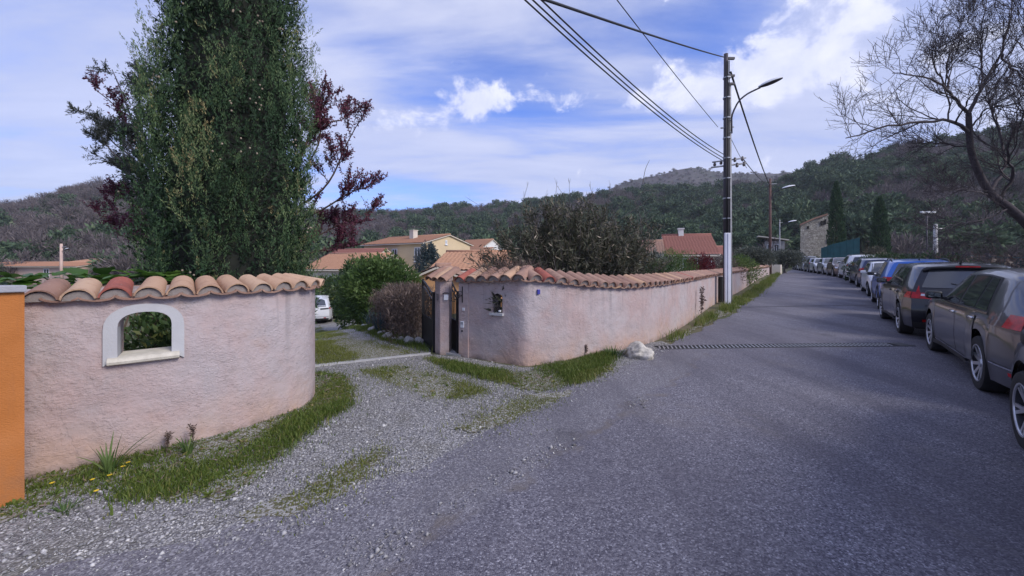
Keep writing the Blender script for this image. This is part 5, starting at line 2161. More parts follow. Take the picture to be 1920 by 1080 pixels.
def flower(px, py, label, seed, dz=.0):
    g0 = G(px, py)
    t = tree_thing('dandelion', label, g0, 'dandelions at the foot of the pink wall', 'flower')
    h = .035 + dz
    mb = MB()
    mb.tube([(0, 0, -.01), (.004, .002, h)], .0016, 5)
    mb.build('stem', MATS['leaf_green'], t)
    mb = MB()
    for i in range(12):
        a = i / 12 * 6.28
        o = Vector((math.cos(a), math.sin(a), .25)) * .013
        s = Vector((-math.sin(a), math.cos(a), 0)) * .0032
        c = Vector((.004, .002, h))
        mb.add([c - s * .4, c + o - s, c + o * 1.12, c + o + s, c + s * .4], [(0, 1, 2, 3, 4)])
    mb.build('petals', MATS['petal_yellow'], t)


for i, (px, py, lb) in enumerate(((96, 916, 'yellow dandelion nearest the orange wall'), (172, 909, 'yellow dandelion left of the spiky plant'), (204, 901, 'yellow dandelion right under the spiky plant'),
                                  (229, 884, 'lower yellow dandelion of the pair right of the spiky plant'), (239, 876, 'upper yellow dandelion of the pair right of the spiky plant'),
                                  (179, 931, 'yellow dandelion lowest of all, on the gravel edge'), (281, 840, 'yellow dandelion highest up against the wall'))):
    flower(px, py, lb, i)


# the wild reed-like bush behind the corner of the right wall
def build_reed_bush():
    rng = np.random.default_rng(101)
    c = np.array([1.45, 9.0, float(gz(1.45, 9.0))])
    t = tree_thing('oleander_bush', 'huge unkempt dark bush with dry leaves behind the wall corner', tuple(c), cat='bush')
    lines, P, D, T = [], [], [], []
    for i in range(270):
        a = rng.uniform(0, 6.28)
        ra = rng.uniform(0, 1) ** .6
        b = np.array([math.cos(a) * ra * 1.0, math.sin(a) * ra * .75, -.1])
        reach = rng.uniform(.75, 1.0)
        e = np.array([math.cos(a) * ra * 2.5 * reach + rng.normal(0, .12), math.sin(a) * ra * 1.15 * reach, (3.02 - 1.35 * ra ** 2.2) * rng.uniform(.72, 1.04)])
        m = b * .45 + e * .55 + np.array([0, 0, .25])
        C = spline([b, m, e], 14)
        lines.append((C, np.linspace(.013, .004, 14)))
        for q in range(3, 14):
            k = 15 if q > 5 else 6
            base = C[q] + rng.normal(0, .05, (k, 3))
            dd = unit(unit(C[q] - C[q - 1]) * .6 + rng.normal(0, .65, (k, 3)))
            P.append(base)
            D.append(dd)
            T.append(np.clip(rng.beta(1.6, 3.2, k) + np.where(rng.uniform(size=k) < .10, .5, 0), 0, 1))
    P, D, T = map(np.concatenate, (P, D, T))
    n = len(P)
    L = rng.uniform(.07, .17, n)
    link('foliage', leaf_mesh('foliage', P, D, L, L * .17, T, rng), MATS['leaf_reed'], t)
    # bare whips standing out of the top
    for i in range(26):
        x = rng.uniform(-1.7, 1.9)
        y = rng.uniform(-.5, .5)
        z0 = 2.2 - .25 * x * x * .3
        hgt = rng.uniform(.7, 1.35)
        ln = rng.normal(0, .22)
        C = spline([(x, y, z0), (x + ln * .4 * hgt, y, z0 + hgt * .6), (x + ln * hgt * 1.3, y + rng.normal(0, .1), z0 + hgt)], 9)
        sub = []
        grow(sub, C, .007, .0028, 0, rng, .22, .5, 4, .5, 1, .06)
        lines += sub
    for px in ([(1165, 410), (1200, 385), (1235, 357)], [(1180, 430), (1215, 412), (1228, 404)], [(1190, 380), (1205, 360), (1232, 356)], [(1205, 345), (1210, 318), (1218, 300)]):
        C = spline([np.array(A(x, y, 9.0)) - c for x, y in px], 9)
        lines.append((C, np.linspace(.008, .004, 9)))
    link('stems', tubes_mesh('stems', lines, 4), MATS['bark_grey'], t, True)


build_reed_bush()
bush('spilling_shrub', 'dark leafy sprig hanging through the small wall opening', (-.17, 6.24, .74), .16, .15, .24, 260, .16, .030, 'leaf_reed', 103, stems=5, bottom=.0, tint_mu=.2, bark_r=.008)
bush('twig_shrub', 'dead grey twigs lying over the tiles at the corner', (.05, 6.35, 1.25), .62, .30, .16, 900, .16, .007, 'leaf_brown', 104, stems=16, bottom=.0, tint_mu=.4, bark_r=.008)
bush('flowering_bush', 'pale grey-green bush behind the long wall by the cabin', gl(4.55, 12.6), .62, .6, 1.06, 4200, .09, .035, 'leaf_olive', 105, tint_mu=.85)
bush('green_bush', 'fresh green feathery bush above the long wall tiles', gl(6.0, 14.3), 1.05, .8, 1.05, 9000, .10, .016, 'leaf_green', 106, up=.8, tint_mu=.62)
bush('green_bush', 'darker green bush left of the feathery green one', gl(4.4, 11.6), .85, .7, .86, 6000, .10, .03, 'leaf_laurel', 107, tint_mu=.5)
bush('red_shrub', 'wine-red leaved shrub just left of the utility pole', gl(8.15, 16.6), .75, .6, .98, 5200, .09, .035, 'leaf_red', 108)
bush('brown_shrub', 'rust-brown shrub right of the utility pole', gl(11.2, 20.6), 1.1, .9, .95, 5000, .11, .03, 'leaf_brown', 109)
bush('mixed_shrub', 'yellow-green shrub behind the wall past the pole', gl(13.3, 22.6), 1.2, .9, .95, 5000, .12, .04, 'leaf_green', 110, tint_mu=.8)
bush('small_spruce', 'small dark blue spruce in front of the yellow house', gl(-8.45, 39.0), 1.35, 1.2, 2.85, 9000, .26, .07, 'leaf_spruce', 111, cat='tree', up=-.1)


def small_tree(name, label, loc, rx, rz, trunk, n, Ln, mat, seed, group=None, bark='bark_grey'):
    rng = np.random.default_rng(seed)
    t = tree_thing(name, label, loc, group)
    lines = [(spline([(0, 0, -.1), (rng.normal(0, .1), rng.normal(0, .1), trunk * .6), (0, 0, trunk + rz * .6)], 8), np.linspace(.17, .07, 8) * rx / 1.8)]
    cs = []
    for i in range(26):
        d = unit(rng.normal(size=3))
        d[2] = abs(d[2]) * .9 - .25
        c = d * np.array([rx, rx, rz]) * rng.uniform(.45, .82) + np.array([0, 0, trunk + rz * .8])
        cs.append(c)
        lines.append((spline([(0, 0, trunk * .8), c * np.array([.4, .4, .8]), c], 6), np.linspace(.05, .015, 6) * rx / 1.8))
    cs = np.array(cs)
    ci = rng.integers(0, len(cs), n)
    off = unit(rng.normal(size=(n, 3))) * (rng.uniform(0, 1, n) ** .4)[:, None] * rx * .42
    P = cs[ci] + off * np.array([1, 1, .8])
    D = unit(off + rng.normal(0, rx * .2, (n, 3)))
    T = np.clip(.45 + rng.normal(0, .15, len(cs))[ci] + rng.normal(0, .13, n), 0, 1)
    L = Ln * rng.uniform(.6, 1.3, n)
    link('trunk', tubes_mesh('trunk', lines, 6), MATS[bark], t, True)
    link('crown', leaf_mesh('crown', P, D, L, L * .42, T, rng), MATS[mat], t)
    return t


small_tree('olive_tree', 'grey-green olive tree behind the wall, left of the wooden pole', gl(20.6, 33.2), 2.0, 1.05, .55, 9000, .16, 'leaf_olive', 121, 'olive trees at the end of the wall')
small_tree('olive_tree', 'grey-green olive tree right of the wooden pole at the bend', gl(27.5, 38.6), 1.9, 1.0, .55, 9000, .16, 'leaf_olive', 122, 'olive trees at the end of the wall')
small_tree('bend_bush', 'green bush closing the far end of the road', gl(44.4, 62.0), 2.2, .95, .2, 6000, .20, 'leaf_green', 123)
small_tree('bend_bush', 'dark bush at the road bend behind the farthest cars', gl(48.5, 63.0), 2.3, 1.0, .2, 6000, .20, 'leaf_laurel', 124)


def far_cypress(px, ptop, Y, w, label, seed):
    rng = np.random.default_rng(seed)
    top = A(px, ptop, Y)
    base = gl(top.x, Y)
    Hh = top.z - base[2]
    t = tree_thing('cypress_tree', label, base, 'far cypress trees by the green fence')
    mb = MB()
    mb.tube([(0, 0, -.1), (0, 0, Hh * .9)], [.2, .03], 8)
    mb.build('trunk', MATS['bark_brown'], t, True)
    n = 9000
    z = rng.uniform(0.03, 1, n) * Hh
    a = rng.uniform(0, 6.28, n)
    r = np.interp(z / Hh, [0, .12, .45, .8, 1], [.75, 1, .92, .55, .04]) * w * (1 - .45 * rng.uniform(0, 1, n) ** 1.7) * (1 + .12 * np.sin(a * 4 + z * 2) + .08 * np.sin(a * 7 - z * 3))
    P = np.stack([np.cos(a) * r, np.sin(a) * r, z], 1)
    D = unit(np.stack([np.cos(a), np.sin(a), np.full(n, 2.2)], 1) + rng.normal(0, .35, (n, 3)))
    L = rng.uniform(.25, .55, n)
    link('crown', leaf_mesh('crown', P, D, L, L * .28, np.clip(rng.normal(.26, .15, n), 0, .7), rng), MATS['leaf_cypress'], t)


far_cypress(1568, 343, 66, 1.15, 'taller slender cypress standing next to the stone ruin', 131)
far_cypress(1650, 372, 60, 1.10, 'shorter slender cypress right of the green fence', 132)


def rock(name, label, loc, s, seed, mat='rock_pale', group=None):
    rng = random.Random(seed)
    bm = bmesh.new()
    bmesh.ops.create_icosphere(bm, subdivisions=4 if s[0] > .2 else 3, radius=1)
    ph = [rng.uniform(0, 6.28) for _ in range(9)]
    for v in bm.verts:
        c = v.co
        k = 1 + .16 * math.sin(3 * c.x + ph[0]) * math.cos(2.5 * c.y + ph[1]) + .10 * math.sin(6 * c.y + ph[2] + 4 * c.z) + .07 * math.sin(11 * c.x + ph[3]) * math.sin(9 * c.z + ph[4]) + .05 * math.sin(19 * c.x + ph[5]) * math.sin(17 * c.y + ph[6]) * math.sin(21 * c.z + ph[7]) + rng.uniform(-.045, .045)
        v.co = Vector((c.x * s[0], c.y * s[1], c.z * s[2])) * k
    me = bpy.data.meshes.new(name)
    bm.to_mesh(me)
    bm.free()
    o = link(name, me, MATS[mat], None, True)
    o.location = loc
    o.rotation_euler = (0, 0, rng.uniform(0, 6))
    tag(o, label, 'rock', group)
    return o


g0 = G(1198, 668)
rock('pale_rock', 'big pale limestone lump at the end of the drain', g0 + Vector((0, 0, .04)), (.30, .22, .17), 1)
rr_ = random.Random(5)
for i, (px, py) in enumerate(((655, 603), (668, 611), (683, 615), (700, 620), (716, 629), (727, 635), (740, 638), (752, 641), (766, 644), (785, 643))):
    g0 = G(px, py)
    s = rr_.uniform(.07, .13)
    rock('border_stone', 'white edging stone along the drive, ' + ('first', 'second', 'third', 'fourth', 'fifth', 'sixth', 'seventh', 'eighth', 'ninth', 'last')[i] + ' from the white car',
         g0 + Vector((0, 0, s * .3)), (s, s * .8, s * .7), 20 + i, 'rock_grey', 'edging stones along the drive')
for i, (px, py, s, lb) in enumerate(((246, 920, .018, 'pale stone lying on the gravel below the spiky plant'), (232, 921, .016, 'grey stone beside the pale one below the spiky plant'))):
    rock('stone', lb, G(px, py) + Vector((0, 0, .012)), (s, s * .8, s * .6), 40 + i, 'rock_grey')


# ---- hills
HL_X = [-2600, -900, -300, 0, 60, 130, 180, 250, 330, 430, 560, 660, 780, 900, 1060, 1180, 1300, 1400, 1500, 1600, 1700, 1800, 1920, 2300, 3200, 5000]
HL_E = [40, 60, 80, 98, 108, 128, 138, 134, 110, 92, 88, 88, 90, 98, 112, 126, 128, 136, 158, 186, 206, 222, 236, 250, 250, 200]
HL_D = [260, 260, 260, 255, 250, 250, 250, 260, 280, 330, 380, 400, 420, 420, 380, 350, 330, 300, 270, 250, 235, 225, 220, 210, 200, 200]


def hill_h(X, Y):
    Yc = np.maximum(Y, 20.0)
    px = CX + F * X / Yc
    e = np.interp(px, HL_X, HL_E)
    D = np.interp(px, HL_X, HL_D)
    zr = e / F * D
    f = Y / D
    t = np.clip((f - .27) / .73, 0, 1)
    prof = np.where(f <= 1, t ** 1.35 * (1.0), 1.0 - .35 * sstep(1.0, 2.2, f))
    n = np.sin(X * .043 + 1) * np.cos(Y * .037) + .6 * np.sin(X * .091 - Y * .07) + .4 * np.sin(Y * .15 + X * .05)
    lim = sstep(.3, .55, f)
    return prof * zr + n * 1.6 * lim * np.where(f < 1, (1 - sstep(.75, 1.0, f)), .4) - 3.2 * (1 - sstep(.27, .5, f))


def build_hills():
    xs = np.linspace(-1100, 1100, 260)
    ys = np.concatenate([np.linspace(55, 460, 110), np.linspace(475, 900, 16)])
    X, Y = np.meshgrid(xs, ys)
    Z = hill_h(X, Y)
    n = len(xs)
    i, j = np.meshgrid(np.arange(len(ys) - 1), np.arange(n - 1), indexing='ij')
    a = (i * n + j).ravel()
    Q = np.stack([a, a + 1, a + n + 1, a + n], 1)
    o = link('hills', np_mesh('hills', np.stack([X, Y, Z], -1).reshape(-1, 3), Q), MATS['hillside'], smooth=True)
    tag(o, kind='structure')
    # distant mountain with a rocky top
    xs = np.linspace(-500, 1500, 170)
    ys = np.linspace(480, 1300, 80)
    X, Y = np.meshgrid(xs, ys)
    px = CX + F * X / Y
    e = np.interp(px, [300, 700, 1000, 1120, 1180, 1230, 1270, 1300, 1345, 1420, 1500, 1600, 1800, 2400], [20, 60, 95, 128, 152, 162, 173, 178, 168, 165, 168, 160, 130, 60])
    D = 780.0
    f = Y / D
    Z = np.where(f < 1, np.clip((f - .6) / .4, 0, 1) ** 1.1, 1 - .4 * sstep(1, 1.6, f)) * e / F * D
    Z += (np.sin(X * .03) * np.cos(Y * .026) * 2.2 + np.sin(X * .09 + Y * .05) * 1.2) * np.clip(1 - abs(f - .8) / .25, 0, 1)
    Z -= 6 * (f < .62)
    n = len(xs)
    i, j = np.meshgrid(np.arange(len(ys) - 1), np.arange(n - 1), indexing='ij')
    a = (i * n + j).ravel()
    Q = np.stack([a, a + 1, a + n + 1, a + n], 1)
    o = link('mountain', np_mesh('mountain', np.stack([X, Y, Z], -1).reshape(-1, 3), Q), MATS['mountain_scrub'], smooth=True)
    tag(o, kind='structure')
    return X, Y, Z, e


MT = build_hills()

PROTO = bpy.data.collections.new('forest_prototypes')


def proto(name, kind, seed):
    rng = np.random.default_rng(seed)
    P, D, L, W, T = [], [], [], [], []
    if kind == 'pine':
        cs = [unit(rng.normal(size=3)) * rng.uniform(.25, .75) * np.array([1, 1, .62]) + np.array([0, 0, 1.25]) for _ in range(16)]
        n = 620
        nl, nw, sp = .26, .13, .36
    elif kind == 'cone':
        cs = [np.array([rng.normal(0, 1) * .42 * (1 - f), rng.normal(0, 1) * .42 * (1 - f), .25 + 2.2 * f]) for f in np.linspace(0, 1, 16)]
        n = 560
        nl, nw, sp = .26, .10, .30
    elif kind == 'oak':
        cs = [unit(rng.normal(size=3)) * rng.uniform(.2, .75) * np.array([1, 1, .6]) + np.array([0, 0, .75]) for _ in range(18)]
        n = 620
        nl, nw, sp = .22, .12, .34
    elif kind == 'shrub':
        cs = [unit(rng.normal(size=3)) * rng.uniform(.2, .8) * np.array([1, 1, .45]) + np.array([0, 0, .45]) for _ in range(14)]
        n = 460
        nl, nw, sp = .20, .10, .30
    else:       # bare
        for i in range(420):
            a = rng.uniform(0, 6.28)
            e = rng.uniform(.25, 1.5)
            d = np.array([math.cos(a) * math.cos(e), math.sin(a) * math.cos(e), math.sin(e)])
            r = rng.uniform(.25, .95)
            P.append(d * r * np.array([1, 1, 1.05]) + np.array([0, 0, .45]))
            D.append(unit(d + rng.normal(0, .35, 3)))
            L.append(rng.uniform(.22, .5))
            W.append(rng.uniform(.022, .05))
            T.append(np.clip(rng.normal(.5, .25), 0, 1))
        for i in range(26):
            a = rng.uniform(0, 6.28)
            P.append(np.array([0, 0, .0]))
            D.append(unit(np.array([math.cos(a) * .45, math.sin(a) * .45, 1])))
            L.append(1.2)
            W.append(.05)
            T.append(.1)
    if kind != 'bare':
        ct = rng.normal(.45, .16, len(cs))
        for i in range(n):
            q = rng.integers(0, len(cs))
            o = unit(rng.normal(size=3)) * rng.uniform(0, 1) ** .4 * sp
            P.append(cs[q] + o * np.array([1, 1, .8]))
            D.append(unit(o + rng.normal(0, .14, 3)))
            L.append(nl * rng.uniform(.6, 1.3))
            W.append(nw * rng.uniform(.6, 1.3))
            T.append(np.clip(ct[q] + rng.normal(0, .14), 0, 1))
        for q in range(3):
            P.append(np.array([0, 0, -.2]))
            D.append(np.array([rng.normal(0, .05), rng.normal(0, .05), 1.0]))
            L.append(1.3 if kind == 'pine' else .6)
            W.append(.12)
            T.append(0.0)
    me = leaf_mesh(name, np.array(P), np.array(D), np.array(L), np.array(W), np.array(T), rng)
    me.materials.append(MATS[{'pine': 'forest_pine', 'cone': 'forest_pine', 'oak': 'forest_oak', 'shrub': 'forest_shrub', 'bare': 'forest_bare'}[kind]])
    o = bpy.data.objects.new(name, me)
    PROTO.objects.link(o)


KINDS = []
for nm, kd in (('a_pine', 'pine'), ('b_pine', 'pine'), ('c_cone', 'cone'), ('d_oak', 'oak'), ('e_oak', 'oak'), ('f_shrub', 'shrub'), ('g_shrub', 'shrub'), ('h_bare', 'bare'), ('i_bare', 'bare')):
    proto(nm, kd, len(KINDS) + 200)
    KINDS.append(nm)


def scatter_nodes():
    ng = bpy.data.node_groups.new('scatter_trees', 'GeometryNodeTree')
    ng.interface.new_socket('Geometry', in_out='INPUT', socket_type='NodeSocketGeometry')
    ng.interface.new_socket('Geometry', in_out='OUTPUT', socket_type='NodeSocketGeometry')
    nd = ng.nodes
    gi, go = nd.new('NodeGroupInput'), nd.new('NodeGroupOutput')
    ci = nd.new('GeometryNodeCollectionInfo')
    ci.inputs['Collection'].default_value = PROTO
    ci.inputs['Separate Children'].default_value = True
    ci.inputs['Reset Children'].default_value = True
    ip = nd.new('GeometryNodeInstanceOnPoints')
    ip.inputs['Pick Instance'].default_value = True

    def attr(nm, tp):
        a = nd.new('GeometryNodeInputNamedAttribute')
        a.data_type = tp
        a.inputs['Name'].default_value = nm
        return [o for o in a.outputs if o.enabled][0]
    e2r = nd.new('FunctionNodeEulerToRotation')
    lk = ng.links.new
    lk(gi.outputs[0], ip.inputs['Points'])
    lk(ci.outputs[0], ip.inputs['Instance'])
    lk(attr('idx', 'INT'), ip.inputs['Instance Index'])
    lk(attr('rot', 'FLOAT_VECTOR'), e2r.inputs[0])
    lk(e2r.outputs[0], ip.inputs['Rotation'])
    lk(attr('scl', 'FLOAT_VECTOR'), ip.inputs['Scale'])
    lk(ip.outputs[0], go.inputs[0])
    return ng


SCAT = scatter_nodes()


def forest(name, label, P, idx, scl, rng):
    me = bpy.data.meshes.new(name)
    me.vertices.add(len(P))
    me.vertices.foreach_set('co', np.ascontiguousarray(P, np.float32).ravel())
    a = me.attributes.new('idx', 'INT', 'POINT')
    a.data.foreach_set('value', np.ascontiguousarray(idx, np.int32))
    a = me.attributes.new('rot', 'FLOAT_VECTOR', 'POINT')
    rot = np.zeros((len(P), 3), np.float32)
    rot[:, 2] = rng.uniform(0, 6.28, len(P))
    a.data.foreach_set('vector', rot.ravel())
    a = me.attributes.new('scl', 'FLOAT_VECTOR', 'POINT')
    a.data.foreach_set('vector', np.ascontiguousarray(scl, np.float32).ravel())
    o = link(name, me)
    md = o.modifiers.new('scatter', 'NODES')
    md.node_group = SCAT
    tag(o, label, 'forest', kind='stuff')


def build_forest():
    rng = np.random.default_rng(77)
    n = 22000
    # even on the picture rather than on the plan: more trees near, fewer far
    Y = 62 + (470 - 62) * rng.uniform(0, 1, n) ** 1.25
    px = rng.uniform(-420, 2340, n)
    X = (px - CX) / F * Y
    D = np.interp(px, HL_X, HL_D)
    keep = (Y < D * 1.06) & (rng.uniform(size=n) < np.clip((Y / 260) ** .6, .25, 1))
    keep &= ~((Y < 92) & (px > 560) & (px < 1665))
    keep &= ~((Y < 110) & (px > 40) & (px < 200) & (Y < 80))
    X, Y, px, D = X[keep], Y[keep], px[keep], D[keep]
    n = len(X)
    Z = hill_h(X, Y)
    Z = np.maximum(Z, gz(X, Y) - .2) - .25
    q = np.stack([X, Y], 1)
    zone = smooth_noise(q, .035, 4)
    z2 = smooth_noise(q, .10, 6)
    f = Y / D
    right = np.interp(px, [0, 620, 820, 1150, 1500, 1720, 1920], [0.16, .22, .56, .76, .78, .70, .52])
    u = rng.uniform(size=n)
    pine = u < right * np.clip(.60 + 1.6 * (zone - .42), .05, 1.1)
    idx = np.where(pine, rng.choice([0, 1, 2, 3], n, p=[.40, .32, .12, .16]), 0)
    other = rng.choice([3, 4, 5, 6, 7, 8], n, p=[.10, .10, .19, .17, .24, .20])
    lo = rng.choice([5, 6, 7, 8], n, p=[.12, .12, .40, .36])
    idx = np.where(pine, idx, np.where(z2 > .52, lo, other))
    # bare crowns along the left skyline
    sky = (f > .86) & (px < 800) & (u < .75)
    idx = np.where(sky, rng.choice([3, 7, 8, 5], n, p=[.2, .35, .35, .1]), idx)
    s = np.select([idx <= 1, idx == 2, idx <= 4, idx <= 6], [2.2 + 3.6 * rng.uniform(size=n) ** 2, rng.uniform(1.8, 3.0, n), 1.8 + 2.4 * rng.uniform(size=n) ** 2, 1.2 + 1.8 * rng.uniform(size=n) ** 2], 2.2 + 2.8 * rng.uniform(size=n) ** 2)
    s *= np.interp(Y, [60, 140, 400], [.8, 1.0, 1.25])
    scl = np.stack([s, s, s * rng.uniform(.85, 1.2, n)], 1)
    forest('forest', 'wooded hillside of dark pines and bare grey trees', np.stack([X, Y, Z], 1), idx, scl, rng)
    # mountain scrub
    Xm, Ym, Zm, em = MT
    m = 9000
    ii = rng.integers(14, 44, m)
    jj = rng.integers(2, Xm.shape[1] - 3, m)
    P = np.stack([Xm[ii, jj], Ym[ii, jj], Zm[ii, jj]], 1)
    P[:, :2] += rng.uniform(-6, 6, (m, 2))
    P[:, 2] -= 1.0
    s = rng.uniform(3.0, 6.0, m)
    rocky = (P[:, 1] > 700)
    idx = np.where(rocky, rng.choice([5, 6, 7, 8], m, p=[.2, .2, .35, .25]), rng.choice([0, 3, 5, 7], m, p=[.35, .2, .15, .3]))
    s = np.where(rocky, s * .8, s)
    forest('mountain_scrub', 'distant scrub and trees covering the far mountain', P, idx, np.stack([s, s, s * .8], 1), rng)


build_forest()


# bare dark thicket at the right behind the cars
def thicket(px, Y, w, h, label, seed, bark='bark_dark', n=46):
    rng = np.random.default_rng(seed)
    c = A(px, 490, Y)
    b = gl(c.x, Y)
    t = tree_thing('bare_thicket', label, b, 'leafless thickets behind the parked cars', 'bush')
    lines = []
    for i in range(n):
        x, y = rng.uniform(-w, w), rng.uniform(-.7, .7)
        hh = h * rng.uniform(.55, 1.05) * (1 - .35 * abs(x / w))
        C = spline([(x * .8, y, -.1), (x + rng.normal(0, .2), y + rng.normal(0, .2), hh * .55), (x * 1.15 + rng.normal(0, .4), y + rng.normal(0, .4), hh)], 9)
        grow(lines, C, .024, .006, 0, rng, .95, .8, 6, .08, 2, .16)
    link('stems', tubes_mesh('stems', lines, 3), MATS[bark], t, True)
    nn = 1500
    P = np.stack([rng.uniform(-w, w, nn), rng.uniform(-.8, .8, nn), rng.uniform(.0, h * .62, nn)], 1)
    L = rng.uniform(.08, .2, nn)
    link('foliage', leaf_mesh('foliage', P, unit(rng.normal(size=(nn, 3))), L, L * .4, np.clip(rng.normal(.3, .2, nn), 0, 1), rng), MATS['leaf_brown'], t)


thicket(1905, 14.0, 2.6, 2.9, 'dense bare thicket under the big leafless tree', 141)
thicket(1790, 19.5, 2.4, 2.7, 'bare thicket behind the grey estate car', 142)
thicket(2010, 12.0, 2.2, 2.8, 'bare thicket at the right edge behind the nearest cars', 143)
bush('dark_hedge', 'dark evergreen hedge behind the black car', gl(22.6, 22.8), 2.6, 1.0, .90, 8000, .14, .05, 'leaf_laurel', 144, tint_mu=.3)
bush('dark_hedge', 'dark evergreen hedge between the far cars and the short cypress', gl(37.6, 37.6), 3.2, 1.2, .85, 8000, .2, .07, 'leaf_laurel', 145, tint_mu=.3)
bush('dark_hedge', 'dark evergreen hedge behind the grey estate car', gl(18.6, 17.0), 2.4, 1.0, .95, 7000, .13, .05, 'leaf_laurel', 146, tint_mu=.3)
bush('tangled_bush', 'brownish tangled bush right of the green fence', gl(51.6, 54.5), 1.5, 1.2, 1.7, 5000, .26, .07, 'leaf_reed', 147, tint_mu=.5)
# ------------------------------------------------------------------ houses
def tiled_slope(mb, P00, P10, P01, P11, pitch=.22, row=.36, amp=.035):
    """corrugated clay roof: P00-P10 along the eave, P01-P11 along the ridge"""
    P00, P10, P01, P11 = map(Vector, (P00, P10, P01, P11))
    w = (P10 - P00).length
    h = (P01 - P00).length
    nu = max(8, int(w / pitch) * 4)
    nv = max(2, int(h / row))
    nrm = (P10 - P00).cross(P01 - P00).normalized()
    if nrm.z < 0:
        nrm = -nrm
    rows = []
    for j in range(nv):
        for e in (0.0, 0.98):
            v = (j + e) / nv
            lift = .030 * (1 - e)
            r = []
            for i in range(nu + 1):
                u = i / nu
                p = P00.lerp(P10, u).lerp(P01.lerp(P11, u), v)
                r.append(p + nrm * (amp * abs(math.sin(math.pi * (i / 4) + .35 * ((j * 7) % 3))) + lift))
            rows.append(r)
    mb.grid(rows)


def window_part(parent, P, t, n, w, h, frame='window_white', pane='window_glass', shut=None, sill=True, mull=True):
    """window on a wall: P bottom centre, t along the wall, n outwards"""
    up = Vector((0, 0, 1))
    M = Matrix(((t.x, n.x, 0, P.x), (t.y, n.y, 0, P.y), (0, 0, 1, P.z), (0, 0, 0, 1)))
    fw = .09
    mb = MB()
    for lo, hi in (((-w / 2, .0, 0), (-w / 2 + fw, .06, h)), ((w / 2 - fw, .0, 0), (w / 2, .06, h)), ((-w / 2 + fw, .0, h - fw), (w / 2 - fw, .058, h)), ((-w / 2 + fw, .0, 0), (w / 2 - fw, .058, fw))):
        mb.box(lo, hi, M)
    if mull:
        mb.box((-.035, .0, fw), (.035, .056, h - fw), M)
    f = mb.build('window', MATS[frame], parent)
    mb = MB()
    mb.box((-w / 2 + fw, .004, fw), (w / 2 - fw, .02, h - fw), M)
    mb.build('pane', MATS[pane], f)
    if sill:
        mb = MB()
        mb.box((-w / 2 - .08, .0, -.10), (w / 2 + .08, .12, -.002), M)
        mb.build('sill', MATS[frame], f)
    if shut:
        for s in (-1, 1):
            mb = MB()
            x0 = s * (w / 2 + .03)
            x1 = s * (w / 2 + .03 + w * .42)
            mb.box((min(x0, x1), .0, 0), (max(x0, x1), .05, h), M)
            mb.build('shutter', MATS[shut], f)
    return f


def gable_house(name, label, A0, B0, C0, z0, eave, ridge, wall, roof, over=.35, ends='gable', windows=(), gwins=(), chimney=None):
    """A0 near corner, A0-B0 long eave side, A0-C0 gable side"""
    h = empty(name, (A0[0], A0[1], z0))
    tag(h, label, 'house')
    a, b, c = Vector((0, 0, 0)), Vector((B0[0] - A0[0], B0[1] - A0[1], 0)), Vector((C0[0] - A0[0], C0[1] - A0[1], 0))
    d = b + c
    e = Vector((0, 0, eave - z0))
    r = Vector((0, 0, ridge - z0))
    m1, m2 = c / 2, b + c / 2
    mb = MB()
    V = [a, b, d, c, a + e, b + e, d + e, c + e, m1 + r, m2 + r]
    mb.add(V, [(0, 1, 5, 4), (2, 3, 7, 6), (1, 2, 6, 9, 5), (3, 0, 4, 8, 7), (0, 3, 2, 1)])
    mb.build('wall', MATS[wall], h)
    ub, uc = b.normalized(), c.normalized()
    rise = (ridge - eave) / (c.length / 2)
    ov = over
    up = Vector((0, 0, .10))
    mb = MB()
    e0 = e - Vector((0, 0, rise * ov)) + up
    r0 = r + up
    if ends == 'gable':
        x = ub * .25
        tiled_slope(mb, a - x - uc * ov + e0, b + x - uc * ov + e0, m1 - x + r0, m2 + x + r0)
        tiled_slope(mb, d + x + uc * ov + e0, c - x + uc * ov + e0, m2 + x + r0, m1 - x + r0)
    mb.build('roof', MATS[roof], h, True)
    # underside of the eaves
    x = ub * .25
    mb = MB()
    q = Vector((0, 0, .07))
    mb.prism([a - x - uc * ov + e0, b + x - uc * ov + e0, m2 + x + r0, m1 - x + r0], -q * 1.9, -q * .55)
    mb.prism([c - x + uc * ov + e0, d + x + uc * ov + e0, m2 + x + r0, m1 - x + r0], -q * 1.9, -q * .55)
    mb.build('eaves', MATS['wall_cream'], h)
    mb = MB()
    mb.tube([m1 - x + r0 + Vector((0, 0, .02)), m2 + x + r0 + Vector((0, 0, .02))], .11, 8)
    mb.build('ridge_tiles', MATS[roof], h, True)
    nb, ncv = -uc, -ub
    for (f, z, w, hh, sh) in windows:
        window_part(h, a + b * f + Vector((0, 0, z - z0)) + nb * .001, ub, nb, w, hh, shut=sh)
    for (f, z, w, hh, sh) in gwins:
        window_part(h, a + c * f + Vector((0, 0, z - z0)) + ncv * .001, uc, ncv, w, hh, shut=sh)
    if chimney:
        f, g, w, hh, mat = chimney
        p = a + b * f + c * g
        zr = r0.z - abs(g - .5) * 2 * (ridge - eave)
        M = Matrix(((ub.x, uc.x, 0, p.x), (ub.y, uc.y, 0, p.y), (0, 0, 1, zr), (0, 0, 0, 1)))
        mb = MB()
        mb.box((-w / 2, -w / 2, -.3), (w / 2, w / 2, hh), M)
        mb.box((-w / 2 - .06, -w / 2 - .06, hh + .002), (w / 2 + .06, w / 2 + .06, hh + .10), M)
        mb.build('chimney', MATS[mat], h)
    return h


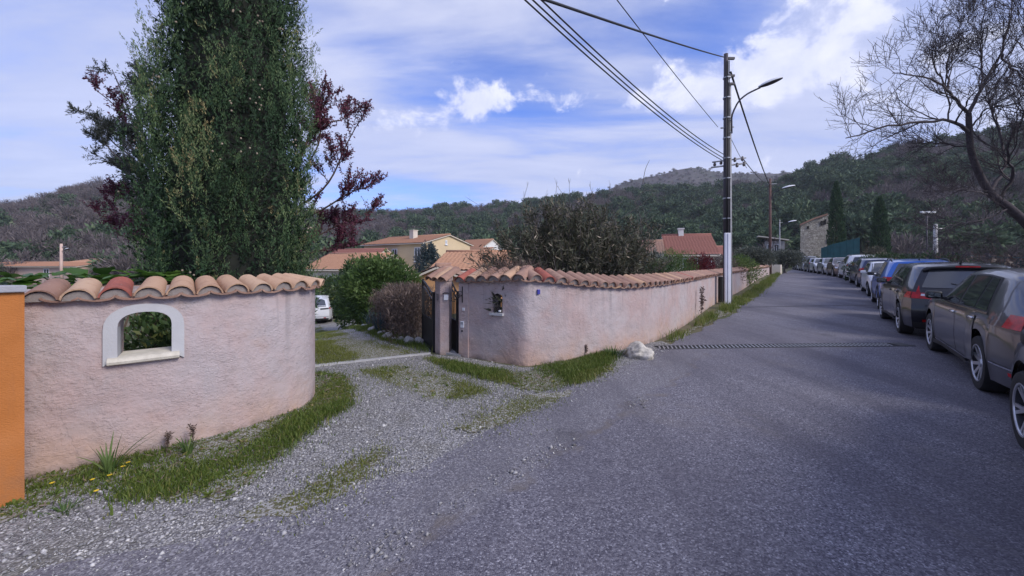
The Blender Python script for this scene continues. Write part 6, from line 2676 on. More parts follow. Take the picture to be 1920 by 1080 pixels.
# yellow two-storey house behind the drive
gable_house('yellow_house', 'two-storey ochre house with white windows and clay tile roof', (-10.5, 46.0), (-20.2, 52.5), (-5.8, 53.0), -2.3, 3.85, 4.95, 'wall_yellow', 'terracotta_roof', .5,
            windows=[(.10, 1.55, 1.05, 1.75, None), (.46, 1.75, 1.0, 1.45, None), (.80, 1.9, 1.1, 1.2, None), (.25, -1.4, 1.0, 1.6, None)],
            gwins=[(.16, 1.5, .9, 1.75, None), (.74, 1.8, 1.1, 1.15, None), (.44, 3.75, .35, .55, None)], chimney=(.42, .32, .75, 1.0, 'wall_cream'))
mb = MB()
mb.tube([A(793, 458, 45.8), A(795, 462, 45.85), A(795, 515, 45.85)], .05, 8)
o = mb.build('downpipe', MATS['window_white'])
tag(o, 'white downpipe at the corner of the ochre house', 'pipe')
# low orange house in front of it
gable_house('orange_house', 'low house with warm orange walls and broad clay roof', (-3.95, 19.6), (-.3, 19.4), (-3.4, 26.2), -2.1, 1.16, 2.05, 'wall_orange', 'terracotta_roof', .4)
gable_house('annexe_house', 'small annexe with a weathered grey-pink tile roof', (-4.55, 17.6), (-4.35, 22.5), (-2.2, 17.5), -2.0, .80, 1.30, 'wall_orange', 'terracotta_old', .25)
# houses behind, seen past the cypress
gable_house('far_house', 'low cream house with orange roof past the white car', (-12.3, 33.0), (-18.5, 34.5), (-10.6, 39.0), -2.3, .95, 2.2, 'wall_cream', 'terracotta_roof', .4,
            windows=[(.55, -.7, 1.0, 1.1, None)])
gable_house('far_house', 'pinkish-roofed house left of the ochre one', (-16.2, 44.0), (-22.5, 45.6), (-14.7, 49.8), -2.3, 1.9, 3.0, 'wall_cream', 'terracotta_roof_red', .4)
gable_house('far_house', 'whitewashed gabled house behind the ochre roof', (-5.6, 72), (-11, 75), (-2.0, 78), -2.0, 4.2, 5.8, 'wall_white', 'terracotta_roof', .4, gwins=[(.5, 2.6, .9, 1.2, None)])
gable_house('far_house', 'cream gable house squeezed behind the orange roof', (-4.4, 55), (-8.4, 58), (-1.6, 59.5), -2.0, 2.6, 3.5, 'wall_cream', 'terracotta_roof', .4)
gable_house('far_house', 'pink house with a blue-grey door at the foot of the wooded hill', (-70.0, 62), (-92, 66), (-69.0, 69), -2.3, .75, 1.35, 'wall_pink', 'terracotta_roof', .5,
            windows=[(.72, -1.3, 2.0, 1.7, None), (.3, -.9, 1.2, 1.3, None)])
gable_house('far_house', 'pink flat-looking house behind the lamp post on the plain', (-71.5, 70), (-86, 74), (-69.5, 77), -2.3, 1.35, 1.95, 'wall_pink', 'terracotta_roof', .5, windows=[(.2, -.2, 1.3, 1.3, None)])
# house with red roof seen left of the pole
gable_house('red_roof_house', 'cream house with deep red tile roof left of the pole', (15.95, 30.0), (12.6, 30.8), (17.3, 35.2), -.6, 2.25, 3.75, 'wall_cream', 'terracotta_roof_red', .4,
            windows=[(.40, .55, 2.2, 1.3, None)], chimney=(.62, .5, .4, .5, 'wall_white'))
gable_house('far_house', 'white gable house half hidden behind the pale bush', (12.0, 30.8), (10.5, 31.2), (12.8, 33.6), -.8, 2.3, 3.2, 'wall_white', 'terracotta_old', .3)
gable_house('far_house', 'small cream house with red roof just past the pole', (24.0, 42.0), (20.6, 42.6), (25.0, 47), -.2, 2.3, 3.2, 'wall_cream', 'terracotta_roof_red', .4, windows=[(.55, 1.1, .9, 1.0, None)])
gable_house('garden_cabin', 'pale pink garden cabin glimpsed behind the unkempt bush', (4.6, 15.0), (3.7, 15.3), (5.0, 17.2), -.6, 1.3, 1.8, 'wall_pink', 'terracotta_roof', .2)


# modern concrete house up on the hill
def build_hill_house():
    h = empty('concrete_house', (60.0, 92.0, 0))
    tag(h, 'modern grey house with sloping flat roof among the trees', 'house')
    mb = MB()
    M = Matrix.Rotation(R(-28), 4, 'Z')
    mb.box((.6, 0, -2), (4.4, 4, 6.4), M)
    mb.build('wall', MATS['wall_grey'], h)
    mb = MB()
    mb.add([M @ Vector(p) for p in ((-.9, -.6, 7.5), (5.2, -.6, 6.45), (5.2, 4.5, 6.45), (-.9, 4.5, 7.5), (-.9, -.6, 7.75), (5.2, -.6, 6.7), (5.2, 4.5, 6.7), (-.9, 4.5, 7.75))],
           [(0, 3, 2, 1), (4, 5, 6, 7), (0, 1, 5, 4), (1, 2, 6, 5), (2, 3, 7, 6), (3, 0, 4, 7)])
    mb.build('roof', MATS['wall_cream'], h)
    t, n = M @ Vector((1, 0, 0)), M @ Vector((0, -1, 0))
    for x in (1.4, 2.8):
        window_part(h, M @ Vector((x, 0, 3.8)), t, n, 1.0, 1.8)


build_hill_house()


def build_villa():
    h = empty('hill_villa', (142.5, 140.0, 5.2))
    tag(h, 'small white villa with stubby turret high behind the thicket', 'house')
    mb = MB()
    mb.box((0, 0, 0), (1.5, 1.6, 7.2))
    mb.box((-1.2, .3, 0), (5.2, 3.2, 5.9))
    mb.build('wall', MATS['wall_white'], h)
    mb = MB()
    mb.prism([(-.3, -.3, 7.2), (1.8, -.3, 7.2), (.75, -.3, 7.9)], (0, 0, 0), (0, 2.2, 0))
    mb.build('roof', MATS['wall_grey'], h)
    window_part(h, Vector((.75, 0, 5.6)), Vector((1, 0, 0)), Vector((0, -1, 0)), .6, 1.0)


build_villa()


# old stone ruin
def build_ruin():
    Y = 70.0
    a, b = A(1500, 470, Y), A(1553, 470, Y - 1.5)
    h = empty('stone_ruin', (a.x, a.y, 0))
    tag(h, 'old rubble stone tower house with a ruined sloping roof', 'ruin')
    z = lambda py: EYE + (HZ - py) / F * Y
    prof = [(1500, 480), (1500, 470), (1501, 422), (1508, 418), (1522, 411), (1534, 407), (1538, 407), (1541, 405), (1544, 404), (1545, 396), (1551, 393), (1553, 394), (1553, 480)]
    P = [Vector(((px - 1500) / F * Y, (px - 1500) / 53 * -1.5, z(py))) for px, py in prof]
    P = [Vector((p.x, p.y, max(p.z, -.5) if i not in (0, 12) else -.5)) for i, p in enumerate(P)]
    mb = MB()
    mb.prism(P, (0, 0, 0), (3.9, 5.0, 0))
    mb.build('wall', MATS['rubble_stone'], h)
    mb = MB()
    roof = [Vector(((px - 1500) / F * Y, (px - 1500) / 53 * -1.5, z(py))) for px, py in ((1498, 423), (1520, 412), (1540, 404.5))]
    for q0, q1 in zip(roof, roof[1:]):
        mb.prism([q0, q1, q1 + Vector((0, 0, .28)), q0 + Vector((0, 0, .28))], (0, -.3, 0), (3.9, 5.0, 0))
    mb.build('roof', MATS['terracotta_old'], h)
    for px, py, w, hh in ((1513, 427, .5, .5), (1536, 419, .9, .75), (1543, 453, .45, .8), (1539, 417, .35, .9)):
        x = (px - 1500) / F * Y
        mb = MB()
        yy = (px - 1500) / 53 * -1.5
        mb.box((x - w / 2, yy - .03, z(py) - hh / 2), (x + w / 2, yy + .3, z(py) + hh / 2))
        mb.build('window', MATS['void_dark'], h)


build_ruin()


# green windbreak fence
def build_green_fence():
    f = empty('green_fence', (0, 0, 0))
    tag(f, 'tall dark green windbreak fence by the stone ruin', 'fence')
    pts = [(A(1540, 490, 60), 2.05), (A(1562, 490, 58), 2.6), (A(1612, 490, 54), 3.35)]
    for (p, h0), (q, h1) in zip(pts, pts[1:]):
        n = 4 if q.x - p.x < 2.3 else 8
        for i in range(n):
            a, b = p.lerp(q, i / n), p.lerp(q, (i + .985) / n)
            ha, hb = EYE + h0 + (h1 - h0) * i / n, EYE + h0 + (h1 - h0) * (i + 1) / n
            mb = MB()
            off = .02 * (i % 2)
            mb.add([(a.x, a.y - off, .3), (b.x, b.y - off, .3), (b.x, b.y - off, hb), (a.x, a.y - off, ha), (a.x, a.y + .06, .3), (b.x, b.y + .06, .3), (b.x, b.y + .06, hb), (a.x, a.y + .06, ha)],
                   [(0, 1, 2, 3), (5, 4, 7, 6), (0, 4, 5, 1), (3, 2, 6, 7), (0, 3, 7, 4), (1, 5, 6, 2)])
            mb.build('panel', MATS['fence_green'], f)
            mb = MB()
            mb.tube([(a.x, a.y - .08, .2), (a.x, a.y - .08, ha + .08)], .045, 6)
            mb.build('post', MATS['fence_green'], f)


build_green_fence()


# dark mesh fence behind the cars
def build_car_fence():
    f = empty('dark_fence', (0, 0, 0))
    tag(f, 'dark green mesh fence with thick posts behind the near cars', 'fence')
    nrm = Vector((ROAD_DIR.y, -ROAD_DIR.x, 0))
    d = Vector((*ROAD_DIR, 0))
    p0 = Vector((10.8, 4.5, 0))
    post = None
    for i in range(14):
        p = p0 + d * i * 2.4
        mb = MB()
        mb.box((p.x - .06, p.y - .06, -.1), (p.x + .06, p.y + .06, 1.85 + float(gz(p.x, p.y))))
        mb.build('post', MATS['pole_dark'], f)
        q = p + d * 2.4
        for z in (.25, .75, 1.25, 1.70):
            mb = MB()
            mb.tube([p + Vector((0, 0, z + float(gz(p.x, p.y)))), q + Vector((0, 0, z + float(gz(q.x, q.y))))], .012, 5)
            mb.build('rail', MATS['fence_green'], f)
        mb = MB()
        for k in range(16):
            s = p + d * (2.4 * (k + .5) / 16)
            mb.tube([s + Vector((0, 0, .1)), s + Vector((0, 0, 1.72 + float(gz(s.x, s.y))))], .008, 4, False)
        o = mb.build('mesh_wires', MATS['fence_green'], f)
        o['kind'] = 'stuff'


build_car_fence()


# ------------------------------------------------------------------ poles, lamps, wires
def lamp_arm(parent, pts, head_dir, s=1.0):
    mb = MB()
    P = spline([tuple(p) for p in pts], 14)
    mb.tube([Vector(p) for p in P], .032 * s, 8)
    arm = mb.build('lamp_arm', MATS['pole_dark'], parent, True)
    e = Vector(P[-1])
    d = Vector(head_dir).normalized()
    side = d.cross(Vector((0, 0, 1))).normalized()
    up = side.cross(d)
    M = Matrix(((d.x, side.x, up.x, e.x), (d.y, side.y, up.y, e.y), (d.z, side.z, up.z, e.z), (0, 0, 0, 1)))
    mb = MB()
    rows = []
    for i in range(9):
        x = -.05 + .80 * i / 8
        w = .15 * math.sin(math.pi * min(1, (i + .6) / 9)) ** .6
        rows.append([M @ Vector((x * s, w * s * math.cos(a), (.035 + .75 * w * math.sin(a)) * s)) for a in np.linspace(0, math.pi, 9)])
    mb.grid(rows)
    hd = mb.build('lamp_head', MATS['lamp_white'], parent, True)
    mb = MB()
    rows = []
    for i in range(9):
        x = -.03 + .76 * i / 8
        w = .145 * math.sin(math.pi * min(1, (i + .6) / 9)) ** .6
        rows.append([M @ Vector((x * s, w * s * math.cos(a), (.03 - .45 * w * math.sin(a)) * s)) for a in np.linspace(0, math.pi, 7)])
    mb.grid(rows)
    mb.build('lamp_bowl', MATS['pole_dark'], hd, True)


POLE = Vector((8.05, 14.35, 0))


def build_main_pole():
    D = POLE.y
    p = empty('utility_pole', tuple(POLE))
    tag(p, 'tall dark utility pole with street lamp and a white cable cover', 'pole')
    ztop = 9.35
    L = lambda px, py, dy=0.0: A(px, py, D + dy) - POLE
    # pole of two webs with a recess, like a pressed concrete mast
    mb = MB()
    mb.tube([(-.055, 0, -.2), (-.055, 0, ztop)], [.105, .075], 10)
    mb.build('mast', MATS['pole_dark'], p, True)
    mb = MB()
    mb.tube([(.125, .06, -.2), (.11, .06, ztop - 1.1)], [.085, .06], 10)
    mb.build('second_mast', MATS['concrete_pole'], p, True)
    z = EYE + (HZ - 437) / F * D
    mb = MB()
    mb.bbox((-.165, -.150, -.05), (.055, -.06, z), .02)
    mb.bbox((-.075, -.175, -.05), (-.035, -.150, z - .02), .006)
    mb.build('cable_cover', MATS['conduit'], p)
    # cables clipped up the mast
    for i, x in enumerate((-.11, -.05, .01)):
        mb = MB()
        mb.tube([(x, -.125, z - .1), (x, -.11, 5), (x * .8, -.10, ztop - .3)], .018, 6)
        mb.build('cable', MATS['cable_black'], p, True)
    for zz in np.arange(3.2, 9.2, .75):
        mb = MB()
        mb.lathe([(.128, -.02), (.138, -.02), (.138, .02), (.128, .02)], 14, Matrix.Translation((-.02, .0, zz)))
        mb.build('clamp_band', MATS['galvanised'], p)
    # crossarms near the wires
    for py, x0, x1, r in ((302, 1336, 1398, .03), (312, 1334, 1398, .035), (238, 1352, 1375, .03)):
        mb = MB()
        mb.tube([L(x0, py + 2, -.1), L(x1, py - 6 if x1 > 1390 else py, .35)], r, 6)
        mb.build('crossarm', MATS['galvanised'], p, True)
    for px, py in ((1340, 306), (1352, 303), (1378, 298), (1392, 296), (1382, 308), (1395, 306)):
        q = L(px, py, .1)
        mb = MB()
        mb.lathe([(.01, -.12), (.045, -.10), (.055, -.03), (.03, 0), (.05, .03), (.02, .06)], 10, Matrix.Translation(q))
        mb.build('insulator', MATS['insulator'], p, True)
    for z0 in (ztop - .15, ztop - .8, ztop - 1.1):
        mb = MB()
        mb.box((.02, -.04, z0 - .06), (.26, .04, z0 + .02))
        mb.build('bracket', MATS['pole_dark'], p)
    lamp_arm(p, [L(1372, 250, -.05), L(1372, 225, -.08), L(1374, 212, -.1), L(1385, 190, -.2), L(1400, 177, -.3), L(1413, 170, -.4), L(1426, 164, -.5)], (1, -.45, .30), .95)
    for py in (226, 248):
        mb = MB()
        mb.tube([L(1360, py), L(1373, py, -.06)], .028, 6)
        mb.build('bracket', MATS['galvanised'], p)


build_main_pole()
# short black upright tube against the wall behind the pole
hit = RP.hit(1347)
q = RP.at(hit[0]) + RP.nor(hit[0]) * .08
mb = MB()
mb.tube([(q.x, q.y, -.05), (q.x, q.y, 1.0)], .085, 10)
o = mb.build('black_tube', MATS['cable_black'])
tag(o, 'short black tube standing against the wall beside the pole', 'post')


def simple_pole(name, px, pbase, ptop, Y, r, mat, label, lamp=None, ls=1.0, group=None, z0=None):
    b = A(px, pbase, Y)
    b.z = float(gz(b.x, b.y)) - .1 if z0 is None else z0
    top = A(px, ptop, Y)
    p = empty(name, tuple(b))
    tag(p, label, 'pole', group)
    mb = MB()
    mb.tube([(0, 0, 0), (0, 0, top.z - b.z)], [r, r * .75], 10)
    mb.build('mast', MATS[mat], p, True)
    mb = MB()
    mb.tube([Vector((-r * 1.5, 0, top.z - b.z - .5)), Vector((r * 4, -.1, top.z - b.z - .5))], r * .25, 6)
    mb.build('crossarm', MATS['galvanised'], p)
    if lamp:
        lamp_arm(p, [A(x, y, Y - .3 * i) - b for i, (x, y) in enumerate(lamp)], (1, -.4, .22), ls)
    return p


simple_pole('wooden_pole', 1444, 518, 335, 35.4, .13, 'pole_wood', 'brown wooden pole with a street lamp at the end of the wall', [(1446, 376), (1450, 362), (1460, 357), (1468, 354)], 1.25)
simple_pole('lamp_pole', 1462, 495, 412, 66, .11, 'concrete_pole', 'grey lamp pole farther along behind the olive trees', [(1463, 430), (1467, 422), (1474, 419), (1479, 417)], 1.5)
simple_pole('concrete_pole', 1754, 486, 420, 40, .21, 'concrete', 'pale concrete pole behind the blue car', None)
simple_pole('far_lamp_pole', 115, 505, 457, 60, .22, 'wall_pink', 'pinkish lamp pole beside the far pink houses', [(116, 471), (119, 470), (123, 469)], 1.4)


# floodlights on a mast
def build_floodlight():
    b = A(1738, 486, 44)
    p = empty('floodlight_mast', (b.x, b.y, 0))
    tag(p, 'thin mast carrying a row of floodlights above the thicket', 'mast')
    z1 = EYE + (HZ - 398) / F * 44
    mb = MB()
    mb.tube([(0, 0, 0), (0, 0, z1)], .07, 8)
    mb.build('mast', MATS['pole_dark'], p, True)
    mb = MB()
    mb.tube([(-.75, 0, z1), (.75, 0, z1)], .04, 6)
    mb.build('crossbar', MATS['galvanised'], p)
    for x in (-.6, 0, .6):
        mb = MB()
        mb.bbox((x - .2, -.25, z1 - .12), (x + .2, .05, z1 + .1), .03)
        mb.build('floodlight', MATS['lamp_white'], p)


build_floodlight()


def wire(a, b, sag, r, label, n=24, mat='cable_black'):
    a, b = Vector(a), Vector(b)
    pts = []
    for i in range(n + 1):
        t = i / n
        q = a.lerp(b, t)
        q.z -= 4 * sag * t * (1 - t)
        pts.append(q)
    mb = MB()
    mb.tube(pts, r, 6)
    o = mb.build('overhead_wire', MATS[mat], smooth=True)
    tag(o, label, 'wire', 'overhead wires')


T0 = Vector((POLE.x - .06, POLE.y, 9.2))
# run from a pole behind the viewer's left shoulder to this one
wire(A(1035, 0, 5.0) + (A(1035, 0, 5.0) - A(1350, 106, 14.3)) * .25, A(1357, 107, 14.3), .05, .019, 'thick topmost cable running to the pole head')
for i, (x0, x1, y1, lb) in enumerate(((1008, 1353, 300, 'lowest of the three wires meeting the pole at the crossarm'), (1022, 1356, 296, 'middle of the three wires meeting the pole at the crossarm'),
                                      (1046, 1358, 290, 'uppermost of the three wires meeting the pole at the crossarm'))):
    s, e = A(x0, 0 if i < 2 else 8, 6.0), A(x1, y1, 14.2)
    wire(s + (s - e) * .25, e, .28, .0135, lb)
s, e = A(1160, 0, 7.0), A(1346, 238, 14.2)
wire(s + (s - e) * .25, e, .06, .010, 'thin wire slanting down to the bracket halfway up the pole')
wire(A(1370, 135, 14.3), A(1444, 350, 35.4), .25, .035, 'twisted cable dropping from the pole head to the wooden pole')
wire(A(1392, 296, 14.5), A(1446, 345, 35.4), .3, .018, 'wire from the crossarm end to the wooden pole')
wire(A(1366, 250, 14.4), A(1400, 315, 17.0), .05, .010, 'thin stay wire hanging right of the pole')
wire(A(1444, 345, 35.4), A(1462, 416, 66), .4, .03, 'wire from the wooden pole to the farther lamp pole')
# ------------------------------------------------------------------ cars
def ip(x, tab):
    return float(np.interp(x, [a for a, b in tab], [b for a, b in tab]))


class CarShape:
    def __init__(s, L=4.4, W=1.80, H=1.50, belt=.92, nose=.74, cowl_x=1.32, cowl_z=.98, roof_f=2.22, roof_r=.55, wb=2.65, foh=.86, r=.325, sill=.22, roof_drop=.05, tail=None, rake=.42, tumb=.30):
        s.L, s.W, s.H, s.belt, s.wb, s.r, s.sill, s.tumb = L, W / 2, H, belt, wb, r, sill, tumb
        s.xf, s.xr = L / 2, -L / 2
        s.axf = s.xf - foh
        s.axr = s.axf - wb
        s.nose = nose
        s.cowl = s.xf - cowl_x
        s.roof_f = s.xf - roof_f
        s.roof_r = s.xr + roof_r
        s.T = sorted([(s.xf + .5, nose - .05), (s.xf - .02, nose - .02), (s.xf - .18, nose + .035), (s.xf - .55, (nose + cowl_z) / 2 + .05), (s.cowl, cowl_z), (s.cowl - (s.cowl - s.roof_f) * .5, cowl_z + (H - cowl_z) * .60),
                      (s.roof_f, H - .035), (s.roof_f - .35, H - .004), ((s.roof_f + s.roof_r) / 2, H), (s.roof_r, H - roof_drop), (s.xr - .5, H - roof_drop - .05)])
        s.R = tail or [(.15, .16), (.28, .05), (.42, .0), (.62, .0), (.80, .03), (belt + .05, .07), (H - .14, rake), (H - .03, rake + .03), (H + .1, rake + .06)]
        s.Fp = [(.12, -.16), (.26, -.05), (.45, 0.0), (.58, -.01), (nose - .04, -.07), (nose + .1, -.16), (H, -.2)]
        s.xA, s.xB = s.xf - .62, s.xr + max(.80, rake + .30)

    def top(s, x):
        return sum(ip(x + d, s.T) for d in (-.08, -.04, 0, .04, .08)) / 5

    def beltz(s, x):
        return s.belt + .035 * (s.xf - x) / s.L

    def wid(s, x):
        f = max(0, (x - (s.xf - .95)) / .95)
        b = max(0, ((s.xr + .85) - x) / .85)
        return s.W * (1 - .21 * f ** 2.2 - .105 * b ** 2.2)

    def bot(s, x, arch=True):
        z = s.sill
        if x > s.axf + .3:
            z = s.sill - .02
        if arch:
            ra = s.r + .085
            for ax in (s.axf, s.axr):
                d = abs(x - ax)
                if d < ra:
                    z = max(z, s.r + math.sqrt(ra * ra - d * d))
        return z

    def ring(s, x):
        """half section from the sill to the roof centre: (y, z)"""
        T, W = s.top(x), s.wid(x)
        B = s.bot(x)
        hb = min(s.beltz(x), T - .035)
        out = []
        for f in (0, .05, .16, .32, .5, .68, .84, .95, 1.0):
            z = B + (hb - B) * f
            if z < .60:
                k = 1 - .055 * ((.60 - z) / .42) ** 2
            else:
                k = 1 - .05 * ((z - .60) / max(.1, hb - .60)) ** 2.0
            if f == .84:
                k += .013
            elif f == .68:
                k -= .004
            dd = min(abs(x - s.axf), abs(x - s.axr))
            if f < .6:
                k += .016 * math.exp(-((dd - s.r - .07) / .07) ** 2) * (1 - f)
            out.append((W * k, z))
        d = T - hb
        yb = W * .95
        yr = max(yb - s.tumb * d - .02, .3)
        for f in (.2, .45, .7):
            z = hb + (d - min(.10, d * .5)) * f
            out.append((yb + (yr - yb) * f ** 1.12, z))
        z = T - min(.10, d * .5)
        out += [(yr, z), (yr - min(.035, d * .3), T - min(.055, d * .3)), (yr * .86, T - min(.028, d * .18)), (yr * .6, T - min(.012, d * .09)), (yr * .3, T - .003), (0.0, T)]
        return out

    def warp(s, xs, z):
        if xs > s.xA:
            return s.xA + (xs - s.xA) / (s.xf - s.xA) * (s.xf + ip(z, s.Fp) - s.xA)
        if xs < s.xB:
            return s.xB + (xs - s.xB) / (s.xr - s.xB) * (s.xr + ip(z, s.R) - s.xB)
        return xs

    def unwarp(s, x, z):
        if x > s.xA:
            return s.xA + (x - s.xA) / max(.05, s.xf + ip(z, s.Fp) - s.xA) * (s.xf - s.xA)
        if x < s.xB:
            return s.xB + (x - s.xB) / min(-.05, s.xr + ip(z, s.R) - s.xB) * (s.xr - s.xB)
        return x

    def side(s, x, z, sgn, off=0.0):
        xs = min(max(s.unwarp(x, z), s.xr), s.xf)
        r = s.ring(xs)[:13]
        zz = [q[1] for q in r]
        y = float(np.interp(z, zz, [q[0] for q in r]))
        return Vector((x, sgn * (y + off), z))

    def rear(s, f, z, off=0.0):
        """f -1..1 across the tail"""
        r = s.ring(s.xr)
        y = float(np.interp(z, [q[1] for q in r], [q[0] for q in r]))
        x = s.xr + ip(z, s.R) - .075 * (1 - abs(f) ** 2.4) - off
        return Vector((x, y * f, z))

    def front(s, f, z, off=0.0):
        r = s.ring(s.xf)
        y = float(np.interp(z, [q[1] for q in r], [q[0] for q in r]))
        x = s.xf + ip(z, s.Fp) + .13 * (1 - abs(f) ** 2.4) + off
        return Vector((x, y * f, z))

    def over(s, x, f, off=0.0):
        """upper surface at station x, f -1..1 of the rail width"""
        r = s.ring(x)[12:]
        yr = r[0][0]
        y = abs(f) * yr
        z = float(np.interp(-y, [-q[0] for q in r], [q[1] for q in r]))
        z2 = float(np.interp(-y, [-q[0] for q in s.ring(x - .05)[12:]], [q[1] for q in s.ring(x - .05)[12:]]))
        n = Vector(((z2 - z), 0, .05)).normalized()
        return Vector((s.warp(x, z), math.copysign(y, f) if f else 0.0, z)) + n * off

    def body(s):
        xs = sorted(set([round(v, 4) for v in np.arange(s.xr, s.xf, .09)] + [s.xf] + [round(ax + d * (s.r + .085), 4) for ax in (s.axf, s.axr) for d in np.sin(np.linspace(-1.57, 1.57, 19)) if s.xr < ax + d * (s.r + .085) < s.xf]))
        rows = []
        for x in xs:
            h = s.ring(x)
            pts = [Vector((s.warp(x, z), y, z)) for y, z in h]
            rows.append([Vector((p.x, -p.y, p.z)) for p in pts] + list(reversed(pts[:-1])))
        mb = MB()
        mb.grid(rows)
        n = len(s.ring(0))
        for row, fn, sg in ((rows[0], s.rear, -1), (rows[-1], s.front, 1)):
            strips = []
            for i in range(n - 1):
                p = row[i]
                st = []
                bul = .075 if sg < 0 else .13
                if i > 8 and sg > 0:
                    bul *= .6
                for k in range(13):
                    f = -1 + 2 * k / 12
                    st.append(Vector((p.x + sg * bul * (1 - abs(f) ** 2.4), -p.y * f * -1 if False else p.y * -f, p.z)))
                strips.append(st)
            mb.grid(strips)
        return mb


def wheel_parts(parent, c, r, w, sgn, style, lod=0):
    """wheel > tyre, rim"""
    n = 28 if lod == 0 else 16
    e = empty('wheel')
    e.parent = parent
    e.location = c
    M = Matrix.Rotation(R(-90) * sgn, 4, 'X')       # axis outwards
    mb = MB()
    mb.lathe([(r * .66, -w / 2), (r * .93, -w / 2), (r, -w * .38), (r, w * .38), (r * .95, w / 2), (r * .80, w * .53), (r * .68, w * .48), (r * .66, w * .3)], n, M)
    mb.build('tyre', MATS['rubber'], e, 'auto')
    mb = MB()
    mb.lathe([(r * .69, w * .49), (r * .66, w * .50), (r * .62, w * .44), (r * .60, w * .1), (r * .1, w * .05), (.001, w * .05)], n, M)
    mb.build('rim_barrel', MATS['alloy_dark'], e, 'auto')
    k = style
    mb = MB()
    for i in range(k):
        a = 2 * math.pi * i / k + .2
        ca, sa = math.cos(a), math.sin(a)
        for da in ((-.16, .16) if k == 5 else (0,)):
            b = a + da
            cb, sb = math.cos(b), math.sin(b)
            p0 = Vector((ca * r * .12, sa * r * .12, w * .34))
            p1 = Vector((cb * r * .665, sb * r * .665, w * .46))
            t = Vector((-sb, cb, 0)) * r * (.05 if k == 5 else .065)
            up = Vector((0, 0, w * .07))
            V = [p0 - t, p0 + t, p1 + t * .9, p1 - t * .9]
            V = [M @ v for v in V] + [M @ (v - up) for v in V]
            mb.add(V, [(0, 1, 2, 3), (7, 6, 5, 4), (0, 4, 5, 1), (1, 5, 6, 2), (2, 6, 7, 3), (3, 7, 4, 0)])
    mb.lathe([(.001, w * .40), (r * .14, w * .39), (r * .16, w * .28)], 12, M)
    mb.lathe([(r * .685, w * .485), (r * .68, w * .51), (r * .64, w * .50), (r * .62, w * .40)], n, M)
    mb.build('rim', MATS['alloy'], e, 'auto')


def patch(fn, rows, cols, name, mat, parent, thick=0.0):
    mb = MB()
    mb.grid([[fn(i / rows, j / cols) for j in range(cols + 1)] for i in range(rows + 1)])
    return mb.build(name, MATS[mat], parent, True)


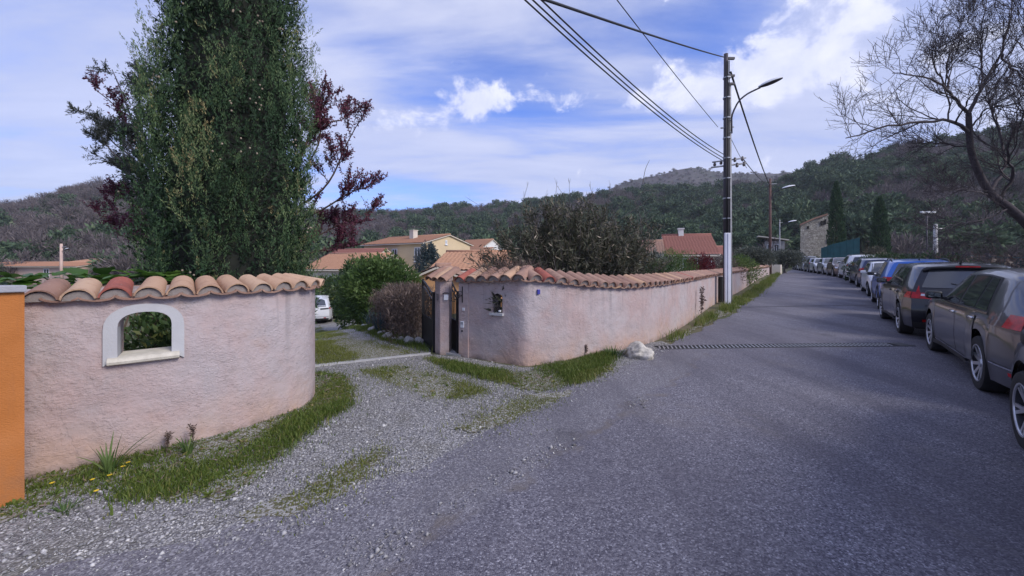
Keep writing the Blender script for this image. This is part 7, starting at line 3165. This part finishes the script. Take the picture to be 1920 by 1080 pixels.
def make_car(label, paint, shape, rear_left=None, front_left=None, heading=None, cladding=False, rails=False, lights='block', lod=0, spokes=10, group='cars parked along the road',
             chrome=False, plate=True, text=None, z=None, spoiler=False, dark_trim=True):
    s = shape
    h = Vector(heading).normalized()
    ang = math.atan2(h.y, h.x)
    left = Vector((-h.y, h.x))
    if rear_left is not None:
        o = Vector(rear_left[:2]) - h * s.axr - left * (s.W - .03)
    else:
        o = Vector(front_left[:2]) - h * s.axf - left * (s.W - .03)
    zz = float(road_z(o.x, o.y)) if z is None else z
    slope = (float(gz(*(o + h))) - float(gz(*(o - h)))) / 2
    c = empty('parked_car', (o.x, o.y, zz), ang)
    c.rotation_euler = (0, -math.atan(slope), ang)
    tag(c, label, 'car', group)
    mb = s.body()
    body = mb.build('body', MATS[paint], c, True)
    body.data.set_sharp_from_angle(angle=R(32))
    # dark underside and arches
    mb = MB()
    mb.box((s.xr + .25, -s.W + .20, s.sill - .04), (s.xf - .25, s.W - .20, .62))
    mb.build('underbody', MATS['void_dark'], c)
    for ax in (s.axf, s.axr):
        for sg in (-1, 1):
            mb = MB()
            ra = s.r + .084
            rows = []
            for i in range(15):
                a = math.pi * (-.08 + 1.16 * i / 14)
                rows.append([Vector((ax + ra * math.cos(a), sg * (s.W - y), s.r + ra * math.sin(a))) for y in (.02 if False else .045, .35)])
            mb.grid(rows)
            mb.build('wheel_arch', MATS['void_dark'], c, True)
            if cladding:
                mb = MB()
                rows = []
                for i in range(17):
                    a = math.pi * (-.06 + 1.12 * i / 16)
                    row = []
                    for q, off in ((ra - .004, .0), (ra, .014), (ra + .055, .014), (ra + .06, .0)):
                        x, z0 = ax + q * math.cos(a), s.r + q * math.sin(a)
                        z0 = max(z0, s.sill - .02)
                        ww = s.side(x, max(z0, s.bot(min(max(x, s.xr), s.xf)) + .01), sg, off)
                        row.append(Vector((x, ww.y, z0)))
                    rows.append(row)
                mb.grid(rows)
                mb.build('arch_trim', MATS['plastic_black'], c, True)
            wheel_parts(c, (ax, sg * (s.W - .115), s.r), s.r, .215, sg, spokes, lod)
    # glass
    xw0, xw1 = s.cowl - .02, s.roof_f + .05
    patch(lambda i, j: s.over(xw0 + (xw1 - xw0) * i, (-1 + 2 * j) * (.90 + .02 * i), .006), 8, 10, 'windscreen', 'car_glass', c)
    zr0, zr1 = s.belt + .07, s.H - .15
    patch(lambda i, j: s.rear((-1 + 2 * j) * (.86 - .04 * i), zr0 + (zr1 - zr0) * i, .006), 6, 10, 'rear_window', 'car_glass', c)

    def sidepatch(name, x0b, x0t, x1b, x1t, zb, zt, off, mat, sg, rows=4, cols=9, tuck=.0):
        def fn(i, j):
            xb = x0b + (x1b - x0b) * j
            xt = x0t + (x1t - x0t) * j
            x = xb + (xt - xb) * i
            b = zb if isinstance(zb, float) else zb(x)
            t = zt(x)
            return s.side(x, b + (max(t, b + .004) - b) * i, sg, off)
        return patch(fn, rows, cols, name, mat, c)
    belt = lambda x: s.beltz(x) + .028
    rail = lambda x: min(s.top(x), s.H) - .115 - (.02 if x < s.roof_r else 0)
    # window line: from the mirror corner to the rear quarter
    A0, A1 = s.cowl - .30, s.roof_f - .14
    E0, E1 = s.axr - .18, s.axr - .02 + .06
    bp = (A0 + E0) / 2 + .10
    for sg in (-1, 1):
        sidepatch('window_surround', A0 + .06, A1 + .05, E0 - .06, E1 - .05, lambda x: belt(x) - .022, lambda x: rail(x) + .018, .004, 'plastic_black', sg)
        if chrome:
            sidepatch('chrome_strip', A0 + .05, A0 + .05, E0 - .06, E0 - .06, lambda x: belt(x) - .040, lambda x: belt(x) - .016, .009, 'chrome', sg, 1, 9)
        sidepatch('front_window', A0, A1, bp + .035, bp + .055, belt, rail, .008, 'car_glass', sg)
        sidepatch('rear_side_window', bp - .035, bp - .015, s.axr + .30, s.axr + .34, belt, rail, .008, 'car_glass', sg)
        sidepatch('quarter_window', s.axr + .255, s.axr + .295, E0, E1, belt, rail, .008, 'car_glass', sg, 4, 4)
        # sill cladding
        if cladding or dark_trim:
            hh = .16 if cladding else .06
            sidepatch('sill_trim', s.axf - s.r - .08, s.axf - s.r - .08, s.axr + s.r + .08, s.axr + s.r + .08, s.sill - .005, lambda x: s.sill + hh, .006, 'plastic_black', sg, 2, 6)
        if lod == 0:
            df, dm, dr = s.axf - s.r - .13, bp, s.axr + .16
            for x0, x1 in ((df, dm + .008), (dm - .008, dr)):
                d = sidepatch('door', x0, x0 + .02, x1, x1, s.sill + .10, lambda x: belt(x) - .045, .0045, paint, sg, 6, 8)
                sm = sidepatch('seam', x0 + .008, x0 + .028, x0 - .006, x0 + .014, s.sill + .10, lambda x: belt(x) - .045, .0052, 'void_dark', sg, 6, 1)
                sm.parent = d
                sm = sidepatch('seam', x1 + .006, x1 + .006, x1 - .006, x1 - .006, s.sill + .10, lambda x: belt(x) - .045, .0056, 'void_dark', sg, 6, 1)
                sm.parent = d
                p = s.side(x1 + .14, s.beltz(x1) - .10, sg, .012)
                mb = MB()
                mb.bbox((p.x - .10, p.y - .014, p.z - .016), (p.x + .10, p.y + .014, p.z + .016), .008)
                hd = mb.build('handle', MATS[paint if not chrome else 'chrome'], c, True)
                hd.parent = d
        if chrome:
            sidepatch('sill_strip', s.axf - s.r - .12, s.axf - s.r - .12, s.axr + s.r + .12, s.axr + s.r + .12, s.sill + .065, lambda x: s.sill + .083, .010, 'chrome', sg, 1, 6)
            sidepatch('bumper_strip', s.xr + .03, s.xr + .03, s.axr - s.r - .12, s.axr - s.r - .12, .425, lambda x: .443, .009, 'chrome', sg, 1, 5)
            sidepatch('reflector', s.xr + .06, s.xr + .06, s.xr + .22, s.xr + .22, .355, lambda x: .395, .008, 'lens_red', sg, 1, 4)
        # mirror
        p = s.side(A0 - .10, s.beltz(A0) + .04, sg, 0)
        mb = MB()
        mb.bbox((p.x - .02, p.y + sg * .02 - .10, p.z - .01), (p.x + .05, p.y + sg * .02 + .10, p.z + .03), .01)
        mb.bbox((p.x - .05, p.y + sg * .125 - .095, p.z - .01), (p.x + .085, p.y + sg * .125 + .095, p.z + .115), .042)
        m = mb.build('mirror', MATS['plastic_black'] if lod == 0 else MATS[paint], c, True)
        mb = MB()
        mb.box((p.x - .054, p.y + sg * .125 - .066, p.z + .018), (p.x - .051, p.y + sg * .125 + .066, p.z + .088))
        mb.build('mirror_glass', MATS['car_glass'], m)
        # head and tail lamps
        patch(lambda i, j: s.front(sg * (.50 + .50 * j), s.nose - .155 + .045 * j + (.125 - .03 * (1 - j)) * i, .005), 3, 5, 'headlight', 'lens_clear', c)
        sidepatch('headlight', s.xf + ip(s.nose, s.Fp) - .002, s.xf + ip(s.nose, s.Fp) - .02, s.xf - .36, s.xf - .34, lambda x: s.nose - .10, lambda x: s.nose - .005, .005, 'lens_clear', sg, 3, 5)
        if lights == 'block':
            z0, z1 = s.belt - .07, s.belt + .075
            patch(lambda i, j: s.rear(sg * (.52 + .48 * j), z0 + (z1 - z0) * i, .008), 3, 5, 'tail_light', 'lens_red', c)
            sidepatch('tail_light', s.xr + .045, s.xr + .055, s.xr + .34, s.xr + .30, lambda x: z0 + .0, lambda x: z1, .008, 'lens_red', sg, 3, 5)
        elif lights == 'slim':
            z0, z1 = s.belt - .12, s.belt - .03
            patch(lambda i, j: s.rear(sg * (.45 + .55 * j), z0 + .02 * j + (z1 - z0) * i, .008), 3, 5, 'tail_light', 'alloy_dark', c)
            sidepatch('tail_light', s.xr + .05, s.xr + .055, s.xr + .36, s.xr + .26, lambda x: z0 + .02, lambda x: z1 + .02, .008, 'lens_red', sg, 3, 5)
        else:       # boomerang: lower bar plus a fang climbing beside the window
            z0, z1 = s.belt - .15, s.belt - .02
            patch(lambda i, j: s.rear(sg * (.60 + .40 * j), z0 + (z1 - z0) * i * (.75 + .25 * j), .008), 3, 5, 'tail_light', 'lens_red', c)
            sidepatch('tail_light', s.xr + .045, s.xr + .055, s.xr + .34, s.xr + .22, lambda x: z0, lambda x: z1, .008, 'lens_red', sg, 3, 5)
            patch(lambda i, j: s.rear(sg * (.86 + .08 * (1 - i) * j + .06 * i), z1 - .02 + .15 * i, .009), 4, 3, 'tail_light', 'lens_red', c)
            patch(lambda i, j: s.rear(sg * (.64 + .20 * j), z0 + .055 + .04 * i, .011), 2, 3, 'reversing_light', 'lens_clear', c)
        # low reflectors
        patch(lambda i, j: s.rear(sg * (.66 + .16 * j), .37 + .045 * i, .008), 2, 3, 'reflector', 'lens_red', c)
        if rails:
            mb = MB()
            pts = [s.over(s.roof_f - .25 - (s.roof_f - .25 - s.roof_r) * k / 8, sg * .90, .045 if 0 < k < 8 else .0) for k in range(9)]
            mb.tube(pts, .017, 6)
            mb.build('roof_rail', MATS['plastic_black'], c, True)
    # bumpers, grille, plates
    hb = .24 if cladding else .13
    patch(lambda i, j: s.rear((-1 + 2 * j) * .99, s.sill - .01 + hb * i, .007), 3, 12, 'rear_bumper', 'plastic_black', c)
    patch(lambda i, j: s.front((-1 + 2 * j) * .97, s.sill - .03 + hb * i, .007), 3, 12, 'front_bumper', 'plastic_black', c)
    patch(lambda i, j: s.front((-1 + 2 * j) * .47, s.nose - .17 + .12 * i, .006), 3, 8, 'grille', 'plastic_black', c)
    patch(lambda i, j: s.front((-1 + 2 * j) * .62, .33 + .14 * i, .008), 3, 8, 'lower_grille', 'plastic_black', c)
    if plate:
        patch(lambda i, j: s.front((-1 + 2 * j) * .30, .49 + .10 * i, .012), 2, 4, 'plate', 'plate_white', c)
        patch(lambda i, j: s.rear((-1 + 2 * j) * .30, s.belt - .30 + .10 * i, .012), 2, 4, 'plate', 'plate_white', c)
    patch(lambda i, j: s.rear((-1 + 2 * j) * .995, .46 + .012 * i, .007), 1, 12, 'bumper_seam', 'void_dark', c)
    if chrome:
        patch(lambda i, j: s.rear((-1 + 2 * j) * .98, .425 + .018 * i, .009), 1, 12, 'chrome_strip', 'chrome', c)
    if spoiler:
        mb = MB()
        rows = []
        for k in range(11):
            f = -1 + 2 * k / 10
            p = s.over(s.xr + .02, f * .97, .0)
            bx = s.xr + ip(s.H - .12, s.R) - .14 + .05 * abs(f) ** 3
            rows.append([Vector((p.x + .12, p.y, p.z + .004)), Vector((bx, p.y, p.z - .012)), Vector((bx + .02, p.y, p.z - .05)), Vector((p.x + .04, p.y, p.z - .075))])
        mb.grid(rows)
        mb.build('spoiler', MATS['plastic_black'], c, True)
        patch(lambda i, j: Vector((s.xr + ip(s.H - .12, s.R) - .146, -.16 + .32 * j, s.H - .108 + .028 * i)), 1, 4, 'brake_light', 'lens_red', c)
    # wiper and aerial
    if lod == 0:
        mb = MB()
        mb.tube([s.rear(-.1, zr0 + .01, .02), s.rear(.35, zr0 + .09, .016)], .007, 5)
        mb.build('rear_wiper', MATS['plastic_black'], c)
        p = s.over(s.roof_r + .15, 0.0, 0)
        mb = MB()
        mb.tube([p, p + Vector((-.10, 0, .06))], [.02, .006], 6)
        mb.build('aerial', MATS['plastic_black'], c)
    if text:
        cu = bpy.data.curves.new('badge_text', 'FONT')
        cu.body = text
        cu.size = .052
        cu.extrude = .002
        cu.space_character = 1.25
        ob = bpy.data.objects.new('badge_text', cu)
        COL.objects.link(ob)
        tm = bpy.data.meshes.new_from_object(ob)
        bpy.data.objects.remove(ob)
        ob = link('badge_text', tm, MATS['chrome'])
        ob.parent = c
        q = s.rear(.70, .615, .016)
        ob.location = q
        ob.rotation_euler = (R(90), 0, R(-90))
    return c


HATCH = CarShape(L=4.39, W=1.80, H=1.50, belt=.93, nose=.76, rake=.42)
EST = CarShape(L=4.60, W=1.83, H=1.50, belt=.93, nose=.76, wb=2.67, foh=.90, rake=.40, roof_r=.50, r=.33)
SUV = CarShape(L=4.45, W=1.84, H=1.66, belt=1.02, nose=.88, cowl_z=1.12, wb=2.67, foh=.88, rake=.34, roof_r=.45, r=.35, sill=.26)
CROSS = CarShape(L=4.38, W=1.81, H=1.56, belt=.98, nose=.80, cowl_z=1.03, wb=2.70, foh=.86, rake=.40, r=.335, sill=.24)
CITY = CarShape(L=3.90, W=1.72, H=1.49, belt=.93, nose=.76, wb=2.50, foh=.78, rake=.30, r=.30, cowl_x=1.1, roof_f=1.85)
VAN = CarShape(L=4.4, W=1.82, H=1.82, belt=1.08, nose=.90, cowl_z=1.16, wb=2.72, foh=.88, rake=.16, roof_r=.25, r=.32, cowl_x=1.0, roof_f=1.75, sill=.24)
EV = CarShape(L=4.75, W=1.92, H=1.60, belt=1.0, nose=.80, cowl_z=1.02, wb=2.89, foh=.88, rake=.95, roof_r=1.2, roof_drop=.10, r=.36, sill=.24,
              tail=[(.15, .2), (.28, .07), (.45, .0), (.75, .0), (.98, .02), (1.08, .06), (1.30, .62), (1.44, .95), (1.62, 1.1)])


def build_cars():
    h0 = (.625, .781)
    # nearest: only its front wing and wheel show
    make_car('dark grey car cut off at the picture edge, only its front wheel showing', 'paint_darkgrey', HATCH, front_left=G(1922, 850), heading=(.665, .747), spokes=5)
    make_car('grey estate car with wide red tail lights and chrome window strip', 'paint_grey', EST, rear_left=G(1836, 735), heading=(.628, .778), chrome=True, spokes=10)
    make_car('glossy black hatchback with boomerang tail lights and roof spoiler', 'paint_black', CROSS, rear_left=G(1686, 627), heading=(.618, .786), lights='boomerang', spoiler=True, text='PULSAR', spokes=10, plate=False)
    row = resample(ROW, 900)
    ra = [0.0]
    for q0, q1 in zip(row, row[1:]):
        ra.append(ra[-1] + (q1 - q0).length)
    k0 = min(range(len(row)), key=lambda i: (row[i] - Vector(G(1686, 627)[:2])).length)

    def at(k):
        i = min(int(np.searchsorted(ra, ra[k0] + k)), len(row) - 12)
        return row[i], (row[i + 10] - row[i - 10]).normalized()

    def facing(k, shape, paint, label, **kw):
        """parked nose towards the viewer; k is where its near wheel stands along the row"""
        o, d = at(k)
        _, d = at(k + 1.3)
        hd = -d
        fl = o + Vector((-hd.y, hd.x)) * (2 * shape.W - .06)
        make_car(label, paint, shape, front_left=fl, heading=hd, lod=1, **kw)

    def away(k, shape, paint, label, lod=1, **kw):
        o, d = at(k)
        _, d = at(k + 1.3)
        make_car(label, paint, shape, rear_left=o, heading=d, lod=lod, **kw)
    away(5.45, SUV, 'paint_blue', 'bright blue SUV with roof rails in front of the black hatchback', lod=0, rails=True, cladding=True, spokes=5)
    facing(10.75, CITY, 'paint_white', 'white small car facing the camera beyond the blue SUV', spokes=5)
    away(15.9, CROSS, 'paint_navy', 'navy blue car with red tail lights behind the small white one')
    away(21.2, SUV, 'paint_white', 'white SUV parked after the navy blue car', rails=True)
    facing(26.4, HATCH, 'paint_bronze', 'dark bronze hatchback facing the camera past the white SUV')
    facing(31.4, HATCH, 'paint_silver', 'silver-blue hatchback with a bright bonnet facing the camera')
    facing(36.4, CITY, 'paint_white', 'white compact facing the camera beyond the silver-blue hatchback')
    away(40.4, CROSS, 'paint_slate', 'slate grey car half hidden behind the far white compact')
    facing(46.0, VAN, 'paint_silver', 'tall silver van in the far row with a roof higher than its neighbours')
    facing(51.4, CITY, 'paint_white', 'small white car second from the far end of the row')
    away(55.4, CITY, 'paint_darkgrey', 'small dark car at the far end of the row')
    # white electric car in the drive
    hd = Vector((-.36, .93)).normalized()
    g0 = G(622, 603)
    right = Vector((hd.y, -hd.x))
    rl_ = Vector(g0[:2]) - right * (2 * EV.W - .06)
    make_car('white electric car with black tail lamps parked down the drive', 'paint_white', EV, rear_left=rl_, heading=hd, lights='slim', group=None, spokes=5, z=float(gz(g0.x, g0.y)) + .006, dark_trim=True)


build_cars()


# ------------------------------------------------------------------ air
HAZE = 0.00024
if HAZE:
    mb = MB()
    mb.box((-2600, -700, -9), (2600, 3100, 212))
    m = bpy.data.materials.new('haze_air')
    m.use_nodes = True
    k = N(m.node_tree)
    out = k.n('ShaderNodeOutputMaterial')
    v = k.n('ShaderNodeVolumePrincipled', {'Color': (0.86, 0.90, 1.0, 1), 'Density': HAZE, 'Anisotropy': 0.2})
    k.t.links.new(v.outputs[0], out.inputs['Volume'])
    o = mb.build('haze', m)
    tag(o, 'thin bluish haze in the air over the valley', 'haze', kind='stuff')
